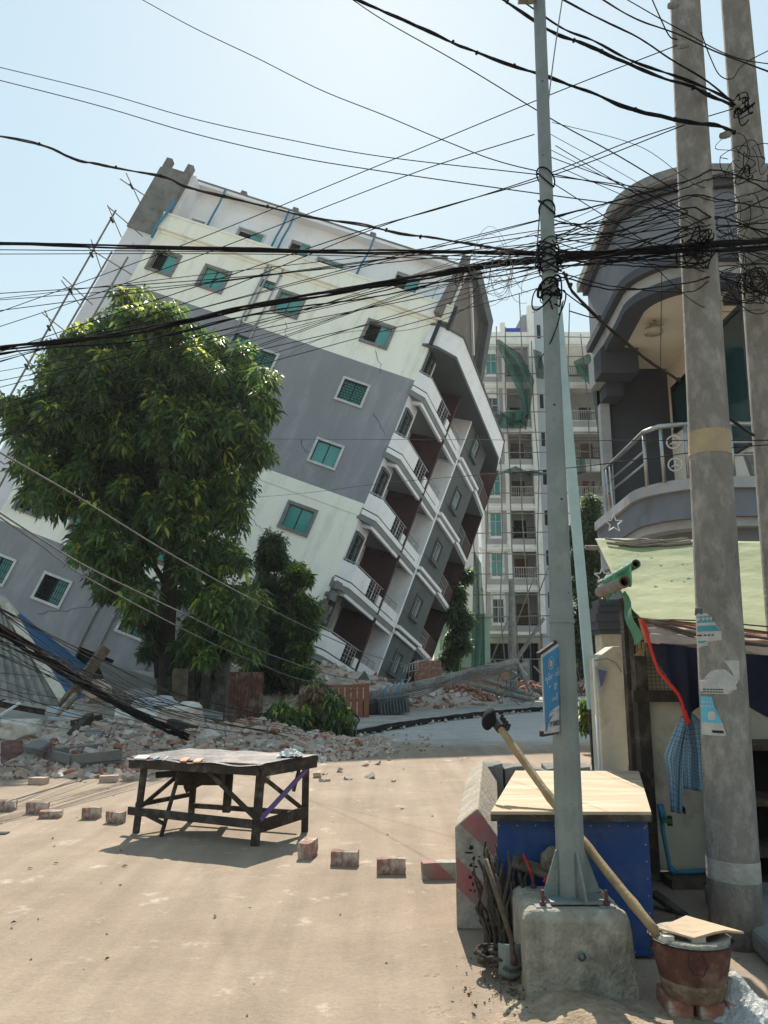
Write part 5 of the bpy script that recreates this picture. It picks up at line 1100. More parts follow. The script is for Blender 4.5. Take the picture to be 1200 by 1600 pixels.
# water pipe with tap
WP = empty('water_pipe', 'thin blue water pipe with a green tap on the stall wall', 'water pipe', loc=(0, 0, 0))
mb = MB(); mb.tube([at(1032, 1258, 6.2), at(1036, 1300, 6.2), at(1046, 1352, 6.2), at(1052, 1362, 6.2), at(1070, 1363, 6.18), at(1116, 1359, 6.18)], .016, 10); mb.build('pipe', MT['bluepipe'], WP, True)
mb = MB(); mb.tube([at(1031, 1257, 6.19), at(1036, 1280, 6.19)], .026, 10); mb.tube([at(1046, 1355, 6.19), at(1054, 1364, 6.19)], .025, 10); mb.build('pipe_fitting', MT['bluepipe'], WP, True)
mb = MB(); mb.bar(at(1034, 1282, 6.15), at(1049, 1283, 6.14), .035, .03); mb.build('tap_lever', MT['greencl'], WP); mb = MB(); mb.bar(at(1046, 1275, 6.17), at(1047, 1290, 6.17), .03, .03); mb.build('tap_body', MT['iron'], WP)
DP = MB(); DP.tube([at(1092, 1388, 6.2), at(1083, 1420, 5.9), at(1070, 1440, 5.75), at(1060, 1475, 5.5)], .045, 14, False); tag(DP.build('waste_pipe', MT['oldbamboo'], None, True), 'short pale waste pipe bent out of the stall plinth', 'pipe')
mb = MB(); mb.vprism([(2.05, 4.35), (4.5, 4.2), (4.5, 5.9), (2.2, 5.7)], 0, .13); tag(bev(mb.build('concrete_step', MT['rawconc']), .03), 'worn concrete step around the foot of the concrete pole', 'step')
mb = MB(); mb.bar(at(1020, 1395, 5.6), at(1120, 1470, 5.3), .08, .03); tag(mb.build('dark_board', MT['dwood']), 'dark board lying in the shade between chest and concrete pole', 'board')
# gate posts left of the stall
GP = empty('gate_post', 'cracked pale concrete gate post with a sloping top beside the stall', 'post', loc=(1.79, 6.6, 0))
mb = MB(); mb.prism([(0, 0, 0), (.215, 0, 0), (.215, 0, 1.76), (.15, 0, 1.76), (.0, 0, 1.66)], (0, .25, 0)); bev(mb.build('shaft', MT['beige'], GP), .01)
mb = MB(); mb.tube([(-.03, -.04, 1.2), (-.035, -.05, 1.66)], .013, 10, False); mb.tube([(-.03, -.04, .3), (-.03, -.04, 1.2)], .012, 10); mb.build('white_pipe', MT['white'], GP, True)
mb = MB(); mb.prism([(-.02, -.03, 1.60), (.085, -.04, 1.57), (.045, -.05, 1.45), (.0, -.05, 1.33)], (0, .005, 0)); mb.build('cloth_scrap', MT['paperw'], GP); mb = MB(); mb.prism([(.0, -.045, 1.57), (.07, -.05, 1.555), (.035, -.06, 1.46), (.01, -.06, 1.42)], (0, .004, 0)); mb.build('cloth_print', mat('faded_violet', (.14, .13, .27), .85), GP)
mb = MB(); mb.tube([(-.03, -.05, 1.64), (.08, -.03, 1.66), (.16, -.02, 1.62), (.20, -.02, 1.55)], .004, 5); mb.build('tie_wire', MT['cable3'], GP)
CP = empty('gate_pillar', 'short square pillar with a moulded grey capital behind the gate post', 'pillar', loc=at(955, 1010, 8.2)); CP.location.z = 0
mb = MB(); mb.box(-.13, .13, -.13, .13, 0, 1.92); mb.build('shaft', MT['beige'], CP); mb = MB()
for z, w_ in ((1.92, .15), (1.97, .18), (2.05, .20), (2.12, .17), (2.2, .14)): mb.box(-w_, w_, -w_, w_, z, z + .08)
mb.build('capital', MT['charc'], CP)

# ---------------------------------------------------------------- foliage
def leafmat(name, c1, c2, c3):
    m = bpy.data.materials.new(name); m.use_nodes = True; n = m.node_tree.nodes; l = m.node_tree.links; n.remove(n['Principled BSDF'])
    at_ = n.new('ShaderNodeAttribute'); at_.attribute_name = 'tint'; cr = n.new('ShaderNodeValToRGB')
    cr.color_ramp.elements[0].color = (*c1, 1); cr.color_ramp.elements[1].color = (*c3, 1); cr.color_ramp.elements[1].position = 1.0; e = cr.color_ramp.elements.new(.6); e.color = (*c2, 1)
    l.new(at_.outputs['Fac'], cr.inputs[0]); d = n.new('ShaderNodeBsdfPrincipled'); d.inputs['Roughness'].default_value = .42; d.inputs['Specular IOR Level'].default_value = .45
    t = n.new('ShaderNodeBsdfTranslucent'); hs_ = n.new('ShaderNodeHueSaturation'); hs_.inputs['Value'].default_value = 1.9; hs_.inputs['Hue'].default_value = .485; l.new(cr.outputs[0], hs_.inputs['Color'])
    mx = n.new('ShaderNodeMixShader'); mx.inputs[0].default_value = .45; l.new(cr.outputs[0], d.inputs['Base Color']); l.new(hs_.outputs[0], t.inputs[0]); l.new(d.outputs[0], mx.inputs[1]); l.new(t.outputs[0], mx.inputs[2]); l.new(mx.outputs[0], n['Material Output'].inputs[0]); return m
MT['leaf'] = leafmat('mango_leaf', (.045, .062, .03), (.10, .20, .045), (.40, .44, .07))
MT['leaf2'] = leafmat('dark_leaf', (.045, .062, .032), (.07, .12, .045), (.13, .21, .055))
MT['dryleaf'] = leafmat('dry_leaf', (.16, .10, .045), (.25, .18, .09), (.34, .27, .15))
MT['bark'] = mat('dark_bark', (.075, .058, .045), .95, (.035, .028, .022), 9, .6, .9, 25)
def foliage(clumps, nw, L, seed, nl=9, droop=.55, W=.23, tipfrac=.10, topy=None):
    """clumps: (centre, radius vec). whorls of narrow leaves spread through a shell of each clump"""
    rs = np.random.RandomState(seed); vol = np.array([c[1][0] * c[1][2] for c in clumps]) ; cnt = (nw * vol / vol.sum()).astype(int) + 1
    V = []; Tn = []
    for (c, r), k in zip(clumps, cnt):
        d = rs.normal(size=(k, 3)); d /= np.linalg.norm(d, axis=1)[:, None]; rad = rs.uniform(.25, 1.12, (k, 1)) ** .7 * (1 + .2 * np.sin(d[:, :1] * 7 + d[:, 2:] * 5 + seed))
        P = np.array(c) + d * rad * np.array(r)
        P[:, 2] += rs.normal(0, .05, k)
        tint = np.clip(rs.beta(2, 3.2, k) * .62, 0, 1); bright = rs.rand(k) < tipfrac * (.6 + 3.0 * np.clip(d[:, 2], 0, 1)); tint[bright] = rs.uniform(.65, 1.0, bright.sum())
        ax = d * .55 + np.array([0, 0, .2]); ax += rs.normal(0, .3, (k, 3)); ax /= np.linalg.norm(ax, axis=1)[:, None]
        ref = np.tile([0.3, .9, .1], (k, 1)); u = np.cross(ax, ref); u /= np.linalg.norm(u, axis=1)[:, None] + 1e-9; v = np.cross(ax, u)
        for j in range(nl):
            ang = 2 * math.pi * j / nl + rs.uniform(-.4, .4, k); el = rs.uniform(-.3, .9, k); ln = L * rs.uniform(.5, 1.3, k)
            dr_ = (u * np.cos(ang)[:, None] + v * np.sin(ang)[:, None]) * np.cos(el)[:, None] + ax * np.sin(el)[:, None]
            d1 = dr_.copy(); d1[:, 2] -= droop * .35; d1 /= np.linalg.norm(d1, axis=1)[:, None]
            d2 = dr_.copy(); d2[:, 2] -= droop * 1.5; d2 /= np.linalg.norm(d2, axis=1)[:, None]
            sd_ = np.cross(d1, rs.normal(0, .5, (k, 3)) + np.array([0, 0, 1.0])); sd_ /= np.linalg.norm(sd_, axis=1)[:, None] + 1e-9
            hw = (ln * W * .5)[:, None]; b0 = P + d1 * (ln * .08)[:, None]; m_ = b0 + d1 * (ln * .5)[:, None]; e_ = m_ + d2 * (ln * .5)[:, None]
            V.append(np.stack([b0, m_ - sd_ * hw, m_ + sd_ * hw, e_], 1)); Tn.append(tint + rs.uniform(-.04, .04, k))
    V = np.concatenate(V).reshape(-1, 3); Tn = np.repeat(np.concatenate(Tn), 4); n = len(V) // 4
    F = np.stack([np.arange(n) * 4, np.arange(n) * 4 + 1, np.arange(n) * 4 + 3, np.arange(n) * 4 + 2], 1)
    return V, F, Tn
def leafobj(name, data, m, parent=None):
    V, F, Tn = data; me = bpy.data.meshes.new(name); me.vertices.add(len(V)); me.vertices.foreach_set('co', V.astype(np.float32).ravel())
    me.loops.add(F.size); me.loops.foreach_set('vertex_index', F.astype(np.int32).ravel()); me.polygons.add(len(F)); me.polygons.foreach_set('loop_start', np.arange(len(F), dtype=np.int32) * 4); me.polygons.foreach_set('loop_total', np.full(len(F), 4, dtype=np.int32))
    me.update(calc_edges=True); a = me.attributes.new('tint', 'FLOAT', 'POINT'); a.data.foreach_set('value', Tn.astype(np.float32)); me.materials.append(m); me.validate()
    o = bpy.data.objects.new(name, me); COL.objects.link(o); o.parent = parent; return o
YT = 24.0
def cl(lst, Y, spread, seed, flat=1.0, dz=1.0):
    rs = random.Random(seed); out = []
    for px, py, r in lst:
        R_ = r / 1200 * Y * rs.uniform(.76, .93); y = Y + rs.uniform(-spread, spread) * max(.2, 1 - abs(px - 225) / 300); c = at(px, py, y); out.append((c, (R_, R_ * 1.1, R_ * dz))); 
    return out
MTc = [(215, 485, 40), (180, 505, 30), (262, 505, 36), (300, 520, 34), (150, 530, 34), (210, 540, 50), (110, 560, 36), (270, 570, 55), (330, 560, 36), (375, 575, 34), (150, 590, 50), (400, 610, 32), (88, 615, 36), (340, 620, 50), (215, 630, 58), (418, 650, 24), (55, 650, 30), (130, 660, 50), (282, 670, 55), (370, 680, 48), (410, 715, 22), (30, 680, 20), (85, 710, 45), (180, 710, 55), (250, 740, 50), (330, 745, 50), (385, 765, 26), (60, 750, 32), (120, 770, 42), (200, 790, 46), (290, 800, 44), (350, 815, 36), (85, 795, 24), (150, 820, 26), (235, 850, 34), (310, 865, 40), (355, 885, 26), (175, 865, 28), (140, 858, 18), (195, 910, 28), (160, 922, 14), (320, 930, 34), (365, 940, 28), (220, 945, 20), (385, 975, 24), (338, 985, 28), (305, 1005, 20), (395, 1010, 20), (345, 1030, 20), (12, 640, 12), (400, 940, 20)]
MTc = [(212 + (a - 215) * .95, 640 + (b - 640) * .97, c) for a, b, c in MTc]
clumps = cl(MTc, YT, 3.4, 3)
for px, py, r in [(240, 600, 80), (200, 700, 90), (300, 700, 80), (240, 800, 70), (150, 680, 60)]:   # back half of the crown
    R_ = r / 1200 * 26; clumps.append((at(px, py, YT + 1.6), (R_ * .9, R_ * .8, R_ * .9)))
MG = empty('mango_tree', 'big dark leaved mango tree with yellow green tips in front of the leaning building', 'tree', loc=(0, 0, 0))
rs_ = random.Random(8)
for px, py, r in MTc:
    for _ in range(5):
        t = rs_.uniform(0, 6.28); q = r * rs_.uniform(.75, 1.15); R_ = rs_.uniform(7, 13) / 1200 * YT; clumps.append((at(px + q * math.cos(t), py + q * math.sin(t), YT + rs_.uniform(-3, 1)), (R_ * 1.3, R_, R_)))
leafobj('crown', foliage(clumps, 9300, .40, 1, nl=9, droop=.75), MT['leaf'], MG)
def limb(mb, P, r0, r1, n=10): k = len(P); mb.tube(P, [r0 + (r1 - r0) * i / (k - 1) for i in range(k)], n)
mb = MB(); tb = at(262, 1112, YT); tb.z = .0
limb(mb, [tb + Vector((0, 0, -.2)), at(262, 1080, YT), at(258, 1000, YT), at(263, 930, YT), at(268, 880, YT), at(262, 820, YT + .2)], .36, .2, 14)
for tx, ty, r in ((200, 700, .1), (300, 760, .1), (240, 640, .11), (330, 850, .08), (180, 820, .08), (340, 700, .08), (120, 700, .07), (250, 560, .07), (380, 680, .05), (90, 640, .05)):
    e = at(tx, ty, YT + random.uniform(.6, 2.2)); s_ = at(264, 850 if ty < 800 else 920, YT); m_ = (s_ + e) / 2 + Vector((random.uniform(-.3, .3), 0, .3)); limb(mb, [s_, s_ * .7 + m_ * .3, m_, e], r + .05, .03, 8)
mb.build('trunk', MT['bark'], MG, True)
# smaller dark trees between mango tree and building
def small_tree(lst, Y, nw, L, label, base, m='leaf2', seed=3, tip=.05, name='bushy_tree', spread=.8, cat='tree', grp=None):
    root = empty(name, label, cat, loc=(0, 0, 0), group=grp); leafobj('crown', foliage(cl(lst, Y, spread, seed), nw, L, seed, nl=8, tipfrac=tip), MT[m], root)
    mb = MB(); b0_ = at(base[0], base[1], Y); 
    for px, py, r in lst[::2]:
        e = at(px, py, Y); limb(mb, [b0_, (b0_ + e) / 2 + Vector((.1, 0, .1)), e], .07, .02, 7)
    mb.build('trunk', MT['bark'], root, True); return root
small_tree([(425, 855, 26), (415, 880, 18), (440, 880, 14), (418, 920, 26), (440, 950, 26), (455, 915, 16), (425, 985, 30), (460, 985, 24), (440, 1020, 26), (420, 1045, 24), (395, 1050, 18), (448, 1050, 22), (410, 1075, 18), (440, 1078, 18)], 28, 3000, .24, 'dark bushy tree close against the leaning building, right of the mango tree', (435, 1085), seed=5)
small_tree([(462, 895, 16), (478, 905, 12), (450, 905, 9), (470, 945, 18), (488, 955, 16), (462, 975, 20), (482, 985, 16), (470, 1015, 18), (462, 1045, 18), (478, 1050, 14), (385, 1020, 16)], 26.5, 1600, .24, 'slender light green young tree by the building corner', (463, 1085), m='leaf', seed=6, tip=.12)
small_tree([(712, 930, 16), (705, 955, 18), (720, 970, 18), (712, 1000, 20), (700, 1030, 16), (722, 1010, 12), (728, 900, 10)], 47, 1500, .42, 'dark tree behind the foot of the leaning building', (712, 1075), seed=7)
small_tree([(925, 790, 14), (915, 810, 18), (932, 830, 16), (905, 835, 18), (920, 865, 20), (902, 880, 16), (930, 890, 18), (912, 915, 20), (925, 945, 20), (905, 965, 18), (930, 985, 18), (908, 1005, 18), (925, 1030, 18)], 26, 2600, .28, 'dense dark green tree right of the metal pole, beside the corner building', (918, 1095), seed=8, tip=.12)
small_tree([(915, 1105, 8), (918, 1120, 10), (911, 1132, 7)], 15, 260, .12, 'small pale green shrub at the roadside right of the metal pole', (915, 1145), m='leaf', seed=9, tip=.35, name='shrub', cat='shrub', spread=.1)
small_tree([(300, 1040, 22), (285, 1065, 18), (322, 1060, 18), (350, 1010, 18)], 23, 700, .26, 'low drooping dark shrub under the right side of the mango tree', (300, 1110), seed=12, name='shrub', cat='shrub')
small_tree([(232, 975, 14), (240, 1000, 12), (228, 1020, 10)], 23, 200, .26, 'small leafy sprout left of the mango tree trunk', (245, 1060), seed=14, name='shrub', cat='shrub')
# fallen branches by the kerb
def branch_pile(lst, Y, nw, m, label, seed, L=.26):
    root = empty('fallen_branch', label, 'branch', loc=(0, 0, 0), group='cut leafy branches by the kerb'); leafobj('leaves', foliage(cl(lst, Y, .4, seed), nw, L, seed, nl=7, droop=1.2, tipfrac=.12), MT[m], root)
    mb = MB(); rr = random.Random(seed)
    for i in range(9):
        px, py, r = rr.choice(lst); a = at(px + rr.uniform(-r, r), py - r, Y); b_ = at(px + rr.uniform(-r, r) * 1.5, min(py + r, 1150), Y); limb(mb, [a, (a + b_) / 2 + Vector((rr.uniform(-.2, .2), 0, 0)), b_], .035, .01, 6)
    mb.build('sticks', MT['bark'], root, True)
branch_pile([(440, 1115, 16), (425, 1132, 18), (455, 1135, 20), (475, 1120, 14), (408, 1138, 8)], 18.2, 560, 'leaf', 'cut green branch pile at the left, in front of the corrugated gate', 31)
branch_pile([(490, 1085, 14), (500, 1110, 20), (485, 1130, 22), (478, 1095, 12)], 18.6, 520, 'dryleaf', 'withered brown branch heap between the two green ones', 32, .22)
branch_pile([(522, 1100, 14), (530, 1125, 18), (515, 1145, 14), (532, 1145, 10)], 18.0, 430, 'leaf', 'cut green branch pile right in front of the slatted gate', 33)
branch_pile([(495, 1075, 9), (512, 1088, 8)], 19.5, 160, 'leaf2', 'small dark branch tuft on top of the withered heap', 34)

# ---------------------------------------------------------------- rubble, collapsed shed, gates, fallen poles
rr = random.Random(17)
def mound(x, y):
    # height of the rubble slope left of the road
    h = 0
    for cx, cy, sx, sy, a in ((-7.8, 15.8, 2.6, 1.9, .36), (-5.0, 15.6, 1.8, 2.0, .40), (-2.6, 16.3, 1.9, 1.7, .42), (-5.2, 13.4, 2.4, 1.2, .16), (-8, 29.5, 6, 2.6, 1.5), (-2.2, 31.5, 3.5, 2.6, 1.25), (2.6, 36, 2.6, 4, .9)):
        h += a * math.exp(-((x - cx) / sx) ** 2 - ((y - cy) / sy) ** 2)
    h += .07 * math.sin(x * 3.1 + y * 1.7) * min(1, h * 2) + .05 * math.sin(x * 7.3 - y * 4.1) * min(1, h * 2)
    return h - .10
mb = MB(); mb.grid(lambda a, b_: (-17 + 22 * a, 11.5 + 29 * b_, mound(-17 + 22 * a, 11.5 + 29 * b_) + (rr.uniform(-.03, .03))), 120, 150)
tag(mb.build('rubble_slope', MT['rubble'], None, False), 'heaped dusty rubble under the broken bricks', 'rubble', kind='stuff')
# small rubble as one object
mb = MB(); rr = random.Random(23)
def shard(mb, c, s, rr):
    e = Matrix.Rotation(rr.uniform(0, 6.28), 3, 'Z') @ Matrix.Rotation(rr.uniform(-1, 1), 3, 'X') @ Matrix.Rotation(rr.uniform(-1, 1), 3, 'Y')
    a, b_, d = s * rr.uniform(.6, 1.3), s * rr.uniform(.4, .9), s * rr.uniform(.25, .7)
    mb.hexa([Vector(c) + e @ Vector((x * a * rr.uniform(.7, 1.1), y * b_ * rr.uniform(.7, 1.1), z * d * rr.uniform(.7, 1.1))) for z in (-.5, .5) for x, y in ((-.5, -.5), (.5, -.5), (.5, .5), (-.5, .5))])
n_ = 0
while n_ < 6500:
    x = rr.uniform(-14, 0.2); y = 11.3 + (rr.random() ** 1.3) * 14; h = mound(x, y)
    if h < -.075 and rr.random() > .03: continue
    mb.mi = rr.choice((0, 0, 1, 1, 2)); shard(mb, (x, y, max(h, 0) + .01), rr.uniform(.04, .16), rr); n_ += 1
for i in range(900):
    x = rr.uniform(-8, 4); y = rr.uniform(26, 39); h = mound(x, y)
    if h < .02: continue
    mb.mi = rr.choice((0, 1, 2, 3)); shard(mb, (x, y, h + .03), rr.uniform(.1, .35), rr)
tag(mb.build('brick_fragments', [MT['brick'], MT['rubble'], MT['plaster'], MT['redbrick']]), 'loose brick and plaster fragments strewn over the heap', 'rubble', kind='stuff')
mb = MB()
for (cx, cy, sx, sy, k) in ((3.2, 33, 1.3, .9, 260), (7.0, 40, 1.9, 1.0, 380), (10.5, 41, 1.5, 1, 240), (6.4, 38.6, .9, .6, 120)):
    for i in range(k):
        x = rr.gauss(cx, sx * .5); y = rr.gauss(cy, sy * .5); h = .75 * math.exp(-((x - cx) / sx) ** 2 - ((y - cy) / sy) ** 2); shard(mb, (x, y, .1 + h * rr.uniform(.3, 1)), rr.uniform(.14, .3), rr)
tag(mb.build('brick_heap', MT['redbrick']), 'reddish brick heaps at the street end under the fallen poles', 'rubble', kind='stuff')
# individual bricks and half bricks on the heap
cnt_ = 0; rr = random.Random(77); half = [brick_mesh(50 + i, MT['brick'], (.13, .11, .075), .014) for i in range(3)] + [brick_mesh(60 + i, MT['redbrick'], (.14, .11, .075), .014) for i in range(2)]
pool = bm_ + half + [bmr[0], brick_mesh(70, MT['plaster'], (.2, .13, .09), .02)]
def blabel(me, x, y):
    look = 'half brick' if me in half else ('reddish brick' if me is bmr[0] else ('dusty whole brick' if me in bm_ else 'pale block'))
    px = 600 + 1200 * x / (y * CT)
    where = 'near the left picture border' if px < 70 else 'below the shed roof' if px < 150 else 'left of the table' if px < 235 else 'above the table left half' if px < 350 else 'above the table right half' if px < 450 else 'near the cut branches'
    return look + (' on the rubble front edge, ' if y < 12.8 else ' mid rubble, ' if y < 15 else ' on the rubble crest, ') + where
while cnt_ < 235:
    x = rr.uniform(-7.6, -.3); y = rr.uniform(11.2, 17.5); h = mound(x, y)
    q = (x / y); 
    if h < -.06 and rr.random() > .12: continue
    if y > 15.5 and rr.random() < .4: continue
    me = rr.choice(pool); place(me, 'rubble_brick', (x, y, max(h, 0) + .045), (rr.uniform(-.5, .5), rr.uniform(-.4, .4), rr.uniform(0, 3.14)), blabel(me, x, y), 'brick', 'bricks lying on the rubble heap'); cnt_ += 1
for i, (px, py) in enumerate(((60, 1225), (170, 1222), (455, 1195), (490, 1180), (385, 1168), (430, 1172), (530, 1162), (512, 1170))):
    p = gr(px, py); place(rr.choice(bm_), 'rubble_brick', (p.x, p.y, .045), (0, 0, rr.uniform(-.6, .6)), blabel(bm_[0], p.x, p.y) + ', loose on the road', 'brick', 'bricks lying on the rubble heap', (1.1, 1.1, 1.2))
def chunk(c, r, m, label, seed, flat=1.0, cat='chunk', name='masonry_chunk'):
    rr = random.Random(seed); import bmesh; bm = bmesh.new(); bmesh.ops.create_icosphere(bm, subdivisions=3, radius=1)
    ph = [rr.uniform(0, 6) for _ in range(6)]
    for v in bm.verts:
        q = v.co.copy(); k = 1 + .22 * math.sin(q.x * 3.3 + ph[0]) * math.sin(q.y * 3.7 + ph[1]) + .13 * math.sin(q.z * 6.1 + ph[2] + q.x * 4) + rr.uniform(-.05, .05)
        v.co = Vector((max(-.75, min(.75, q.x * k)) * r[0], max(-.75, min(.75, q.y * k)) * r[1], max(-.7, min(.8, q.z * k)) * r[2]))
    me = bpy.data.meshes.new(name); bm.to_mesh(me); bm.free(); me.materials.append(m); return place(me, name, c, (rr.uniform(-.2, .2), rr.uniform(-.2, .2), rr.uniform(0, 3)), label, cat)
chunk(at(282, 1130, 15.6), (.52, .45, .45), MT['plaster'], 'large jagged white masonry chunk on the heap below the mango tree trunk', 1)
chunk(at(32, 1140, 13.5), (.38, .3, .22), MT['plaster'], 'pale masonry lump at the left border above the broken bricks', 2)
chunk(at(245, 1108, 17.5), (.6, .5, .28), MT['tgrey'], 'flat grey concrete chunk left of the tree trunk', 3)
chunk(at(215, 1092, 18.5), (.5, .4, .25), MT['rawconc'], 'grey rubble lump beneath the dark opening in the wall', 4)
chunk(at(150, 1085, 19), (.5, .35, .3), MT['brick'], 'brownish masonry lump beside the blue sheet roof', 5)
def slab(pts, th, m, name, label, cat='slab'):
    mb = MB(); mb.prism(pts, th); o = mb.build(name, m); bev(o, .012, 1); return tag(o, label, cat)
SLB = empty('concrete_trough', 'grey concrete trough slab lying tilted on the bricks at the left', 'trough', loc=(0, 0, 0))
a, b_, c_, d_ = at(72, 1180, 13.0), at(112, 1190, 12.5), at(190, 1182, 12.6), at(160, 1170, 13.6)
mb = MB(); mb.prism([a, b_, c_, d_], (0, 0, -.10)); mb.build('bottom_slab', MT['rawconc'], SLB)
mb = MB(); mb.bar(b_ + Vector((0, 0, .03)), c_ + Vector((0, 0, .03)), .08, .14); mb.bar(a + Vector((0, 0, .03)), b_ + Vector((0, 0, .03)), .08, .14); mb.bar(a + Vector((0, 0, .03)), d_ + Vector((0, 0, .03)), .07, .12); mb.build('rim', MT['rawconc'], SLB)
slab([at(150, 1030, 27), at(245, 1062, 27), at(232, 1098, 27), at(175, 1090, 27)], (0, .3, 0), MT['mgrey'], 'wall_slab', 'fallen grey wall slab leaning below the leaning building')
slab([at(0, 1195, 11.6), at(28, 1180, 11.9), at(28, 1160, 12.2), at(0, 1160, 12.2)], (0, .2, .02), MT['rust'], 'rusty_sheet', 'dark rusty sheet at the left border of the rubble', 'sheet')
# collapsed shed roof: grey ribbed sheet, ridge cap and blue sheet
CS = empty('collapsed_shed', 'collapsed shed roof of grey and blue ribbed sheets at the left border', 'shed', loc=(0, 0, 0))
def ribbed(P, nr, m, name, amp=.05):
    # P: ridge start, ridge end, eave end, eave start
    mb = MB(); nrm = (P[1] - P[0]).cross(P[3] - P[0]).normalized()
    def f(a, b_): return lerp(lerp(P[0], P[1], b_), lerp(P[3], P[2], b_), a) + nrm * (amp * (1 if (b_ * nr) % 1 < .18 else 0))
    n2 = nr * 6; mb.grid(lambda a, b_: f(a, b_), 6, n2); return mb.build(name, m, CS)
Yr = 20
ribbed([at(-40, 895, 21.5), at(16, 948, 20.6), at(118, 1108, 18.3), at(-120, 1075, 18.3)], 14, mat('grey_ribbed_sheet', (.27, .26, .235), .8, (.19, .18, .165), 2, grime=(.12, .11, .10), gscale=1.5), 'grey_sheet', .045)
ribbed([at(16, 948, 20.6), at(110, 1098, 18.4), at(148, 1085, 20.5), at(138, 1045, 22.5)], 16, MT['bluesheet'], 'blue_sheet', .03)
mb = MB(); mb.bar(at(-2, 930, 20.8), at(22, 960, 20.4), .3, .05); mb.bar(at(8, 945, 20.55), at(108, 1106, 18.2), .22, .05, up=(.3, -1, .4)); mb.build('ridge_cap', MT['beige'], CS)
mb = MB(); mb.bar(at(-60, 1090, 18.6), at(110, 1120, 18.6), .12); mb.bar(at(-40, 1100, 19), at(60, 1080, 20), .1); mb.build('rafter', MT['dwood'], CS)
# timbers
def timber(a, b_, w, h, label, m='wood', name='timber_beam'):
    mb = MB(); mb.bar(a, b_, w, h); tag(bev(mb.build(name, MT[m]), .008, 1), label, 'beam')
timber(at(165, 1012, 17.2), at(98, 1105, 16.6), .16, .22, 'thick weathered beam leaning across the blue sheet roof', 'wood')
timber(at(118, 1085, 16.5), at(70, 1138, 15.6), .08, .09, 'thin grey beam continuing below the thick leaning beam', 'oldbamboo')
timber(at(142, 1118, 14.8), at(104, 1158, 14.2), .16, .14, 'short charred beam stuck in the rubble', 'dwood')
timber(at(0, 1118, 16), at(32, 1098, 16.3), .05, .05, 'thin pale batten at the left border', 'white', 'batten')
timber(at(75, 1122, 15.5), at(135, 1128, 15.2), .06, .06, 'horizontal grey pipe in the rubble below the shed', 'tgrey', 'pipe')
timber(at(45, 1136, 15), at(112, 1143, 14.8), .04, .04, 'thin rod lying over the rubble at the left', 'tgrey', 'rod')
timber(at(110, 1130, 15), at(160, 1120, 15.2), .12, .1, 'dark board half buried left of the white chunk', 'dwood', 'board')
timber(at(265, 1128, 15.2), at(305, 1140, 14.9), .16, .12, 'charred log end beside the white chunk', 'dwood', 'log')
# metal sheet gate and posts behind the heap
mb = MB()
for i in range(2):
    a = at(358 + i * 27, 1050, 21.5); b_ = at(383 + i * 27, 1125, 21.5); mb = MB(); nn2 = 10
    mb.grid(lambda u, v: (a.x + (b_.x - a.x) * u, a.y + (.03 if int(u * nn2) % 2 else 0), a.z * (1 - v) + 0 * v), nn2, 2); tag(mb.build('metal_gate_leaf', MT['rust']), ('left' if i == 0 else 'right') + ' maroon corrugated gate leaf in the dark right of the mango trunk', 'gate leaf', 'maroon corrugated gate leaves')
for i, px in enumerate((297, 322, 345)):
    a = at(px, 1040, 21.7); mb = MB(); mb.box(a.x - .12, a.x + .12, a.y, a.y + .2, 0, a.z); tag(mb.build('timber_post', MT['dwood']), ('first', 'second', 'third')[i] + ' dark timber post right of the mango tree trunk', 'post', 'dark posts beside the maroon gate')
a = at(270, 1045, 21.4); b_ = at(291, 1115, 21.4); mb = MB(); mb.box(a.x, b_.x, a.y, a.y + .05, b_.z, a.z); tag(mb.build('plank_sheet', MT['wood']), 'brown board panel directly right of the mango trunk', 'board')
mb = MB(); a = at(292, 1035, 23.4); b_ = at(352, 1100, 23.4); mb.box(a.x, b_.x + .1, a.y, a.y + .1, 0, a.z); tag(mb.build('garden_wall', MT['mgrey']), 'dim grey wall strip behind the dark posts', 'wall')
# orange slatted gate
OG = empty('slatted_gate', 'orange brown slatted gate standing by the kerb below the leaning building', 'gate', loc=(0, 0, 0))
YG = 23.6
for i in range(8):
    x0 = 501 + i * 9.7; a = at(x0, 1073 - i * .8, YG); b_ = at(x0 + 7.4, 1121, YG); mb = MB(); mb.box(a.x, b_.x, YG, YG + .03, b_.z + .02, a.z); mb.build('slat', MT['orange'], OG)
mb = MB()
for yy in (1072, 1094, 1119): a = at(500, yy, YG + .05); b_ = at(577, yy - 3, YG + .05); mb.box(a.x, b_.x, YG + .035, YG + .07, a.z - .04, a.z + .04)
mb.build('cross_rail', MT['orange'], OG)
mb = MB(); mb.prism([at(557, 1063, 24.2), at(578, 1063, 24.2), at(570, 1048, 24.2)], (0, .2, 0)); tag(mb.build('broken_roof_sheet', MT['dgrey']), 'broken dark sheet behind the top of the slatted gate', 'sheet')
# stainless gate bits under the building
mb = MB()
for i in range(6): mb.tube([at(628 + i * 5, 1062 - i * 1.5, 30), at(633 + i * 4, 1040 - i * 2, 30)], .02, 5)
mb.tube([at(626, 1042, 30), at(674, 1028, 30)], .03, 6); mb.tube([at(630, 1052, 30), at(655, 1046, 30)], .02, 5); tag(mb.build('bent_railing', MT['steel'], None, True), 'bent steel railing piece under the foot of the leaning building', 'railing')
mb = MB(); mb.box(at(648, 1060, 36).x, at(690, 1060, 36).x, 36, 37, 0, at(650, 1032, 36).z); tag(mb.build('brick_pier', MT['redbrick']), 'broken red brick pier under the road side of the leaning building', 'pier')
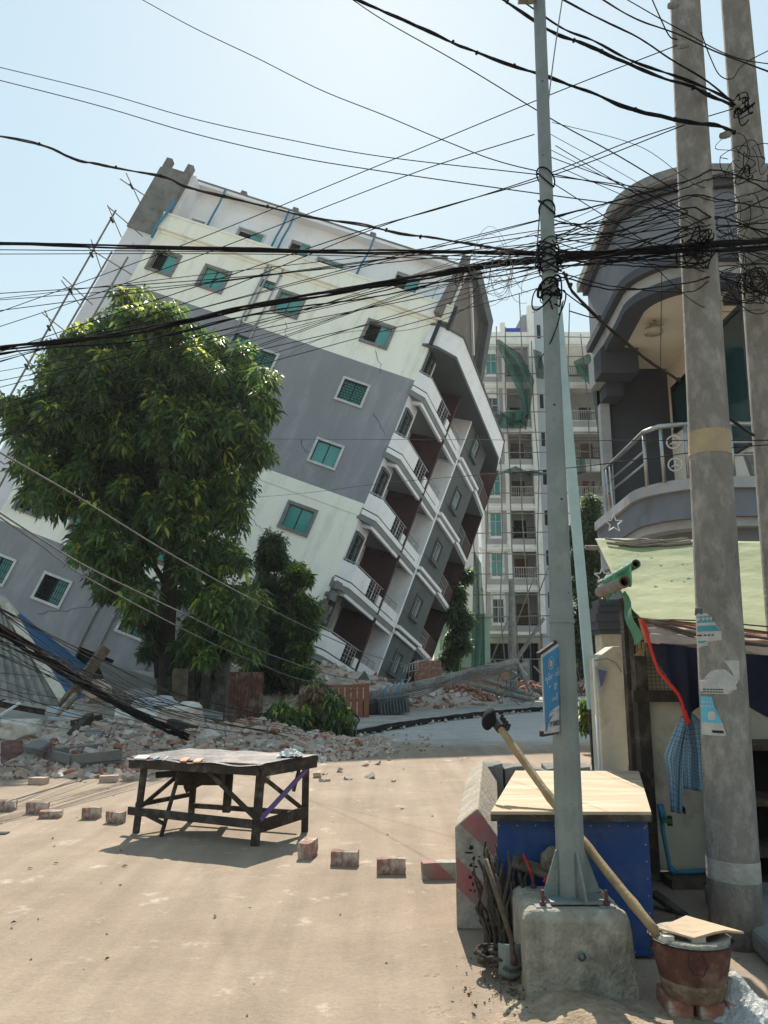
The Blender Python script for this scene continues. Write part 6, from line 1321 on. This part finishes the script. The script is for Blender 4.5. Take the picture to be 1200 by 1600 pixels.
# transformer wreck
TW_ = empty('fallen_transformer', 'wrecked grey transformer box with blue tubes lying by the kerb', 'transformer', loc=at(612, 1110, 25))
TW_.location.z = .1; TW_.rotation_euler = (0, -.12, .2)
mb = MB(); mb.box(-.45, .55, -.3, .3, .0, .5); bev(mb.build('casing', MT['cabin'], TW_), .03)
mb = MB(); mb.box(-.48, .58, -.33, .33, .5, .54); mb.build('lid', MT['cabin'], TW_)
mb = MB()
for i in range(9): mb.box(-.4 + i * .1, -.37 + i * .1, -.42, -.3, .05, .45)
mb.build('cooling_fin', MT['cabin'], TW_)
for i in range(5):
    mb = MB(); mb.tube([(-.4 + i * .2, 0, .54), (-.35 + i * .22, .1, .75), (-.2 + i * .25, .2, .85 + .05 * i)], .03, 6); mb.build('blue_tube', MT['bluepipe'] if i % 2 else MT['stone'], TW_, True)
mb = MB(); mb.box(-.75, -.5, -.25, .2, .0, .42); mb.box(-.9, -.78, -.2, .1, 0, .5); mb.build('side_frame', MT['iron'], TW_)
# fallen poles
def fpole(a, b_, r0, r1, label, m='polec', name='fallen_pole'):
    mb = MB(); k = 10; mb.tube([lerp(a, b_, i / k) for i in range(k + 1)], [r0 + (r1 - r0) * i / k for i in range(k + 1)], 16); tag(mb.build(name, MT[m], None, True), label, 'pole', 'toppled poles at the street end')
fpole(at(578, 1090, 26.5), at(808, 1033, 30), .19, .13, 'thickest toppled concrete pole, rising from the wrecked transformer to the right')
fpole(at(640, 1078, 28), at(824, 1038, 31), .10, .12, 'thinner toppled pole just beneath the thickest one')
fpole(at(715, 1065, 34), at(835, 1095, 34), .13, .13, 'toppled concrete pole lying low, sloping down to the right')
fpole(at(752, 1060, 36), at(842, 1090, 36), .11, .14, 'short toppled pole behind the low sloping one')
fpole(at(802, 1078, 33), at(799, 905, 33), .20, .12, 'slim concrete pole still standing in front of the far scaffold', name='standing_pole')
fpole(at(806, 1032, 32), at(850, 966, 32), .09, .07, 'thin pole stub leaning up to the right from the broken pole heads')
fpole(at(806, 1030, 30), at(828, 1080, 29.5), .08, .06, 'thin strut hanging down from the broken pole heads')
rr = random.Random(44)
mb = MB()
for i in range(34):
    x = rr.uniform(770, 850); y = rr.uniform(1035, 1100); mb.bar(at(x, y, 31), at(x + rr.uniform(-26, 26), y + rr.uniform(-22, 22), 31 + rr.uniform(-1, 1)), rr.uniform(.02, .06))
tag(mb.build('broken_crossarms', MT['stone']), 'tangle of broken metal crossarms around the toppled pole heads', 'wreckage')
mb = MB(); mb.bar(at(788, 1043, 29.8), at(808, 1052, 29.8), .07, .03); mb.bar(at(812, 1040, 29.8), at(824, 1055, 29.8), .06, .03); tag(mb.build('white_bracket', MT['white']), 'bright white bracket pieces hanging from the toppled pole heads', 'bracket')
mb = MB()
for i in range(3): a = at(650 + i * 42, 1078 - i * 10, 27.2 + i * .6); mb.bar(a + Vector((-.12, 0, .22)), a + Vector((.12, 0, .22)), .12, .06)
tag(mb.build('pole_clamp', MT['stone']), 'metal clamps along the thickest toppled pole', 'clamp')
# kerb line made of dark cable and dirt
mb = MB(); kk = [gr(520, 1158), gr(600, 1141), gr(680, 1128), gr(760, 1118), gr(830, 1112), gr(880, 1110)]
for j in range(5):
    pts = []
    for i in range(41): pts.append(pl(kk, i / 40) + Vector((rr.uniform(-.05, .05) + j * .03, (j - 2) * .14 + .12 * math.sin(i * .5 + j), .04 + .03 * abs(math.sin(i * .9 + j)) + .02 * j % .05)))
    mb.tube(pts, .045, 6)
tag(mb.build('downed_cable', MT['cable'], None, True), 'thick black downed cable lying along the kerb across the street', 'cable')

# ground litter
mb = MB(); rr = random.Random(91)
for i in range(120):
    y = 3.2 + rr.random() ** 1.5 * 13; x = rr.uniform(-.52, .42) * y; 
    if abs(x - .9) < .5 and 3.9 < y < 5: continue
    s_ = rr.uniform(.005, .02); mb.mi = rr.choice((0, 0, 1)); shard(mb, (x, y, s_ * .25), s_, rr)
for i in range(260):
    p = pl(kk, rr.random()); shard(mb, (p.x + rr.gauss(0, .2), p.y + rr.gauss(-.1, .35), .05), rr.uniform(.03, .13), rr)
for i in range(90): shard(mb, (rr.uniform(-1.4, 1.2), rr.uniform(15.2, 19), .02), rr.uniform(.02, .09), rr)
tag(mb.build('grit', [MT['rubble'], MT['brick']]), 'scattered grit and crumbs on the dusty road', 'grit', kind='stuff')
V = []; mb = MB()
for i in range(60):
    y = 3.3 + rr.random() ** 1.3 * 12; x = rr.uniform(-.5, .45) * y; t = rr.uniform(0, 6.28); L_ = rr.uniform(.03, .075); d = Vector((math.cos(t), math.sin(t), 0)); n2 = Vector((-d.y, d.x, 0)) * L_ * .18; p = Vector((x, y, .006))
    mb.add([p, p + d * L_ * .5 + n2 + Vector((0, 0, .012)), p + d * L_ + Vector((0, 0, .004)), p + d * L_ * .5 - n2 + Vector((0, 0, .002))], [(0, 1, 2, 3)])
tag(mb.build('dry_leaves', MT['wood']), 'small dry leaves scattered on the road', 'leaves', kind='stuff')
# dirt drift by the footing
mb = MB(); rr = random.Random(55)
def drift(x, y): return .055 * math.exp(-((x - .78 - .25 * (4.6 - y)) / .16) ** 2 - ((y - 4.0) / .55) ** 2) + .045 * math.exp(-((x - 1.0) / .5) ** 2 - ((y - 3.75) / .22) ** 2) - .006
mb.grid(lambda a, b_: (.15 + 1.9 * a, 3.1 + 1.8 * b_, drift(.15 + 1.9 * a, 3.1 + 1.8 * b_) + rr.uniform(-.004, .004) + .006 * math.sin(a * 31) * math.sin(b_ * 27)), 110, 100)
tag(mb.build('dirt_drift', mat('brown_dirt', (.34, .26, .18), .97, (.20, .15, .10), 9, .6, .9, 50, grime=(.42, .35, .27), gscale=4), None, True), 'low drift of brown dirt around the concrete footing', 'dirt', kind='stuff')
mb = MB()
for i in range(260):
    x = rr.gauss(.66, .12); y = rr.gauss(4.25, .2); shard(mb, (x, y, .008), rr.uniform(.004, .015), rr)
tag(mb.build('dirt_crumbs', MT['wood']), 'crumbs and leaf litter between barrier and footing', 'litter', kind='stuff')

# ---------------------------------------------------------------- overhead cables
def crm(P, n=12):
    P = [P[0] * 2 - P[1]] + P + [P[-1] * 2 - P[-2]]; out = []
    for i in range(1, len(P) - 2):
        p0, p1, p2, p3 = P[i - 1:i + 3]
        for j in range(n):
            t = j / n; out.append(.5 * ((2 * p1) + (p2 - p0) * t + (2 * p0 - 5 * p1 + 4 * p2 - p3) * t * t + (3 * p1 - p0 - 3 * p2 + p3) * t ** 3))
    out.append(P[-2]); return out
def wire(pts, w, label, m='cable', strands=1, spread=0, name='overhead_cable', group=None, wob=0, seed=0, clip=0):
    """pts: (px, py, Y); w: radius in m"""
    rr = random.Random(seed + int(pts[0][1])); P = crm([at(*p) for p in pts]); mb = MB()
    for s in range(strands):
        ph = rr.uniform(0, 6.28); f = rr.uniform(.5, 1.3); q = []
        for i, p in enumerate(P):
            if strands > 1: a = ph + i * .35 * f; p = p + Vector((0, math.cos(a) * spread, math.sin(a) * spread + rr.uniform(-1, 1) * spread * .15))
            elif wob: p = p + Vector((0, rr.uniform(-wob, wob), rr.uniform(-wob, wob)))
            q.append(p)
        mb.tube(q, w, 5)
    if clip:
        for i in range(3, len(P) - 1, clip): (mb.tube([P[i] + Vector((0, 0, -.012)), P[i] + Vector((0.01, 0, .014))], w * 1.5, 5) if rr.random() < .6 else None)
    return tag(mb.build(name, MT[m], None, True), label, 'cable', group)
Yp = 4.75
wire([(-30, 380, 6), (300, 388, 5.6), (600, 393, 5.2), (860, 396, 4.9), (1075, 392, Yp), (1240, 385, 5.2)], .007, 'thick black cable bundle running level across the picture', strands=6, spread=.011)
wire([(-30, 390, 6), (400, 394, 5.6), (860, 402, 4.9), (1100, 400, Yp)], .004, 'thin black cable just under the level bundle')
wire([(-30, 397, 6), (400, 397, 5.6), (860, 408, 4.9), (1100, 402, Yp)], .0035, 'second thin cable under the level bundle')
wire([(-30, 548, 6.5), (200, 520, 6.2), (400, 478, 5.8), (620, 440, 5.3), (760, 415, 5), (860, 405, 4.9), (1075, 385, Yp), (1240, 372, 5.2)], .008, 'thickest black cable bundle rising from the left border across the mango tree', strands=8, spread=.017)
wire([(-30, 558, 6.6), (200, 532, 6.3), (420, 490, 5.8), (640, 450, 5.3), (860, 415, 4.9), (1060, 398, Yp)], .005, 'loose black cable sagging just below the rising thick bundle', strands=3, spread=.02)
wire([(-30, 208, 6), (60, 225, 6), (120, 250, 5.9), (160, 258, 5.9), (250, 275, 5.8), (300, 295, 5.7), (400, 318, 5.6), (460, 335, 5.5), (560, 350, 5.4), (640, 368, 5.3), (700, 374, 5.2), (770, 388, 5.1), (860, 398, 4.95)], .0065, 'wavy brown twisted cable hanging over the roof of the leaning building', m='cable2', strands=3, spread=.007, clip=9)
wire([(205, -10, 6.5), (300, 42, 6.3), (400, 90, 6.1), (500, 140, 5.9), (600, 180, 5.7), (700, 222, 5.4), (800, 258, 5.1), (1000, 300, 4.8), (1075, 330, Yp)], .004, 'thin cable descending from the top border left of centre')
wire([(-30, 98, 6.5), (150, 142, 6.3), (300, 185, 6), (450, 218, 5.8), (600, 245, 5.5), (860, 275, 5), (1060, 300, Yp)], .0038, 'upper one of the two parallel cables crossing the empty sky at the left')
wire([(-30, 118, 6.5), (150, 164, 6.3), (300, 208, 6), (450, 243, 5.8), (600, 268, 5.5), (860, 305, 5), (1060, 330, Yp)], .0042, 'lower one of the two parallel cables crossing the empty sky at the left')
wire([(530, -12, 6), (600, 18, 5.9), (690, 58, 5.6), (750, 85, 5.4), (840, 115, 5.1), (900, 135, 5), (970, 165, 4.85), (1060, 188, 4.7), (1120, 196, 4.8), (1148, 208, 5.2)], .008, 'thick twisted black cable sloping from the top border to the second concrete pole', m='cable', strands=3, spread=.008, clip=8)
wire([(540, -8, 6), (600, 32, 5.9), (720, 100, 5.5), (860, 185, 5.1), (960, 240, 4.9), (1060, 300, 4.7)], .0045, 'straight black cable dropping steeply from the top border to the first concrete pole')
wire([(770, -12, 5.5), (860, 48, 5.1), (920, 72, 5), (1000, 108, 4.8), (1070, 132, 4.7), (1110, 150, 4.8), (1155, 170, 5.2)], .008, 'thick black cable right of the metal pole top, lower of the parallel pair', strands=3, spread=.007, clip=8)
wire([(790, -14, 5.5), (870, 38, 5.1), (930, 66, 5), (1000, 100, 4.85), (1080, 128, 4.7), (1150, 160, 5.2)], .006, 'thick black cable right of the metal pole top, upper of the parallel pair', strands=2, spread=.006)
wire([(860, -10, 5.3), (960, 40, 5), (1030, 80, 4.8), (1100, 125, 4.7), (1160, 172, 5.2)], .006, 'dark cable curving down between the two concrete poles', strands=2, spread=.006)
wire([(925, -10, 5.1), (1000, 32, 4.9), (1075, 60, 4.7), (1145, 92, 4.9), (1240, 125, 5.2)], .005, 'cable crossing both concrete poles near the top border', strands=2, spread=.004)
wire([(960, -12, 5.1), (1060, 45, 4.75), (1150, 90, 5), (1240, 104, 5.2)], .004, 'thin cable crossing both concrete poles near the top right corner')
wire([(1015, -10, 5), (1028, 20, 4.9), (1045, 55, 4.8), (1058, 62, 4.7)], .005, 'short looped cable end at the head of the first concrete pole')
wire([(1095, 50, 4.8), (1110, 90, 4.8), (1125, 118, 4.9), (1145, 122, 5), (1165, 98, 5.1), (1240, 60, 5.3)], .004, 'slack cable looping between the two concrete poles')
wire([(880, -10, 4.6), (868, 70, 4.55), (858, 150, 4.5), (852, 230, 4.45), (845, 310, 4.4), (838, 400, 4.4), (835, 420, 4.4)], .0045, 'blue grey rope hanging down along the metal pole', m='galv')
wire([(1060, 70, 4.75), (860, 148, 5), (600, 255, 5.6), (280, 385, 6.4), (-30, 498, 7.2)], .0038, 'topmost cable rising from the left border to the head of the first concrete pole')
wire([(835, 210, 4.9), (700, 252, 5.2), (600, 288, 5.6), (350, 385, 6.2), (120, 470, 6.8), (-30, 520, 7.2)], .0038, 'cable rising from the left border to a tie on the metal pole')
wire([(1145, 170, 5.2), (1000, 215, 4.9), (860, 270, 5), (700, 322, 5.3), (560, 362, 5.6), (300, 450, 6.2), (-30, 560, 7)], .0042, 'cable rising from the left border to the second concrete pole', strands=1)
wire([(1070, 195, 4.7), (860, 275, 5), (600, 352, 5.6), (300, 470, 6.3), (-30, 575, 7)], .004, 'cable rising to the first concrete pole just under its thick twisted cable')
rr = random.Random(12)
for i in range(19):
    y1 = rr.uniform(250, 400); y0 = rr.choice((rr.uniform(430, 520), rr.uniform(540, 700))); s_ = rr.uniform(-.06, .03) * 200; xe = rr.choice((1075, 1150, 1180))
    ym = lambda f: y1 * f + y0 * (1 - f) + 60 * f * (1 - f) * rr.uniform(.2, 1)
    wire([(-30, y0, 7), (300, ym(.3), 6.3), (600, ym(.56), 5.6), (860, ym(.78), 5), (xe, y1, 4.75 if xe == 1075 else 5.3)], rr.uniform(.0022, .0042), ['thin wire from the left sky to the ', 'thin wire over the mango crown to the '][y0 > 530] + {1075: 'first concrete pole', 1150: 'second concrete pole', 1180: 'right border knot'}[xe] + [', high end', ', low end'][y1 > 325], group='thin wires fanning out to the left', seed=i)
for i in range(15):
    y0 = rr.uniform(340, 430); y1 = rr.uniform(250, 460)
    wire([(rr.uniform(835, 870), y0, 4.6), (960, (y0 + y1) / 2 + rr.uniform(-10, 22), 4.7), (1075, y1, 4.7), (1130, y1 + rr.uniform(-20, 20), 4.9), (1240, y1 + rr.uniform(-40, 50), 5.3)], rr.uniform(.003, .006), 'black wire from ' + ('above' if y0 < 380 else 'below') + ' the metal pole knot, meeting the concrete poles ' + ('high' if y1 < 330 else 'halfway' if y1 < 400 else 'low'), group='weave of wires between the poles', seed=i + 40, wob=.004)
for i in range(8):
    y0 = rr.uniform(170, 340)
    wire([(rr.uniform(845, 880), y0, 4.7), (1000, y0 + rr.uniform(30, 90), 4.7), (1100, y0 + rr.uniform(80, 160), 4.8), (1190, y0 + rr.uniform(60, 200), 5.2)], rr.uniform(.002, .0035), 'thin slack wire before the corner building, leaving the metal pole ' + ('above the roofline' if y0 < 260 else 'at roof height'), group='slack wires before the corner building', seed=i + 80)
# coils
def coil(cx, cy, r, Y, n, m, label, sp=.5, w=.003, name='wire_coil', seed=0):
    rr = random.Random(seed); mb = MB(); R0 = r / 1200 * Y
    for i in range(n):
        c = at(cx + rr.uniform(-sp, sp) * r, cy + rr.uniform(-sp, sp) * r, Y + rr.uniform(-.04, .04)); ra, rb_ = R0 * rr.uniform(.45, 1), R0 * rr.uniform(.4, 1); t0 = rr.uniform(0, 6.28); tl = rr.uniform(-.6, .6)
        mb.tube([c + Vector((ra * math.cos(t), .05 * math.sin(t * 2 + i), rb_ * math.sin(t) + tl * ra * math.cos(t) * .5)) for t in np.linspace(t0, t0 + rr.uniform(4.2, 6.6), 20)], w, 4)
    tag(mb.build(name, MT[m], None, True), label, 'wire coil')
coil(800, 425, 42, 4.6, 16, 'cable3', 'pale loose wire loops left of the metal pole', .9, .0016, seed=1)
coil(722, 430, 26, 5.0, 3, 'cable', 'dark wire loop hanging in front of the leaning building roof corner', .5, .003, seed=2)
coil(858, 405, 20, 4.35, 9, 'cable', 'tight black cable knot around the metal pole', .6, .004, seed=3)
coil(858, 462, 22, 4.35, 9, 'cable', 'black cable loops tied lower on the metal pole', .6, .005, seed=4)
coil(1085, 388, 22, 4.68, 11, 'cable', 'black cable knot on the first concrete pole', .7, .005, seed=5)
coil(1165, 420, 52, 5.1, 11, 'cable', 'big black cable coils on the second concrete pole', .7, .0035, seed=6)
coil(1180, 445, 26, 5.1, 14, 'cable2', 'tight brown cable coil low on the second concrete pole', .5, .0045, seed=7)
coil(1170, 240, 30, 5.2, 7, 'cable', 'cable loops high on the second concrete pole', .8, .003, seed=8)
coil(1165, 170, 16, 5.2, 8, 'cable', 'cable knot near the top of the second concrete pole', .8, .005, seed=9)
coil(1165, 275, 14, 5.1, 3, 'cable', 'single round wire ring before the gable at the right', .2, .004, seed=10)
coil(1160, 350, 40, 5.1, 7, 'cable', 'cable loops in the middle of the knot on the second concrete pole', .8, .003, seed=13)
coil(1104, 372, 12, 4.7, 4, 'cable', 'small wire ring right of the first concrete pole', .3, .004, seed=11)
for i, (px, py, Y) in enumerate(((1052, 8, 4.7), (1068, 70, 4.66), (1133, 211, 4.95), (1150, 163, 5.1))):
    c = at(px, py, Y); mb = MB(); mb.tube([c + Vector((-.035, 0, -.008)), c + Vector((.0, 0, 0)), c + Vector((.035, 0, .005))], [.02, .028, .02], 10); tag(mb.build('insulator', MT['stone']), ('insulator at the head of the first concrete pole', 'insulator bolted on the face of the first concrete pole', 'pale insulator hanging between the two concrete poles', 'insulator at the top knot of the second concrete pole')[i], 'insulator')
wire([(880, 425, 4.4), (892, 450, 4.45), (905, 468, 4.5), (960, 520, 4.6), (1020, 568, 4.7), (1062, 596, 4.7)], .0085, 'stiff brown cable slanting down from metal pole to the first concrete pole', m='cable2', strands=2, spread=.005, clip=7)
wire([(1138, 652, 4.9), (1165, 672, 5.0), (1178, 680, 5.1)], .012, 'short thick cable end clamped to the second concrete pole', m='iron')
wire([(880, 455, 4.4), (900, 470, 4.4), (930, 492, 4.5), (925, 496, 4.5), (890, 486, 4.4)], .004, 'bent loop of cable sticking out right of the metal pole')
wire([(843, 560, 4.5), (855, 545, 4.35), (870, 510, 4.3), (880, 470, 4.3)], .004, 'cable end curling round the metal pole below the knot')
wire([(1034, 420, 4.9), (1033, 500, 4.9), (1032, 575, 4.9)], .003, 'single wire hanging straight down before the soffit', m='cable2')
wire([(770, 405, 5), (745, 470, 6.4), (640, 515, 8), (500, 530, 11), (432, 567, 31)], .003, 'wire from the knot to a window of the leaning block')
wire([(400, 686, 20), (700, 687, 12), (900, 688, 7), (1200, 688, 5.2)], .004, 'thin level wire from the mango tree to the right border')
wire([(390, 778, 20), (480, 770, 16), (600, 755, 12), (750, 742, 8), (900, 730, 6), (1140, 700, 5), (1240, 694, 5.2)], .004, 'thin slanting wire below the level one')
# low slack wires at left
wire([(-30, 690, 9), (130, 782, 11), (270, 868, 13), (400, 940, 16), (505, 992, 19), (600, 1030, 22), (700, 1050, 26)], .013, 'upper pale slack wire crossing the mango tree', m='cable3')
wire([(-30, 782, 9), (60, 840, 10), (150, 893, 11.5), (300, 965, 14), (420, 1022, 17), (545, 1060, 22), (640, 1062, 26)], .012, 'middle pale slack wire crossing below the mango crown', m='cable3')
wire([(-30, 788, 9), (60, 850, 10), (140, 905, 11.5), (300, 990, 14), (400, 1035, 17), (480, 1064, 21), (600, 1082, 25)], .010, 'lower pale slack wire crossing below the mango crown', m='cable3')
wire([(-30, 965, 9), (40, 1008, 10), (120, 1062, 11.5), (200, 1108, 13), (260, 1138, 14), (305, 1158, 14.6)], .022, 'thick black downed cable bundle sagging over the shed roof into the rubble', strands=9, spread=.055)
rr = random.Random(66)
for i in range(24):
    y0 = rr.uniform(925, 1015); y1 = rr.uniform(1110, 1165); x1 = rr.uniform(260, 520)
    wire([(-30, y0, 9), (x1 * .3, y0 + (y1 - y0) * .42 + rr.uniform(0, 18), 10.5), (x1 * .62, y0 + (y1 - y0) * .78 + rr.uniform(0, 12), 13), (x1, y1, 16)], rr.uniform(.003, .007), ['thin downed wire from above the shed roof, ending ', 'thin downed wire from low at the left border, ending '][y0 > 970] + ('left of the tree trunk' if x1 < 300 else 'below the tree trunk' if x1 < 380 else 'near the cut branches'), m=rr.choice(('cable', 'cable2', 'cable2')), group='downed wires over the rubble', seed=i)
for i in range(8):
    y0 = rr.uniform(1000, 1120); wire([(-30, y0, 12), (150, y0 + rr.uniform(10, 60), 14), (330, 1120 + rr.uniform(-20, 25), 17), (540, 1060 + rr.uniform(-5, 60), 23)], rr.uniform(.003, .006), 'thin wire sagging from the shed roof side across the heap to the slatted gate', m='cable2', group='downed wires over the rubble', seed=i + 50)
for i in range(5):
    wire([(575 + i * 10, 1095 - i * 3, 26), (660, 1075 + i * 3, 27), (760, 1060 - i * 5, 29), (815, 1036 + i * 6, 30)], .02, 'slack wire trailing along the toppled poles', m='cable3', group='slack wires on the toppled poles', seed=i + 70)
for i in range(6):
    wire([(870 + i * 4, 1000, 14), (885 + i * 6, 1050 + i * 7, 15), (905 + i * 3, 1080 - i * 8, 17)], .008, 'thin grey wire in the gap right of the metal pole', m='cable3', group='wires in the gap right of the metal pole', seed=i + 90)

# bigger broken slabs with bent reinforcement on the heap
rr = random.Random(202)
for i, (px, py, Y, sx, sy, lab) in enumerate(((215, 1118, 16.5, 1.1, .7, 'tilted grey slab with bent bars under the downed bundle'), (330, 1118, 18.5, .8, .5, 'small tilted slab right of the white chunk'), (395, 1140, 16.8, .6, .45, 'small flat slab near the cut branches'), (150, 1150, 14.2, .6, .4, 'broken plaster slab above the trough'), (330, 1150, 15, .45, .35, 'square broken slab above the table'), (60, 1168, 13, .55, .4, 'slab piece left of the trough'), (100, 1118, 17.5, 1.2, .5, 'long slab below the shed roof'), (425, 1062, 29, 1.8, 1.0, 'slab leaning below the building corner'), (470, 1055, 31, 1.6, 1.0, 'grey slab jammed under the lowest balcony'))):
    root = empty('broken_slab', lab, 'slab', loc=at(px, py, Y), group='broken slabs on the heap'); root.rotation_euler = (rr.uniform(.15, .5), rr.uniform(-.35, .35), rr.uniform(-.8, .8))
    mb = MB(); q = [(sx * .5 * math.cos(t) * rr.uniform(.8, 1.2), sy * .5 * math.sin(t) * rr.uniform(.8, 1.2)) for t in (.75 + rr.uniform(-.15, .15), 2.35, 2.9, 3.95, 5.6 + rr.uniform(-.2, .1))]; mb.vprism(q, -.06, .06); bev(mb.build('concrete_piece', rr.choice((MT['rawconc'], MT['plaster'], MT['tgrey'])), root), .012, 1)
    mb = MB()
    for j in range(4): y = (j - 1.5) * sy * .2; mb.tube([(sx * .3, y, 0), (sx * .62, y + rr.uniform(-.05, .05), .02), (sx * .75, y + rr.uniform(-.1, .1), rr.uniform(-.05, .2))], .008, 5)
    mb.build('bent_bars', MT['rust'], root, True)
# thin haze filling the street
hz = bpy.data.materials.new('street_haze'); hz.use_nodes = True; n = hz.node_tree.nodes; l = hz.node_tree.links
n.remove(n['Principled BSDF']); pv = n.new('ShaderNodeVolumePrincipled'); pv.inputs['Color'].default_value = (.86, .92, .95, 1); pv.inputs['Density'].default_value = .0004; pv.inputs['Anisotropy'].default_value = .2
l.new(pv.outputs[0], n['Material Output'].inputs['Volume'])
mb = MB(); mb.box(-40, 40, -8, 90, -1.0, 36); tag(mb.build('haze', hz), kind='stuff')

mb = MB(); a = gr(2, 1303); mb.box(a.x - .35, a.x + .06, a.y - .04, a.y + .05, .004, .012); tag(mb.build('drain_cover', MT['iron']), 'dark iron drain cover in the road at the left border', 'drain cover')

rr = random.Random(303)
for zc, n_, lab in ((at(858, 400, 4.37).z, 9, 'wraps of black cable wound round the metal pole at the level bundle'), (at(860, 455, 4.37).z, 4, 'wraps of black cable wound round the metal pole below the knot'), (at(846, 325, 4.37).z, 2, 'few thin cable wraps on the metal pole above the knot'), (at(848, 278, 4.37).z, 2, 'two thin wire wraps on the upper metal pole')):
    f = (zc - .405) / 5.62; cx = .99 + .05 * f; r0 = mpr(zc - .405) + .004; mb = MB()
    for i in range(n_):
        t1, t2 = rr.uniform(-.05, .05), rr.uniform(-.05, .05); z0 = zc + rr.uniform(-.06, .06) * n_ / 6; rad = r0 + rr.uniform(0, .006 + .002 * n_)
        mb.tube([(cx + rad * math.cos(t), 4.37 + rad * math.sin(t), z0 + t1 * math.cos(t) + t2 * math.sin(t)) for t in np.linspace(0, 6.2832, 25)], rr.uniform(.003, .006), 5, False)
    tag(mb.build('cable_wrap', MT['cable'], None, True), lab, 'cable')
